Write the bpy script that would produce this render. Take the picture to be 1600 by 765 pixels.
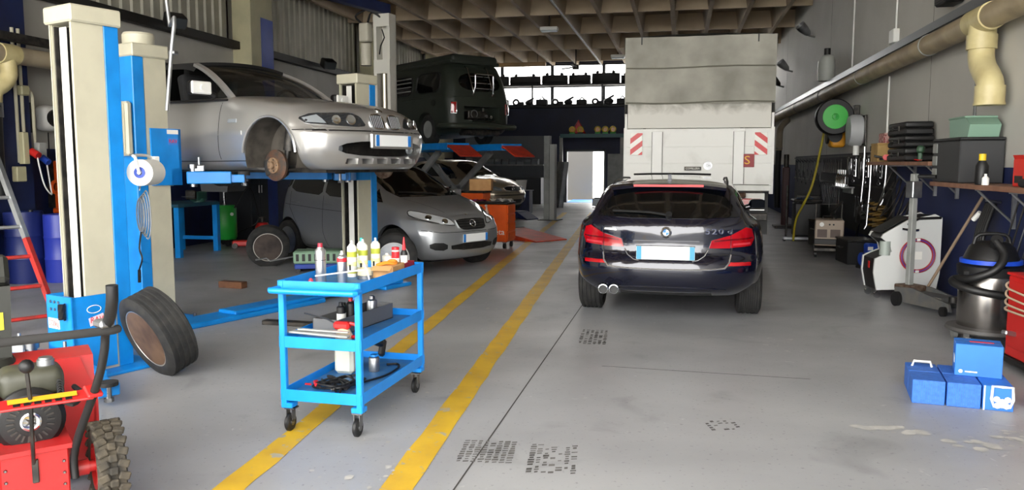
import bpy, bmesh, math, random
from math import sin, cos, pi, radians as R
from mathutils import Vector as V, Matrix as M
from mathutils.bvhtree import BVHTree
random.seed(7)
for o in list(bpy.data.objects): bpy.data.objects.remove(o)
scn = bpy.context.scene
COL = scn.collection
# ---------------------------------------------------------------- camera
cam = bpy.data.cameras.new('camera'); camo = bpy.data.objects.new('camera', cam); COL.objects.link(camo)
cam.sensor_width = 36.0; cam.lens = 36.0*1250/1600; cam.clip_end = 300; cam.clip_start = 0.05
camo.location = (0, 0, 1.54); camo.rotation_euler = (R(90-5.824), 0, R(11.778))
scn.camera = camo
# ---------------------------------------------------------------- sky and exposure
w = bpy.data.worlds.new('sky'); scn.world = w; w.use_nodes = True
bg = w.node_tree.nodes['Background']; bg.inputs[0].default_value = (1.0, 0.985, 0.95, 1); bg.inputs[1].default_value = 3.6
vs = scn.view_settings; vs.view_transform = 'Standard'; vs.look = 'None'; vs.gamma = 1; vs.use_curve_mapping = False; vs.exposure = 1.68
# all light is daylight: the front gate behind the camera stands open to the sky, as do the end windows and the yard door
# ---------------------------------------------------------------- materials
def lin(h):
    if isinstance(h, str):
        h = h.lstrip('#'); c = [int(h[i:i+2], 16)/255 for i in (0, 2, 4)]
    else: c = h
    return tuple((x/12.92 if x <= .04045 else ((x+.055)/1.055)**2.4) for x in c)+(1,)
MATS = {}
def mat(name, col='#808080', rough=.5, metal=0., col2=None, scale=4., bump=0., bscale=None, coat=0., alpha=1., emit=None, es=1., spec=.5, detail=4., lo=.4, hi=.65, trans=0., rvar=0.):
    if name in MATS: return MATS[name]
    m = bpy.data.materials.new(name); m.use_nodes = True; nt = m.node_tree; b = nt.nodes['Principled BSDF']
    b.inputs['Base Color'].default_value = lin(col); b.inputs['Roughness'].default_value = rough; b.inputs['Metallic'].default_value = metal
    b.inputs['Coat Weight'].default_value = coat; b.inputs['Coat Roughness'].default_value = .05
    b.inputs['Alpha'].default_value = alpha; b.inputs['Specular IOR Level'].default_value = spec; b.inputs['Transmission Weight'].default_value = trans
    if emit: b.inputs['Emission Color'].default_value = lin(emit); b.inputs['Emission Strength'].default_value = es
    if col2 or bump or rvar:
        tc = nt.nodes.new('ShaderNodeTexCoord'); n = nt.nodes.new('ShaderNodeTexNoise'); n.inputs['Scale'].default_value = scale; n.inputs['Detail'].default_value = detail
        nt.links.new(tc.outputs['Object'], n.inputs['Vector'])
        if col2:
            r = nt.nodes.new('ShaderNodeValToRGB'); r.color_ramp.elements[0].position = lo; r.color_ramp.elements[1].position = hi
            r.color_ramp.elements[0].color = lin(col); r.color_ramp.elements[1].color = lin(col2)
            nt.links.new(n.outputs['Fac'], r.inputs[0]); nt.links.new(r.outputs[0], b.inputs['Base Color'])
        if rvar:
            mr = nt.nodes.new('ShaderNodeMapRange'); mr.inputs[1].default_value = .3; mr.inputs[2].default_value = .7
            mr.inputs[3].default_value = max(0, rough-rvar); mr.inputs[4].default_value = min(1, rough+rvar)
            nt.links.new(n.outputs['Fac'], mr.inputs[0]); nt.links.new(mr.outputs[0], b.inputs['Roughness'])
        if bump:
            n2 = nt.nodes.new('ShaderNodeTexNoise'); n2.inputs['Scale'].default_value = bscale or scale*4; n2.inputs['Detail'].default_value = 3
            nt.links.new(tc.outputs['Object'], n2.inputs['Vector'])
            bp = nt.nodes.new('ShaderNodeBump'); bp.inputs['Strength'].default_value = bump; bp.inputs['Distance'].default_value = .01
            nt.links.new(n2.outputs['Fac'], bp.inputs['Height']); nt.links.new(bp.outputs[0], b.inputs['Normal'])
    MATS[name] = m; return m
# ---------------------------------------------------------------- mesh building
class MB:
    def __init__(s): s.v = []; s.f = []; s.mi = []; s.k = 0; s.T = M.Identity(4)
    def add(s, vs, fs):
        b = len(s.v)
        for p in vs: s.v.append(tuple(s.T @ V(p)))
        for f in fs: s.f.append(tuple(i+b for i in f)); s.mi.append(s.k)
        return s
    def box(s, c, d, rot=None, ch=0.):
        hx, hy, hz = d[0]/2, d[1]/2, d[2]/2
        if ch <= 0:
            vs = [(x, y, z) for x in (-hx, hx) for y in (-hy, hy) for z in (-hz, hz)]
            fs = [(0, 1, 3, 2), (4, 6, 7, 5), (0, 4, 5, 1), (2, 3, 7, 6), (0, 2, 6, 4), (1, 5, 7, 3)]
        elif ch >= .028:
            ch = min(ch, hx*.9, hy*.9, hz*.9); bm = bmesh.new(); bmesh.ops.create_cube(bm, size=1, matrix=M.Diagonal((2*hx, 2*hy, 2*hz, 1)))
            bmesh.ops.bevel(bm, geom=bm.edges[:], offset=ch, segments=4, profile=.5, affect='EDGES'); bm.verts.index_update()
            vs = [v.co.copy() for v in bm.verts]; fs = [tuple(v.index for v in f.verts) for f in bm.faces]; bm.free()
        else:
            ch = min(ch, hx*.95, hy*.95, hz*.95)
            bm = bmesh.new()
            for x in (-1, 1):
                for y in (-1, 1):
                    for z in (-1, 1):
                        bm.verts.new((x*(hx-ch), y*(hy-ch), z*hz)); bm.verts.new((x*(hx-ch), y*hy, z*(hz-ch))); bm.verts.new((x*hx, y*(hy-ch), z*(hz-ch)))
            vs, fs = hull_of(bm)
        m = M.Translation(c)
        if rot: m = m @ (rot if isinstance(rot, M) else M.Rotation(rot[2], 4, 'Z') @ M.Rotation(rot[1], 4, 'Y') @ M.Rotation(rot[0], 4, 'X'))
        return s.add([m @ V(p) for p in vs], fs)
    def bx(s, x0, x1, y0, y1, z0, z1, ch=0.): return s.box(((x0+x1)/2, (y0+y1)/2, (z0+z1)/2), (x1-x0, y1-y0, z1-z0), None, ch)
    def cyl(s, a, b, r, r2=None, n=16, caps=True):
        a = V(a); b = V(b); r2 = r if r2 is None else r2; q = (b-a).to_track_quat('Z', 'Y').to_matrix()
        vs = []; 
        for i in range(n):
            d = q @ V((cos(2*pi*i/n), sin(2*pi*i/n), 0)); vs.append(a+d*r); vs.append(b+d*r2)
        fs = [(2*i, 2*((i+1) % n), 2*((i+1) % n)+1, 2*i+1) for i in range(n)]
        if caps: fs += [tuple(2*i for i in range(n))[::-1], tuple(2*i+1 for i in range(n))]
        return s.add(vs, fs)
    def tube(s, pts, r, n=8, closed=False, caps=True, sm=0):
        pts = [V(p) for p in pts]
        if n > 6 and not isinstance(r, (list, tuple)) and r > .011: n = max(n, 12)
        if sm: pts = crom(pts, sm, closed)
        N = len(pts); vs = []; prev = None
        for i, p in enumerate(pts):
            if closed: t = (pts[(i+1) % N]-pts[i-1])
            else: t = pts[min(i+1, N-1)]-pts[max(i-1, 0)]
            t = t.normalized() if t.length > 1e-9 else V((0, 0, 1))
            if prev is None:
                u = t.orthogonal().normalized()
            else:
                u = prev-t*prev.dot(t); u = u.normalized() if u.length > 1e-6 else t.orthogonal().normalized()
            prev = u; w_ = t.cross(u); rr = r[i] if isinstance(r, (list, tuple)) and len(r) == N else (r if not isinstance(r, (list, tuple)) else r[0])
            for j in range(n): vs.append(p+u*(rr*cos(2*pi*j/n))+w_*(rr*sin(2*pi*j/n)))
        fs = []
        for i in range(N if closed else N-1):
            for j in range(n):
                a = i*n+j; b = i*n+(j+1) % n; c = ((i+1) % N)*n+(j+1) % n; d = ((i+1) % N)*n+j; fs.append((a, b, c, d))
        if caps and not closed: fs += [tuple(range(n))[::-1], tuple((N-1)*n+j for j in range(n))]
        return s.add(vs, fs)
    def lathe(s, prof, n=24, o=(0, 0, 0), ax='Z', closed=False):
        q = {'Z': M.Identity(3), 'X': M.Rotation(pi/2, 3, 'Y'), 'Y': M.Rotation(-pi/2, 3, 'X')}[ax] if isinstance(ax, str) else V(ax).to_track_quat('Z', 'Y').to_matrix()
        o = V(o); vs = []; K = len(prof)
        for i in range(n):
            c, d = cos(2*pi*i/n), sin(2*pi*i/n)
            for r, z in prof: vs.append(o+q @ V((r*c, r*d, z)))
        fs = []
        for i in range(n):
            for j in range(K if closed else K-1):
                a = i*K+j; b = ((i+1) % n)*K+j; c = ((i+1) % n)*K+(j+1) % K; d = i*K+(j+1) % K; fs.append((a, b, c, d))
        if not closed:
            if prof[0][0] > 1e-6: fs.append(tuple(i*K for i in range(n))[::-1])
            if prof[-1][0] > 1e-6: fs.append(tuple(i*K+K-1 for i in range(n)))
        return s.add(vs, fs)
    def prism(s, poly, h0, h1, pl='xy'):
        f = {'xy': lambda a, b, h: (a, b, h), 'xz': lambda a, b, h: (a, h, b), 'yz': lambda a, b, h: (h, a, b)}[pl]
        n = len(poly); vs = [f(a, b, h0) for a, b in poly]+[f(a, b, h1) for a, b in poly]
        fs = [tuple(range(n))[::-1], tuple(range(n, 2*n))]+[(i, (i+1) % n, (i+1) % n+n, i+n) for i in range(n)]
        return s.add(vs, fs)
    def grid(s, rows, cu=False, cv=False):
        nu = len(rows); nv = len(rows[0]); vs = [p for r in rows for p in r]; fs = []
        for i in range(nu if cu else nu-1):
            for j in range(nv if cv else nv-1):
                fs.append((i*nv+j, ((i+1) % nu)*nv+j, ((i+1) % nu)*nv+(j+1) % nv, i*nv+(j+1) % nv))
        return s.add(vs, fs)
    def sph(s, c, r, n=12, sc=(1, 1, 1)):
        pr = [(max(1e-7, sin(pi*i/(n//2))), -cos(pi*i/(n//2))) for i in range(n//2+1)]
        t = s.T; s.T = t @ M.Translation(c) @ M.Diagonal((r*sc[0], r*sc[1], r*sc[2], 1)); s.lathe(pr, n); s.T = t; return s
    def torus(s, c, ra, rb, n=24, k=8, ax='Z'): return s.lathe([(ra+rb*cos(2*pi*j/k), rb*sin(2*pi*j/k)) for j in range(k)], n, c, ax, True)
    def mesh(s, name, mats, ang=35, fixn=True):
        me = bpy.data.meshes.new(name); me.from_pydata(s.v, [], s.f); me.validate()
        mats = mats if isinstance(mats, (list, tuple)) else [mats]
        for m in mats: me.materials.append(m)
        if len(mats) > 1 and len(me.polygons) == len(s.mi): me.polygons.foreach_set('material_index', s.mi)
        if fixn:
            bm = bmesh.new(); bm.from_mesh(me); bmesh.ops.recalc_face_normals(bm, faces=bm.faces); bm.to_mesh(me); bm.free()
        me.polygons.foreach_set('use_smooth', [True]*len(me.polygons)); me.set_sharp_from_angle(angle=R(ang)); return me
def hull_of(bm):
    r = bmesh.ops.convex_hull(bm, input=bm.verts[:]); bmesh.ops.dissolve_limit(bm, angle_limit=.01, verts=bm.verts, edges=bm.edges)
    bm.verts.index_update(); vs = [v.co.copy() for v in bm.verts]; fs = [tuple(v.index for v in f.verts) for f in bm.faces]; bm.free(); return vs, fs
def crom(pts, k=4, closed=False):
    N = len(pts); out = []
    g = (lambda i: pts[i % N]) if closed else (lambda i: pts[max(0, min(N-1, i))])
    for i in range(N if closed else N-1):
        a, b, c, d = g(i-1), g(i), g(i+1), g(i+2)
        for j in range(k):
            t = j/k; out.append(.5*((2*b)+(c-a)*t+(2*a-5*b+4*c-d)*t*t+(3*b-a-3*c+d)*t**3))
    if not closed: out.append(pts[-1])
    return out
def obj(name, data, parent=None, loc=None, rot=None, label=None):
    o = bpy.data.objects.new(name, data); COL.objects.link(o)
    if parent: o.parent = parent
    if loc is not None: o.location = loc
    if rot is not None: o.rotation_euler = rot
    if label: o['label'] = label
    return o
def part(name, mb, m, parent, loc=None, rot=None, label=None, ang=35):
    return obj(name, mb.mesh(name, m, ang), parent, loc, rot, label)
def tag(o, label, cat, group=None):
    o['label'] = label; o['category'] = cat; o['kind'] = 'thing'
    if group: o['group'] = group
    return o
def thing(name, label, cat, loc=(0, 0, 0), rz=0., group=None):
    return tag(obj(name, None, None, loc, (0, 0, rz)), label, cat, group)
def single(name, mb, m, label, cat, loc=None, rot=None, group=None, ang=35):
    return tag(part(name, mb, m, None, loc, rot, None, ang), label, cat, group)
def struct(name, mb, m, parent=None, label=None, ang=35):
    o = part(name, mb, m, parent, ang=ang)
    if not parent: o['kind'] = 'structure'
    if label: o['label'] = label
    return o
def dup(o, loc, rz=None, label=None, rot=None):
    def cp(a, p):
        c = a.copy(); COL.objects.link(c); c.parent = p
        for ch in KIDS(a): cp(ch, c)
        return c
    r = cp(o, None); r.location = loc
    if rz is not None: r.rotation_euler = (0, 0, rz)
    if rot is not None: r.rotation_euler = rot
    if label: r['label'] = label
    return r
def KIDS(a): return [x for x in list(COL.objects) if x.parent == a]
def text_mesh(body, size, name, m, parent=None, loc=(0, 0, 0), rot=(0, 0, 0), ext=.001, align='CENTER', sx=1., shear=0., label=None):
    cu = bpy.data.curves.new(name, 'FONT'); cu.body = body; cu.size = size; cu.extrude = ext; cu.align_x = align; cu.align_y = 'CENTER'; cu.shear = shear; cu.resolution_u = 3
    t = bpy.data.objects.new(name+'_tmp', cu); COL.objects.link(t); dg = bpy.context.evaluated_depsgraph_get(); me = bpy.data.meshes.new_from_object(t.evaluated_get(dg))
    bpy.data.objects.remove(t); me.transform(M.Diagonal((sx, 1, 1, 1))); me.materials.clear(); me.materials.append(m); me.name = name
    return obj(name, me, parent, loc, rot, label)
def boolean(me, cutters):
    o = bpy.data.objects.new('tmp', me); COL.objects.link(o); cs = []
    for cm in cutters:
        c = bpy.data.objects.new('cut', cm); COL.objects.link(c); cs.append(c)
        md = o.modifiers.new('b', 'BOOLEAN'); md.operation = 'DIFFERENCE'; md.solver = 'EXACT'; md.object = c
    dg = bpy.context.evaluated_depsgraph_get(); r = bpy.data.meshes.new_from_object(o.evaluated_get(dg))
    for c in cs+[o]: bpy.data.objects.remove(c)
    r.polygons.foreach_set('use_smooth', [True]*len(r.polygons)); r.set_sharp_from_angle(angle=R(32)); return r
m_cream = mat('cream_paint', '#bdb9a4', .45, col2='#b2ae9a', scale=3, bump=.03)
m_liftblue = mat('lift_blue_paint', '#0f86d8', .38, col2='#0c78c6', scale=5, lo=.35, hi=.7, bump=.03)
m_trolley = mat('trolley_blue_paint', '#0f8ae6', .38, col2='#0d7ed8', scale=6, lo=.35, hi=.75)
m_traytop = mat('worn_tray', '#2a6fae', .5, col2='#5f86a6', scale=9, lo=.45, hi=.8)
m_navy = mat('navy_paint', '#16234e', .5, col2='#101a3c', scale=3)
m_royal = mat('royal_blue_paint', '#1c3fa0', .45, col2='#18368c', scale=4)
m_black = mat('black_plastic', '#121213', .5, bump=.05, scale=20)
m_rubber = mat('tyre_rubber', '#1b1b1c', .8, col2='#2a2927', scale=12, bump=.15, bscale=60)
m_dirtrubber = mat('muddy_rubber', '#4a4337', .9, col2='#2a2722', scale=14, bump=.3)
m_steel = mat('steel', '#8b8c8e', .32, 1., rvar=.1, scale=8)
m_chrome = mat('chrome', '#d6d8da', .1, 1.)
m_dsteel = mat('dark_steel', '#3b3a39', .5, .8, col2='#57534e', scale=10)
m_rust = mat('rusty_steel', '#4c3324', .75, .4, col2='#77685a', scale=14, bump=.2)
m_alu = mat('aluminium', '#a9abad', .4, .9, col2='#8f9193', scale=6)
m_gray = mat('grey_paint', '#8d8f8c', .5, col2='#7d7f7c', scale=4)
m_white = mat('white_plastic', '#e4e4e0', .45)
m_red = mat('red_paint', '#c2211f', .4, col2='#a81a1a', scale=6, lo=.45, hi=.8, bump=.04)
m_snowred = mat('snowblower_red', '#ad1e1e', .42, col2='#97322c', scale=5, lo=.5, hi=.8)
m_orange = mat('orange_paint', '#e25a17', .42, col2='#cf4f12', scale=4)
m_rampred = mat('ramp_red_paint', '#c93a24', .55, col2='#a93322', scale=5)
m_yellow = mat('yellow_plastic', '#d9b81e', .5)
m_green = mat('green_paint', '#1f9a35', .4)
m_wood = mat('wood_board', '#7b5642', .6, col2='#8d6650', scale=6)
m_card = mat('cardboard', '#c79a66', .8, col2='#b98a58', scale=6)
m_silver = mat('silver_car_paint', '#adacaa', .28, .65, coat=.8)
m_silver2 = mat('silver_grey_car_paint', '#a4a7aa', .3, .65, coat=.8)
m_champ = mat('champagne_car_paint', '#a59a86', .32, .7, coat=.8)
m_dkblue = mat('dark_blue_car_paint', '#070b1f', .2, .3, coat=1.)
m_army = mat('army_green_paint', '#2c322b', .45, col2='#262b25', scale=3)
m_glass = mat('dark_glass', '#06080a', .04, 0, spec=.6, coat=.3)
m_lens = mat('lamp_lens', '#8f959a', .12, .2)
m_redlens = mat('red_lens', '#8c0710', .12, 0, coat=.6, col2='#a80c16', scale=3)
m_plate = mat('number_plate_white', '#e9ecec', .4)
m_plateblue = mat('number_plate_blue', '#2b78c8', .4)
m_cloth = mat('black_cloth', '#17181a', .9, bump=.2, scale=30)
m_canvas = mat('truck_canvas', '#85837a', .8, col2='#adaba0', scale=1.6, bump=.2, bscale=4, detail=10, lo=.35, hi=.7)
m_truckwhite = mat('truck_board', '#e4e4df', .55, col2='#c2c1b9', scale=2.2, detail=8, lo=.55, hi=.85)
m_paper = mat('paper', '#e6e5df', .8)
m_pvc = mat('cream_pvc', '#cbbf8f', .45, col2='#b9ab7c', scale=5)
m_pipe = mat('beige_duct', '#a3967f', .5, col2='#8d816d', scale=3)
# ================================================================ the setting
ORD = 'first second third fourth fifth sixth seventh eighth ninth tenth eleventh twelfth thirteenth fourteenth fifteenth sixteenth seventeenth eighteenth nineteenth twentieth twenty-first twenty-second twenty-third twenty-fourth twenty-fifth twenty-sixth'.split()
XL, XR, YB, ZR = -9.0, 3.1, 31.5, 5.35
def nodes_of(m): return m.node_tree, m.node_tree.nodes, m.node_tree.links, m.node_tree.nodes['Principled BSDF']
def noise(nt, scale, detail=4, vec=None, dist=0.):
    n = nt.nodes.new('ShaderNodeTexNoise'); n.inputs['Scale'].default_value = scale; n.inputs['Detail'].default_value = detail; n.inputs['Distortion'].default_value = dist
    if vec: nt.links.new(vec, n.inputs['Vector'])
    return n.outputs['Fac']
def ramp(nt, fac, stops):
    r = nt.nodes.new('ShaderNodeValToRGB'); e = r.color_ramp.elements
    e[0].position, e[0].color = stops[0][0], lin(stops[0][1]); e[1].position, e[1].color = stops[-1][0], lin(stops[-1][1])
    for p, c in stops[1:-1]: x = e.new(p); x.color = lin(c)
    nt.links.new(fac, r.inputs[0]); return r.outputs[0]
def mixc(nt, fac, a, b, mode='MIX'):
    m = nt.nodes.new('ShaderNodeMix'); m.data_type = 'RGBA'; m.blend_type = mode
    for sock, v in ((m.inputs[0], fac), (m.inputs[6], a), (m.inputs[7], b)):
        if hasattr(v, 'is_output'): nt.links.new(v, sock)
        elif isinstance(v, (int, float)): sock.default_value = v
        else: sock.default_value = lin(v)
    return m.outputs[2]
# concrete floor
m_floor = mat('concrete_floor', '#777777', .42); nt, N, L, b = nodes_of(m_floor)
tc = N.new('ShaderNodeTexCoord').outputs['Object']
c = ramp(nt, noise(nt, .55, 6, tc, .4), [(.3, '#8a8b8d'), (.5, '#98999b'), (.72, '#a6a7a8')])
st = ramp(nt, noise(nt, 1.7, 8, tc, .8), [(.26, '#6c6b6a'), (.40, '#ffffff'), (1, '#ffffff')]); c = mixc(nt, .3, c, st, 'MULTIPLY')
ch = ramp(nt, noise(nt, 9, 8, tc, 1.5), [(0, '#000000'), (.66, '#000000'), (.72, '#ffffff')]); area = ramp(nt, noise(nt, .8, 3, tc), [(.5, '#000000'), (.62, '#ffffff')])
mm = N.new('ShaderNodeMath'); mm.operation = 'MULTIPLY'; L.new(ch, mm.inputs[0]); L.new(area, mm.inputs[1]); c = mixc(nt, mm.outputs[0], c, '#b9b9b6')
sp = ramp(nt, noise(nt, 38, 3, tc), [(.3, '#606060'), (.36, '#ffffff'), (1, '#ffffff')]); c = mixc(nt, .35, c, sp, 'MULTIPLY')
L.new(c, b.inputs['Base Color'])
rr = N.new('ShaderNodeMapRange'); rr.inputs[1].default_value = .3; rr.inputs[2].default_value = .7; rr.inputs[3].default_value = .32; rr.inputs[4].default_value = .55; L.new(noise(nt, 1.3, 6, tc), rr.inputs[0]); L.new(rr.outputs[0], b.inputs['Roughness'])
floor = struct('floor', MB().bx(XL-.2, XR+.2, -1.5, YB+.2, -.2, 0), m_floor, label='worn grey concrete workshop floor')
# lane lines
m_line = mat('yellow_line_paint', '#c9a327', .5); nt, N, L, b = nodes_of(m_line); tc = N.new('ShaderNodeTexCoord').outputs['Object']
c = ramp(nt, noise(nt, 3, 6, tc), [(.3, '#b8922a'), (.6, '#cfa92b')]); wv = ramp(nt, noise(nt, 14, 8, tc, 1), [(0, '#000000'), (.62, '#000000'), (.68, '#ffffff')]); c = mixc(nt, wv, c, '#a09a86'); L.new(c, b.inputs['Base Color'])
for (x0, y0, x1, y1, wd) in ((-1.95, 1.6, -3.5, 25.0, .075), (-1.17, 1.6, -2.66, 25.2, .08)):
    rows = []; n = 90
    for i in range(n+1):
        t = i/n; x = x0+(x1-x0)*t; y = y0+(y1-y0)*t; rows.append([(x-wd+random.uniform(-.006, .006), y, .0025), (x+wd+random.uniform(-.008, .008), y, .0025)])
    mb = MB().grid(rows); o = obj('lane_line', mb.mesh('lane_line', m_line), floor, label='worn yellow line painted along the floor')
m_joint = mat('floor_joint', '#3a3835', .9)
for (x0, y0, x1, y1) in ((-1.02, 1.5, -.98, 31), (-9, 12.2, 3, 12.2), (-.55, 6.0, .95, 5.93)):
    d = V((x1-x0, y1-y0)).normalized(); nn = V((-d.y, d.x))*.0045
    part('floor_joint', MB().add([(x0-nn.x, y0-nn.y, .0015), (x0+nn.x, y0+nn.y, .0015), (x1+nn.x, y1+nn.y, .0015), (x1-nn.x, y1-nn.y, .0015)], [(0, 1, 2, 3)]), m_joint, floor)
# rubber tyre marks: rows of little tread blocks
m_mark = mat('tyre_mark_rubber', '#3f3d3b', .85, col2='#6a6866', scale=9, lo=.35, hi=.6)
def tread_mark(x, y, wd, ln, rz, dens):
    mb = MB(); rnd = random.Random(int(x*100+y*7))
    T = M.Translation((x, y, 0)) @ M.Rotation(rz, 4, 'Z'); mb.T = T
    nx = max(3, int(wd/.036)); ny = max(3, int(ln/.032))
    for i in range(nx):
        for j in range(ny):
            if rnd.random() > dens: continue
            cx = (i+.5)/nx*wd-wd/2; cy = (j+.5)/ny*ln-ln/2; sx = .014*rnd.uniform(.6, 1.2); sy = .012*rnd.uniform(.5, 1.2)
            mb.add([(cx-sx, cy-sy, .0016), (cx+sx, cy-sy+.006, .0016), (cx+sx, cy+sy+.006, .0016), (cx-sx, cy+sy, .0016)], [(0, 1, 2, 3)])
    o = part('tyre_mark', mb, m_mark, floor, label='dark block pattern of a tyre print on the concrete'); o['kind'] = 'stuff'
tread_mark(-.98, 4.05, .30, .34, .1, .95); tread_mark(-.62, 4.02, .26, .42, .1, .6); tread_mark(-.72, 7.02, .25, .6, .05, .7); tread_mark(-.82, 3.35, .16, .2, .1, .6); tread_mark(.28, 4.75, .2, .18, .3, .55)
chips = MB(); rc_ = random.Random(21)
for i in range(150):
    if i < 60: yy = rc_.uniform(3.2, 9.5); xx = -1.29-.0627*(yy-3.47)-.09+rc_.gauss(-.02, .03)
    else: yy = rc_.uniform(3.0, 10.5); xx = rc_.uniform(-2.0, -1.35)-.06*(yy-3.4)
    s_ = rc_.uniform(.006, .018)*(1 if rc_.random() < .8 else 1.6); k = rc_.randint(5, 7); a0 = rc_.random()*6
    chips.add([(xx+s_*rc_.uniform(.4, 1.3)*cos(a0+2*pi*j/k), yy+s_*1.3*rc_.uniform(.4, 1.3)*sin(a0+2*pi*j/k), .0030) for j in range(k)], [tuple(range(k))])
for cx, cy, n_ in ((1.25, 4.85, 22), (1.62, 4.72, 14), (1.95, 4.9, 22)):
    for i in range(n_): xx, yy, s_ = cx+rc_.gauss(0, .10), cy+rc_.gauss(0, .05), rc_.uniform(.015, .05); chips.add([(xx+s_*rc_.uniform(.6, 1.4)*cos(2*pi*j/7), yy+s_*rc_.uniform(.4, 1.)*sin(2*pi*j/7), .0030+i*1e-5) for j in range(7)], [tuple(range(7))])
o = part('floor_chips', chips, mat('bare_concrete', '#b3b1ac', .85, col2='#a2a19e', scale=12), floor, label='pale chips of bare concrete'); o['kind'] = 'stuff'
# right wall: grey above, navy below
m_wallr = mat('painted_wall', '#8a8882', .7); nt, N, L, b = nodes_of(m_wallr); tc = N.new('ShaderNodeTexCoord').outputs['Object']
sx = N.new('ShaderNodeSeparateXYZ'); L.new(tc, sx.inputs[0]); gt = N.new('ShaderNodeMath'); gt.operation = 'GREATER_THAN'; gt.inputs[1].default_value = 1.5; L.new(sx.outputs[2], gt.inputs[0])
up_ = ramp(nt, noise(nt, .7, 6, tc), [(.3, '#b0aea7'), (.7, '#bfbdb6')]); lo_ = ramp(nt, noise(nt, 1.5, 6, tc), [(.3, '#141f47'), (.7, '#1b2856')])
L.new(mixc(nt, gt.outputs[0], lo_, up_), b.inputs['Base Color'])
wr = struct('wall_right', MB().bx(XR, XR+.25, -1.5, YB+.25, 0, 6.1), m_wallr, label='long side wall, grey above and navy below')
for y in (4.0, 11.2, 18.4, 25.6): part('panel_joint', MB().bx(XR-.002, XR+.01, y-.006, y+.006, 1.5, 5.8), mat('joint_grey', '#6b6963', .8), wr)
# left wall
wl = struct('wall_left', MB().bx(XL-.25, XL, -1.5, YB+.25, 0, 3.9), mat('block_wall', '#b9b7b0', .75, col2='#adaba3', scale=1.2, bump=.08), label='grey block side wall below corrugated cladding')
part('lower_paint', MB().bx(XL, XL+.006, 6, YB, 0, 1.75), m_navy, wl, label='navy painted lower band')
mcor = mat('corrugated_cladding', '#b7b4a6', .55, .1, col2='#a3a092', scale=1.5)
pil = [8.9, 15.62, 22.3, 28.4]
edges = [2.8]+[e for y in pil for e in (y-.45, y+.45)]+[YB]
for a, bb in zip(edges[0::2], edges[1::2]):
    rows = [[], []]; y = a; k = 0
    while y < bb:
        for dy, dx in ((0, 0), (.16, 0), (.19, .035), (.23, .035), (.26, 0)):
            yy = min(y+dy, bb); rows[0].append((XL-.12+dx, yy, 3.95)); rows[1].append((XL-.12+dx, yy, 6.0))
        y += .27
    part('corrugated_sheet', MB().grid(rows), mcor, wl, ang=20)
part('cladding_back', MB().bx(XL-.25, XL-.14, -1.5, YB+.25, 3.9, 6.1), mcor, wl)
for i, y in enumerate(pil):
    part('pilaster', MB().bx(XL, XL+.42, y-.45, y+.45, 0, 5.9, .01), m_navy if i == 0 else mat('pilaster_cream', '#bab493', .6, col2='#aaa587', scale=2), wl, label='tall concrete pilaster')
    if i == 1: part('pilaster_paint', MB().bx(XL+.42, XL+.427, y-.05, y+.45, 0, 4.55), m_royal, wl, label='royal blue painted lower face')
# back wall with window band and doorway
m_back = mat('back_wall_navy', '#121c3c', .6, col2='#0e1630', scale=1.5)
DX0, DX1, DZ = -4.42, -2.83, 2.07
wb = struct('wall_back', MB().bx(XL-.2, DX0, YB, YB+.25, 0, 3.78).bx(DX1, XR+.2, YB, YB+.25, 0, 3.78).bx(DX0, DX1, YB, YB+.25, DZ, 3.78).bx(XL-.2, XR+.2, YB, YB+.25, 5.42, 6.1), m_back, label='navy end wall under a strip of windows')
wn = struct('window_1', MB().bx(XL, XR, YB+.08, YB+.16, 3.78, 3.86).bx(XL, XR, YB+.08, YB+.16, 4.5, 4.58).bx(XL, XR, YB+.08, YB+.16, 5.34, 5.42), mat('window_frame', '#23262c', .5), label='high strip window across the end wall')
xs = [XL+i*(XR-XL)/6 for i in range(7)]
mg = mat('window_pane_glass', '#eef4ff', .02, 0, alpha=.12)
for i in range(7): part('mullion', MB().bx(xs[i]-.06, xs[i]+.06, YB+.06, YB+.18, 3.86, 5.34), MATS['window_frame'], wn)
for i in range(6):
    for z0, z1 in ((3.86, 4.5), (4.58, 5.34)): part('window_pane', MB().bx(xs[i]+.06, xs[i+1]-.06, YB+.115, YB+.121, z0, z1), mg, wn)
dr = struct('door_1', MB().bx(DX0, DX0+.07, YB-.03, YB+.27, 0, DZ).bx(DX1-.07, DX1, YB-.03, YB+.27, 0, DZ).bx(DX0, DX1, YB-.03, YB+.27, DZ-.07, DZ), mat('door_frame', '#3c3f42', .5), label='open doorway to the yard in the end wall')
struct('wall_yard', MB().bx(-7.5, -3.62, 34.2, 34.5, -.05, 3.2), mat('yard_wall', '#7f7b73', .8), label='pale yard wall seen through the doorway')
part('threshold', MB().bx(DX0, DX1, YB-.05, YB+2.4, -.015, .012), mat('threshold_blue', '#3c6fae', .5), dr)
# ceiling: slab with deep ribs
m_ceil = mat('ceiling_concrete', '#8a7963', .8, col2='#a08d74', scale=.8, detail=6, bump=.1)
m_rib = mat('rib_concrete', '#b5a38a', .8, col2='#c4b39a', scale=1.2, detail=6)
ce = struct('ceiling', MB().bx(XL-.25, XR+.25, -1.5, YB+.25, 5.85, 6.1), m_ceil, label='coffered concrete roof slab')
x = -8.62
while x < XR:
    part('ceiling_rib', MB().prism([(x-.05, ZR), (x+.05, ZR), (x+.12, 5.86), (x-.12, 5.86)], -1.4, YB, 'xz'), m_rib, ce); x += .93
y = 2.05
while y < YB:
    part('cross_rib', MB().prism([(y-.05, ZR+.03), (y+.05, ZR+.03), (y+.10, 5.86), (y-.10, 5.86)], XL, XR, 'yz'), m_rib, ce); y += 3.18
part('ceiling_conduit', MB().cyl((-3.0, 2, 5.3), (-3.0, YB, 5.3), .025, n=8), m_gray, ce)
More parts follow.
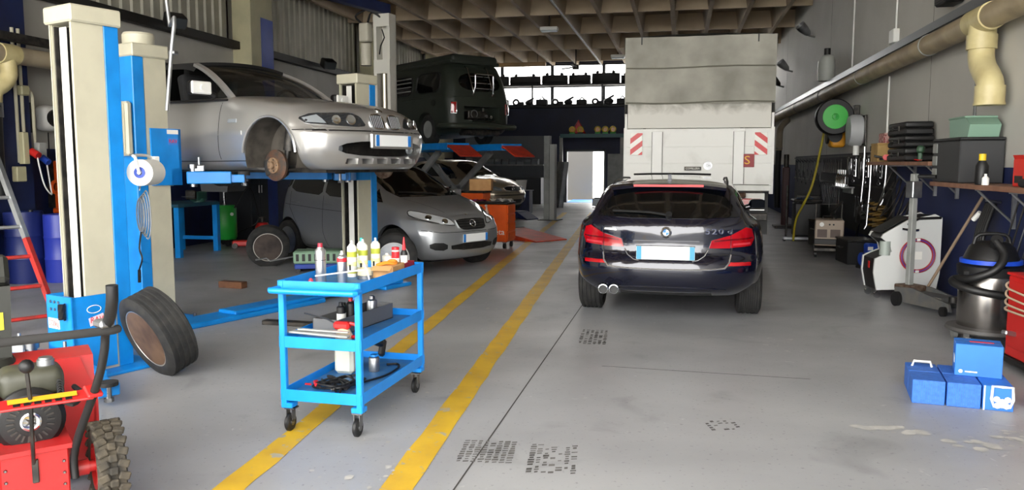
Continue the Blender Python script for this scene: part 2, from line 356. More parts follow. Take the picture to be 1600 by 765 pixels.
# yard outside
struct('ground', MB().bx(-60, 60, -40, -1.5, -.25, -.02).bx(-60, 60, YB+.2, 90, -.25, -.02), mat('yard_concrete', '#a8a6a0', .8), label='pale yard outside the workshop')
# ================================================================ vehicle tools
def pchip(xs, ys):
    n = len(xs); h = [xs[i+1]-xs[i] for i in range(n-1)]; d = [(ys[i+1]-ys[i])/h[i] for i in range(n-1)]; m = [0]*n
    for i in range(1, n-1):
        if d[i-1]*d[i] > 0: w1 = 2*h[i]+h[i-1]; w2 = h[i]+2*h[i-1]; m[i] = (w1+w2)/(w1/d[i-1]+w2/d[i])
    m[0], m[-1] = d[0], d[-1]
    def f(x):
        if x <= xs[0]: return ys[0]
        if x >= xs[-1]: return ys[-1]
        i = 0
        while x > xs[i+1]: i += 1
        t = (x-xs[i])/h[i]; t2 = t*t; t3 = t2*t
        return (2*t3-3*t2+1)*ys[i]+(t3-2*t2+t)*h[i]*m[i]+(-2*t3+3*t2)*ys[i+1]+(t3-t2)*h[i]*m[i+1]
    return f
def body_loft(stations, fprof=None, rprof=None, kf=(0, 2), kr=(0, 2), rampf=.5, rampr=.5, nu=70, nsec=5, rf=.05, rr_=.05):
    """stations: (x, [(y,z)...half section bottom centre -> top centre]). fprof/rprof: [(z, dx)] profile of the end faces, kf=(k,p) plan curvature."""
    xs = [s[0] for s in stations]; K = len(stations[0][1])
    fy = [pchip(xs, [s[1][j][0] for s in stations]) for j in range(K)]; fz = [pchip(xs, [s[1][j][1] for s in stations]) for j in range(K)]
    pf = pchip([a for a, _ in fprof], [b for _, b in fprof]) if fprof else (lambda z: 0); pb = pchip([a for a, _ in rprof], [b for _, b in rprof]) if rprof else (lambda z: 0)
    x0, x1 = xs[0], xs[-1]
    def fin(x, y, z):
        wf = max(0, 1-(x1-x)/rampf); wr_ = max(0, 1-(x-x0)/rampr); wf = wf*wf*(3-2*wf); wr_ = wr_*wr_*(3-2*wr_)
        ef = max(0, 1-(x1-x)/(2*rf))**2*rf-max(0, 1-(x-x0)/(2*rr_))**2*rr_
        return (x-ef+wf*(pf(z)-kf[0]*abs(y)**kf[1])-wr_*(pb(z)-kr[0]*abs(y)**kr[1]), y, z)
    def sec(x):
        P = [(fy[j](x), fz[j](x)) for j in range(K)]; t = [0.]
        for j in range(1, K): t.append(t[-1]+max(1e-4, math.hypot(P[j][0]-P[j-1][0], P[j][1]-P[j-1][1])))
        a = pchip(t, [p[0] for p in P]); c = pchip(t, [p[1] for p in P]); out = []
        for j in range(K-1):
            for i in range(nsec): q = t[j]+(t[j+1]-t[j])*i/nsec; out.append((a(q), c(q)))
        out.append(P[-1]); return out
    ux = sorted(set([x0+(x1-x0)*(i/nu) for i in range(nu+1)]+xs))
    rows = []
    for x in ux:
        s = sec(x); full = s+[(-y, z) for y, z in s[-2:0:-1]]; rows.append([fin(x, y, z) for y, z in full])
    mb = MB(); n = len(rows[0])
    mb.grid(rows, cv=True)
    def cap(x, flip):
        s = sec(x); full = s+[(-y, z) for y, z in s[-2:0:-1]]; zs_ = [z for _, z in full]; zc = (min(zs_)+max(zs_))/2
        def fc(y, z, k):
            p = fin(x, y*k, zc+(z-zc)*k); q = max(0, (k-.86)/.14); e = (rf if flip else -rr_)*(1-q*q); return (p[0]+e, p[1], p[2])
        rr = [[fc(y, z, k) for y, z in full] for k in (1, .975, .95, .92, .86, .75, .62, .5, .36, .2, .05)]
        mb.grid(rr, cv=True); mb.add([fc(y, z, .05) for y, z in full], [tuple(range(n))])
    cap(x0, 0); cap(x1, 1)
    bm = bmesh.new(); bv = [bm.verts.new(p) for p in mb.v]
    for f in mb.f:
        try: bm.faces.new([bv[i] for i in f])
        except ValueError: pass
    bmesh.ops.remove_doubles(bm, verts=bm.verts, dist=1e-4); bmesh.ops.recalc_face_normals(bm, faces=bm.faces)
    me = bpy.data.meshes.new('body'); bm.to_mesh(me); bm.free(); return me
def cutter(x, z, r, y0, y1, n=40):
    mb = MB().cyl((x, y0, z), (x, y1, z), r, n=n); return mb.mesh('c', m_black)
def cutbox(x0, x1, y0, y1, z0, z1): return MB().bx(x0, x1, y0, y1, z0, z1).mesh('c', m_black)
class Surf:
    def __init__(s, me):
        s.b = BVHTree.FromPolygons([v.co for v in me.vertices], [tuple(p.vertices) for p in me.polygons])
    DIR = {'r': V((0, 1, 0)), 'l': V((0, -1, 0)), 'f': V((-1, 0, 0)), 'b': V((1, 0, 0)), 't': V((0, 0, -1))}
    def hit(s, a, b, side, off):
        d = s.DIR[side]
        o = {'r': V((a, -3, b)), 'l': V((a, 3, b)), 'f': V((6, a, b)), 'b': V((-6, a, b)), 't': V((a, b, 5))}[side]
        h = s.b.ray_cast(o, d)
        if h[0] is None:
            mid = o+d*(3 if side in 'rl' else 4)
            q = s.b.find_nearest(mid); h = (q[0], q[1])
        n = h[1]
        if n.dot(d) > 0: n = -n
        return h[0]+n*off, n
    def patch(s, poly, side, off=.004, skirt=.02, cuts=3, inset=0):
        """patch of geometry that follows the body under a flat outline (x,z for sides, y,z for ends, x,y for the top)"""
        bm = bmesh.new(); f = bm.faces.new([bm.verts.new((p[0], p[1], 0)) for p in poly]); bmesh.ops.triangulate(bm, faces=[f])
        for _ in range(cuts):
            es = [e for e in bm.edges if e.calc_length() > .05]
            if es: bmesh.ops.subdivide_edges(bm, edges=es, cuts=1); bmesh.ops.triangulate(bm, faces=bm.faces[:])
        bm.verts.index_update(); vs = []; nn = []
        for v in bm.verts: p, n = s.hit(v.co.x, v.co.y, side, off); vs.append(p); nn.append(n)
        fs = [tuple(v.index for v in f.verts) for f in bm.faces]; N0 = len(vs)
        be = [(e.verts[0].index, e.verts[1].index) for e in bm.edges if len(e.link_faces) == 1]; mp = {}
        for a, b in be:
            for i in (a, b):
                if i not in mp: mp[i] = len(vs); vs.append(vs[i]-nn[i]*skirt)
            fs.append((a, b, mp[b], mp[a]))
        bm.free(); return MB().add(vs, fs)
    def seam(s, pts, side, wd=.008, off=.0015, step=.04, loop=False):
        pts = [V((p[0], p[1])) for p in pts]+([V(pts[0])] if loop else []); q = []
        for a, b in zip(pts, pts[1:]):
            n = max(1, int((b-a).length/step)); q += [a+(b-a)*i/n for i in range(n)]
        q.append(pts[-1]); rows = []
        for i, p in enumerate(q):
            t = (q[min(i+1, len(q)-1)]-q[max(0, i-1)]).normalized(); nr = V((-t.y, t.x))*wd/2
            rows.append([s.hit(*(p+nr), side, off)[0], s.hit(*(p-nr), side, off)[0]])
        return MB().grid(rows)
    def rail(s, pts, side, r=.008, off=.004, step=.05, n=6, loop=False):
        pts = [V((p[0], p[1])) for p in pts]+([V(pts[0])] if loop else []); q = []
        for a, b in zip(pts, pts[1:]):
            k = max(1, int((b-a).length/step)); q += [a+(b-a)*i/k for i in range(k)]
        if not loop: q.append(pts[-1])
        return MB().tube([s.hit(*p, side, off)[0] for p in q], r, n, closed=loop)
def rnd(poly, it=2, k=.25):
    for _ in range(it):
        o = []
        for i in range(len(poly)):
            a, b = poly[i], poly[(i+1) % len(poly)]
            o += [(a[0]*(1-k)+b[0]*k, a[1]*(1-k)+b[1]*k), (a[0]*k+b[0]*(1-k), a[1]*k+b[1]*(1-k))]
        poly = o
    return poly
def mir(poly): return [(-a, b) for a, b in poly]
def rect(a0, a1, b0, b1): return [(a0, b0), (a1, b0), (a1, b1), (a0, b1)]
def ell(cx, cz, rx, rz, n=20): return [(cx+rx*cos(2*pi*i/n), cz+rz*sin(2*pi*i/n)) for i in range(n)]
def arch_shell(x, z, r, y0, y1): return MB().grid([[(x+r*cos(a), y, z+r*sin(a)) for y in (y0, (y0+y1)/2, y1)] for a in [-.35+i*(pi+.7)/24 for i in range(25)]])
def half_disc(x, z, r, y0, y1): return MB().prism([(x+r*cos(a), z+r*sin(a)) for a in [-.35+i*(pi+.7)/24 for i in range(25)]], min(y0, y1), max(y0, y1), 'xz')
# wheels: axis along local Y, outer face towards -Y
def tyre_mb(r, w, ri, grooves=4):
    h = w/2; pr = [(ri, -h*.8), (ri+.012, -h*.92), (ri+(r-ri)*.45, -h), (r-.03, -h*.93), (r-.008, -h*.82)]
    gw = 2*h*.8/(grooves*2+1)
    for i in range(grooves*2+1):
        a = -h*.8+i*gw; b_ = a+gw; rr = r-(.009 if i % 2 else 0)
        pr += [(rr, a+.0015), (rr, b_-.0015)]
    pr += [(r-.008, h*.82), (r-.03, h*.93), (ri+(r-ri)*.45, h), (ri+.012, h*.92), (ri, h*.8)]
    return MB().lathe(pr, 48, ax='Y', closed=True)
def make_wheel(parent, loc, r, w, ri, rimmat, spokes=7, steel=False, back=False, name='wheel', rot=None, tym=None, label=None):
    """wheel as part with tyre and rim sub-parts"""
    mb = MB(); h = w/2
    mb.lathe([(ri+.004, -h*.82), (ri+.012, -h*.86), (ri+.012, -h*.78), (ri-.012, -h*.7), (ri-.025, -h*.2), (ri-.025, h*.75), (ri+.01, h*.8)], 40, ax='Y')
    if not back:
        if steel:
            mb.lathe([(.001, -h*.3), (.07, -h*.3), (.09, -h*.55), (ri*.62, -h*.55), (ri*.8, -h*.25), (ri-.02, -h*.3)], 32, ax='Y')
            for i in range(10): a = 2*pi*i/10; mb.sph((ri*.72*cos(a), -h*.45, ri*.72*sin(a)), .018, 6)
        else:
            for i in range(spokes):
                a = 2*pi*i/spokes; d = V((cos(a), 0, sin(a))); t = V((-sin(a), 0, cos(a)))
                vs = []
                for rr, ww, yy in ((.05, .035, -h*.55), (ri-.015, .022, -h*.72)):
                    for sgn in (-1, 1):
                        for dy in (0, .03): vs.append(d*rr+t*(sgn*ww)+V((0, yy+dy, 0)))
                mb.add(vs, [(0, 2, 6, 4), (1, 5, 7, 3), (0, 4, 5, 1), (2, 3, 7, 6), (0, 1, 3, 2), (4, 6, 7, 5)])
            mb.cyl((0, -h*.62, 0), (0, -h*.3, 0), .065, n=20)
    wobj = part(name, tyre_mb(r, w, ri), tym or m_rubber, parent, loc, rot, label=label)
    part('rim', mb, rimmat, wobj)
    if not back: part('brake_backing', MB().lathe([(.001, -h*.05), (ri-.03, h*.0), (ri-.03, h*.05), (.001, h*.05)], 24, ax='Y'), m_black, wobj)
    return wobj
# ================================================================ silver convertible on the lift
E46 = dict(loc=(-4.80, 8.3, 1.28), rz=R(-20.5))
def build_e46():
    t = thing('convertible_car', 'silver convertible with black soft top raised on the blue lift, front wheel removed', 'car', E46['loc'], E46['rz'])
    def S(x, zb, wr_, zm, wm, zs, ws, ze, we, zt):
        return (x, [(0, zb), (wr_*.8, zb), (wr_, zb+.06), (wm-.012, zm-.16), (wm, zm), (wm-.01, zm+.10), (ws, zs), (we, ze), (we*.55, (ze*.3+zt*.7)), (0, zt)])
    st = [S(-2.30, .34, .66, .55, .74, .80, .68, .86, .60, .88), S(-2.05, .28, .74, .56, .82, .86, .74, .93, .62, .95), S(-1.36, .22, .79, .58, .872, .90, .79, .965, .66, .985), S(-.6, .19, .79, .58, .875, .89, .80, .93, .70, .94),
          S(.2, .19, .79, .57, .876, .88, .80, .92, .70, .93), S(.75, .19, .79, .565, .875, .875, .80, .925, .70, .955), S(1.0, .19, .79, .56, .875, .86, .80, .905, .68, .945), S(1.36, .20, .79, .555, .876, .825, .80, .86, .66, .90),
          S(1.7, .20, .78, .54, .865, .785, .77, .825, .62, .86), S(1.95, .20, .76, .52, .84, .735, .73, .78, .55, .81), S(2.08, .20, .73, .50, .80, .70, .67, .745, .48, .785)]
    me = body_loft(st, fprof=[(.19, -.05), (.27, .0), (.42, .055), (.52, .06), (.565, .045), (.59, .01), (.70, -.03), (.79, -.08)], kf=(.42, 2.6), rampf=.55, rprof=[(.3, 0), (.5, .06), (.88, -.05)], kr=(.3, 2.5), nu=84)
    sf = Surf(me)
    cuts = []
    for sgn in (-1, 1): cuts += [cutter(1.37, .34, .362, sgn*.52, sgn*1.2), cutter(-1.36, .31, .335, sgn*.5, sgn*1.2)]
    cuts.append(cutbox(-.95, .72, -.63, .63, .55, 1.3))
    cuts.append(MB().prism(rnd([(-.60, .325), (.60, .325), (.60, .475), (-.60, .475)], 2), 1.93, 2.5, 'yz').mesh('c', m_black))
    cuts.append(MB().prism([(-.50, .255), (.50, .255), (.50, .305), (-.50, .305)], 1.95, 2.5, 'yz').mesh('c', m_black))
    body = obj('body', boolean(me, cuts), t); body.data.materials.clear(); body.data.materials.append(m_silver)
    # cabin tub lining, dash and seats
    part('cabin_lining', MB().bx(-.945, .715, -.626, .626, .555, .60).bx(.45, .715, -.62, .62, .6, .90, .03).bx(-.945, -.90, -.62, .62, .6, .92), m_black, t)
    for y in (-.34, .34):
        part('front_seat', MB().box((-.02, y, .72), (.5, .46, .16), None, .05).box((-.32, y, .95), (.14, .44, .55), (0, -.2, 0), .05).box((-.40, y, 1.25), (.08, .24, .14), None, .03), m_cloth, t, label='dark bucket seat')
    part('steering_wheel', MB().torus((.28, .34, .92), .17, .015, 24, 8, V((-1, 0, .35))).cyl((.3, .34, .92), (.5, .34, .84), .03), m_black, t)
    # greenhouse: windscreen, pillars, soft top
    ms = mat('see_through_glass', '#12181a', .03, 0, alpha=.42, spec=.8)
    def wsp(u, v):  # u across -1..1, v 0 base .. 1 top
        xb = .93-.20*u*u; yb = .70*u; zb = .935-.03*u*u; xt = .05-.07*u*u; yt = .565*u; zt = 1.335-.035*u*u
        return V((xb+(xt-xb)*v, yb+(yt-yb)*v, zb+(zt-zb)*v+.045*sin(pi*v)))
    rows = [[wsp(-1+2*i/16, j/8) for i in range(17)] for j in range(9)]
    mb = MB().grid(rows); mb.grid([[p+V((-.005, 0, -.004)) for p in r] for r in rows]); part('windscreen', mb, ms, t)
    for s in (-1, 1):
        pts = [wsp(s*1.02, j/8) for j in range(-1, 9)]; mb = MB()
        mb.grid([[p+V((.02, -.0*s, .018)), p+V((-.035, .022*s, .016)), p+V((-.06, .012*s, -.012)), p+V((-.005, -.03*s, -.012))] for p in pts], cv=True)
        part('windscreen_pillar', mb, m_silver, t)
    part('windscreen_header', MB().grid([[wsp(-1+2*i/16, 1)+V(d) for d in ((.03, 0, .02), (-.07, 0, .022), (-.07, 0, -.03), (.02, 0, -.02))] for i in range(17)], cv=True), m_black, t)
    def roof(u, v):
        kx = [0, .12, .35, .6, .8, .93, 1]; X = pchip(kx, [0.02, -.12, -.5, -.9, -1.15, -1.32, -1.42])(u); Z = pchip(kx, [1.335, 1.365, 1.375, 1.33, 1.22, 1.06, .955])(u); W = pchip(kx, [.565, .58, .59, .575, .58, .61, .62])(u)
        return V((X-.06*v*v*(1-u), W*v, Z-.05*abs(v)**3))
    rows = [[roof(i/24, -1+2*j/14) for j in range(15)] for i in range(25)]; mb = MB().grid(rows)
    for s in (-1, 1):
        e = [roof(i/24, s) for i in range(25)]; rl = []
        for i, p in enumerate(e):
            x = p.x; low = max(.93, p.z-.06) if x > -.75 else .93
            rl.append([p, V((p.x, p.y+s*.03, p.z-.035)), V((p.x, p.y+s*(.05 if x > -.75 else .12), low))])
        mb.grid(rl)
    part('soft_top', mb, mat('soft_top_cloth', '#121213', .85, bump=.1, scale=40), t, label='black fabric folding roof')
    for s in (-1, 1):
        a = [V((x, s*.755, .885)) for x in (.62, .3, 0, -.4, -.8)]; bt = [V((.52-.0, s*.715, .99)), V((.2, s*.615, 1.24)), V((0, s*.60, 1.315)), V((-.4, s*.605, 1.335)), V((-.78, s*.61, 1.31))]
        if s > 0: part('side_window', MB().grid([a, bt]), ms, t)
        part('quarter_window', MB().add([(.66, s*.75, .90), (.50, s*.75, .89), (.36, s*.665, 1.12)], [(0, 1, 2)]), ms, t)
        part('belt_moulding', MB().tube([(.72, s*.80, .885), (.2, s*.805, .888), (-.5, s*.805, .898), (-1.0, s*.80, .905)], .012, 6), m_black, t)
    # mirror with its white shell off, right side only in view
    for s in (-1, 1):
        mr = part('door_mirror', MB().box((.50, s*.965, 1.0), (.09, .22, .135), (0, 0, s*.1), .03).cyl((.52, s*.80, .93), (.5, s*.88, .97), .035, .03), m_black, t)
        part('mirror_shell', MB().box((.556, s*.975, 1.0), (.03, .215, .125), (0, 0, s*.1), .012).cyl((.57, s*.97, 1.0), (.585, s*.97, 1.0), .03), m_white, mr, label='bare white mirror base')
    # front lamps
    hl = rnd([(.27, .615), (.40, .60), (.60, .612), (.79, .625), (.81, .68), (.72, .725), (.40, .735), (.32, .70)], 1, .15)
    ml = mat('headlamp_glass', '#2a2e33', .05, .2, coat=1.)
    for s in (-1, 1):
        h = part('headlight', sf.patch(hl if s > 0 else mir(hl), 'f', .007), ml, t, label='clear twin-lamp headlight')
        for yy, zz, r in ((.43, .667, .052), (.57, .665, .045)):
            p, n = sf.hit(s*yy, zz, 'f', .008)
            part('lamp_ring', MB().lathe([(r, 0), (r*.95, .006), (r*.75, .004), (.001, .008)], 20, p, n), m_chrome, h)
        tri = [(.66, .63), (.785, .638), (.79, .68), (.69, .71)]
        part('indicator_lens', sf.patch(tri if s > 0 else mir(tri), 'f', .009), m_lens, h)
        part('headlight_trim', sf.patch([(s*.29, .578), (s*.76, .582), (s*.77, .612), (s*.42, .59), (s*.30, .60)][::s], 'f', .006), m_silver, t)
        ks = rnd([(.02, .583), (.19, .583), (.225, .65), (.20, .735), (.02, .735)], 2); ks = ks if s > 0 else mir(ks)
        part('kidney_surround', sf.patch(ks, 'f', .012), m_chrome, t)
        cx = sum(a for a, _ in ks)/len(ks); cz = sum(b for _, b in ks)/len(ks)
        ki = [(cx+(a-cx)*.84, cz+(b-cz)*.86) for a, b in ks]
        k = part('kidney_grille', sf.patch(ki, 'f', .015), m_black, t)
        for i in range(7):
            a = cx+(-3+i)*.024; part('grille_bar', MB().tube([sf.hit(a, z, 'f', .018)[0] for z in (cz-.06, cz, cz+.056)], .0035, 5), mat('grille_bar', '#6f7173', .35, .8), k)
    p, n = sf.hit(1.98, 0, 't', .004); part('emblem', MB().lathe([(.04, 0), (.04, .006), (.001, .01)], 20, p, V((.5, 0, .86))), m_chrome, t, label='round bonnet emblem')
    # intake mesh, fog lamps, fins
    part('lower_intake_mesh', MB().bx(1.92, 1.935, -.60, .60, .32, .48), m_black, t)
    mb = MB()
    for i in range(44): mb.bx(1.94, 1.944, -.42+i*.02, -.417+i*.02, .33, .47)
    for i in range(7): mb.bx(1.94, 1.944, -.42, .44, .335+i*.02, .338+i*.02)
    part('intake_grid', mb, m_dsteel, t)
    for s in (-1, 1): part('fog_lamp', MB().lathe([(.055, 0), (.05, .015), (.04, .03), (.001, .036)], 20, (1.925, s*.52, .40), V((1, 0, 0))), m_lens, t)
    for y in (-.40, -.2, -.0, .2, .40): part('intake_fin', MB().prism([(y-.035, .253), (y+.035, .253), (y+.022, .306), (y-.022, .306)], 1.97, 2.115-.1*y*y, 'yz'), m_silver, t)
    part('lip_back', MB().bx(1.93, 1.95, -.52, .52, .25, .31), m_black, t)
    # plate
    plb = part('plate_holder', MB().box((2.155, .0, .475), (.035, .62, .15), None, .012), m_silver, t)
    pl = part('number_plate', MB().box((2.176, 0, .478), (.008, .52, .11), None, .003), m_plate, plb, label='white number plate with blue end bands')
    for s in (-1, 1): part('plate_band', MB().box((2.179, s*.236, .478), (.006, .045, .106)), m_plateblue, plb)
    # seams, mouldings
    part('bonnet_seam', sf.seam([(-.78, .565), (-.3, .566), (.3, .566), (.78, .565)], 'f', .012), m_black, t)
    for s, sd in ((-1, 'r'), (1, 'l')):
        part('door_seam', sf.seam([(.66, .90), (.66, .60), (.63, .30)], sd, .008), m_black, t)
        part('door_rear_seam', sf.seam([(-.75, .90), (-.75, .6), (-.70, .30)], sd, .008), m_black, t)
        part('sill_seam', sf.seam([(.99, .285), (.4, .28), (-1.0, .285)], sd, .008), m_black, t)
        part('rub_strip', sf.patch(rect(-1.0, .655, .535, .575), sd, .008), m_silver, t); part('rub_strip', sf.patch(rect(.67, 1.0, .535, .575), sd, .008), m_silver, t)
        part('side_repeater', sf.patch(rect(.80, .92, .655, .69), sd, .008), m_lens, t)
        part('bumper_seam', sf.seam([(1.68, .57), (1.95, .572)], sd, .008), m_black, t)
        part('arch_lip', MB().tube([(1.37+.364*cos(a), s*.872, .34+.364*sin(a)) for a in [pi*.02+i*pi*.96/20 for i in range(21)]], .012, 6), m_silver, t)
    # bare hub with brake disc at the front right, the other wheels still on
    hb = part('brake_disc', MB().lathe([(.07, -.03), (.075, -.03), (.15, -.012), (.15, .012), (.06, .012)], 32, (1.36, -.77, .24), 'Y'), mat('disc_steel', '#4a423c', .55, .6, col2='#6b4a38', scale=14), t, label='rusty bare brake disc')
    part('wheel_hub', MB().lathe([(.001, -.075), (.035, -.075), (.04, -.055), (.075, -.045), (.08, -.0)], 24, (1.36, -.77, .24), 'Y'), mat('hub_copper', '#a08468', .6, .6, col2='#6d5744', scale=20), hb)
    for i in range(5): part('wheel_bolt_hole', MB().cyl((1.36+.055*cos(i*1.257), -.822,   .24+.055*sin(i*1.257)), (1.36+.055*cos(i*1.257), -.812,   .24+.055*sin(i*1.257)), .008, n=8), m_black, hb)
    part('brake_caliper', MB().box((1.26, -.75, .22), (.10, .10, .17), (0, -.2, 0), .03), m_dsteel, t)
    part('suspension_strut', MB().cyl((1.36, -.66, .2), (1.40, -.60, .63), .03).cyl((1.38, -.62, .38), (1.41, -.60, .64), .06).tube([(1.36, -.70, .13), (1.2, -.5, .16), (1.0, -.3, .2)], .025).tube([(1.5, -.45, .2), (1.42, -.68, .2)], .014), m_dsteel, t)
    for s in (-1, 1):
        part('wheel_liner', arch_shell(1.37, .34, .359, s*.845, s*.525), mat('liner_plastic', '#4f4a43', .9, col2='#35312c', scale=6), t, label='dirty dark wheel arch liner'); part('wheel_liner', arch_shell(-1.36, .31, .332, s*.84, s*.505), MATS['liner_plastic'], t)
        part('liner_wall', half_disc(1.37, .34, .355, s*.535, s*.525), MATS['liner_plastic'], t)
    part('brake_disc', MB().lathe([(.07, -.03), (.075, -.03), (.15, -.012), (.15, .012), (.06, .012)], 32, (1.36, .77, .24), 'Y'), m_rust, t)
    for s in (-1, 1): make_wheel(t, (-1.36, s*.77, .28), .315, .225, .215, m_alu, 5, rot=(0, 0, 0 if s < 0 else pi))
    part('underbody', MB().bx(-2.0, 1.85, -.6, .6, .17, .24), m_dsteel, t)
    for s in (-1, 1):
        tl = [(.45, .66), (.74, .66), (.72, .78), (.45, .79)]; part('tail_light', sf.patch(tl if s > 0 else mir(tl), 'b', .006), m_redlens, t)
build_e46()
# ================================================================ dark blue estate car seen from behind
def build_wagon():
    t = thing('estate_car', 'dark navy blue estate car seen from behind, parked on the lane beside the yellow lines', 'car', (-.045, 10.0, 0), R(88.5))
    def S(x, zb, wb, wm, zs, ws, zbelt, wbelt, zg, wg, zt):
        return (x, [(0, zb), (wb*.8, zb), (wb, zb+.07), (wm-.02, .45), (wm, .64), (wm-.008, .78), (ws, zs), (wbelt, zbelt), (wg, zg), (wg*.62, zg*.25+zt*.75), (0, zt)])
    st = [S(-2.46, .31, .71, .805, .93, .775, 1.02, .725, 1.301, .56, 1.357), S(-2.15, .28, .80, .885, .95, .85, 1.04, .755, 1.318, .585, 1.378), S(-1.484, .22, .85, .93, .95, .885, 1.03, .79, 1.323, .60, 1.391),
          S(-.6, .20, .85, .925, .93, .88, 1.01, .80, 1.331, .61, 1.400), S(.2, .20, .85, .925, .92, .88, 1.0, .80, 1.318, .61, 1.383), S(.72, .20, .85, .925, .91, .875, .99, .80, 1.155, .67, 1.215),
          S(1.12, .20, .85, .925, .90, .87, .97, .80, 1.0, .70, 1.035), S(1.484, .20, .85, .93, .87, .86, .92, .80, .95, .66, .985), S(1.95, .20, .82, .90, .78, .82, .82, .76, .85, .6, .88), S(2.22, .22, .72, .82, .66, .74, .70, .68, .73, .5, .75)]
    me = body_loft(st, rprof=[(.28, -.05), (.40, .07), (.56, .115), (.64, .10), (.70, .045), (.80, .03), (.92, .035), (1.02, 0), (1.18, -.16), (1.33, -.36), (1.40, -.42)], kr=(.36, 2.6), rampr=.75, fprof=[(.2, -.05), (.5, .08), (.75, -.08)], kf=(.4, 2.5), nu=84)
    sf = Surf(me); cuts = []
    for s in (-1, 1): cuts += [cutter(1.484, .34, .365, s*.55, s*1.2), cutter(-1.484, .34, .365, s*.55, s*1.2)]
    body = obj('body', boolean(me, cuts), t); body.data.materials.clear(); body.data.materials.append(m_dkblue)
    # glass
    gl = rnd([(-.66, 1.03), (.66, 1.03), (.64, 1.09), (.50, 1.26), (.40, 1.285), (-.40, 1.285), (-.50, 1.26), (-.64, 1.09)], 1)
    rw = part('rear_window', sf.patch(gl, 'b', .005), m_glass, t)
    for sd in 'lr':
        part('side_window', sf.patch(rnd([(.80, 1.0), (.25, 1.285), (-.6, 1.30), (-1.7, 1.28), (-2.12, 1.18), (-1.9, 1.06), (-.6, 1.03)], 1), sd, .005), m_glass, t)
    part('windscreen', sf.patch(rnd([(1.05, -.66), (.28, -.54), (.28, .54), (1.05, .66), (1.15, 0)], 1), 't', .005), m_glass, t)
    # spoiler with brake lamp, roof rails, aerial fin
    sp = part('roof_spoiler', MB().grid([[V((-2.02+dx-.12*0, y, z-.03*(y/.5)**2)) for dx, z in ((.18, 1.37), (0.0, 1.365), (-.13, 1.342), (-.14, 1.315), (0, 1.312), (.15, 1.315))] for y in [-.54+.09*i for i in range(13)]], cv=True), m_dkblue, t)
    part('brake_lamp', MB().box((-2.163, 0, 1.326), (.012, .66, .022)), mat('brake_lamp_red', '#b3101a', .35), sp, label='long red high-level brake lamp')
    for s in (-1, 1): part('roof_rail', MB().tube([(-1.85, s*.555, 1.325), (-1.7, s*.56, 1.355), (-.5, s*.585, 1.375), (.3, s*.585, 1.36), (.45, s*.575, 1.32)], .012, 8), m_black, t)
    part('roof_cross_trim', MB().tube([(-1.5+.25*abs(a), a*.4, 1.432-.01*a*a) for a in (-1, -.5, 0, .5, 1)], .011, 6), m_black, t)
    part('aerial_fin', MB().prism([(-1.85, 1.375), (-1.65, 1.39), (-1.80, 1.43), (-1.86, 1.43)], -.018, .018, 'xz'), m_dkblue, t)
    # wiper
    part('rear_wiper', MB().tube([sf.hit(y, z, 'b', .03)[0] for y, z in ((-.02, 1.045), (.15, 1.07), (.50, 1.075))], .011, 6).cyl(sf.hit(-.02, 1.045, 'b', .0)[0], sf.hit(-.02, 1.045, 'b', .045)[0], .03), m_black, rw)
    # tail lights
    for s in (-1, 1):
        L_ = lambda P: [(s*a, b) for a, b in P]
        tl = part('tail_light', sf.patch(L_([(.585, .765), (.76, .78), (.79, .85), (.765, .935), (.71, .95), (.585, .885)]), 'b', .012), m_redlens, t, label='red rear lamp cluster')
        part('tailgate_lamp', sf.patch(L_([(.39, .762), (.577, .762), (.577, .882), (.41, .835)]), 'b', .012), m_redlens, tl)
        part('lamp_band', sf.patch(L_([(.43, .822), (.577, .835), (.77, .845), (.77, .86), (.577, .85), (.435, .834)]), 'b', .016), mat('lamp_dark_red', '#5e060b', .1, coat=1.), tl)
        part('lamp_band', sf.patch(L_([(.60, .785), (.75, .797), (.75, .815), (.60, .805)]), 'b', .016), mat('lamp_pink', '#b03038', .15, coat=.5), tl)
        part('rear_reflector', sf.patch(L_(rect(.56, .765, .605, .636)), 'b', .006), m_redlens, t)
        part('corner_bright', MB().tube([sf.hit(s*y, z, 'b', .006)[0] for y, z in ((.585, .70), (.57, .63), (.53, .585), (.40, .573), (.2, .57), (0, .569))], .009, 6), mat('bright_trim', '#c4c5c7', .25, .8), t, label='bright strip along the bumper')
        part('plate_recess_line', MB().tube([sf.hit(s*y, z, 'b', .004)[0] for y, z in ((.38, .745), (.35, .69), (.29, .652), (.24, .645))], .006, 6), MATS['bright_trim'], t)
    part('boot_handle', sf.patch(rect(-.30, .30, .80, .825), 'b', .015), m_dkblue, t)
    part('boot_lid_panel', sf.patch(rnd([(-.30, .64), (.30, .64), (.37, .80), (-.37, .80)], 1), 'b', .003), m_dkblue, t)
    # plate
    p, n = sf.hit(0, .73, 'b', 0); x = min(sf.hit(yy, zz, 'b', 0)[0].x for yy in (-.25, 0, .25) for zz in (.66, .72, .78))-.010
    pl = part('number_plate', MB().box((x, 0, .72), (.012, .53, .125), (0, .02, 0), .004), m_plate, t, label='white number plate with blue end bands')
    for s in (-1, 1): part('plate_band', MB().box((x-.003, s*.24, .72), (.012, .045, .12), (0, .02, 0)), mat('number_plate_teal', '#2d8bb0', .4), pl)
    part('plate_frame', MB().box((x+.004, 0, .66), (.012, .535, .012)).box((x+.004, 0, .782), (.012, .535, .01)), m_black, pl)
    # round emblem: ring, quartered disc
    p, n = sf.hit(0, .905, 'b', .003); e = part('emblem', MB().lathe([(.052, 0), (.052, .006), (.044, .010), (.040, .008), (.001, .009)], 28, p, n), m_chrome, t, label='round badge with black ring')
    part('emblem_ring', MB().lathe([(.044, .0101), (.044, .012), (.029, .012), (.029, .0101)], 28, p, n, True), m_black, e)
    q = n.to_track_quat('Z', 'Y').to_matrix()
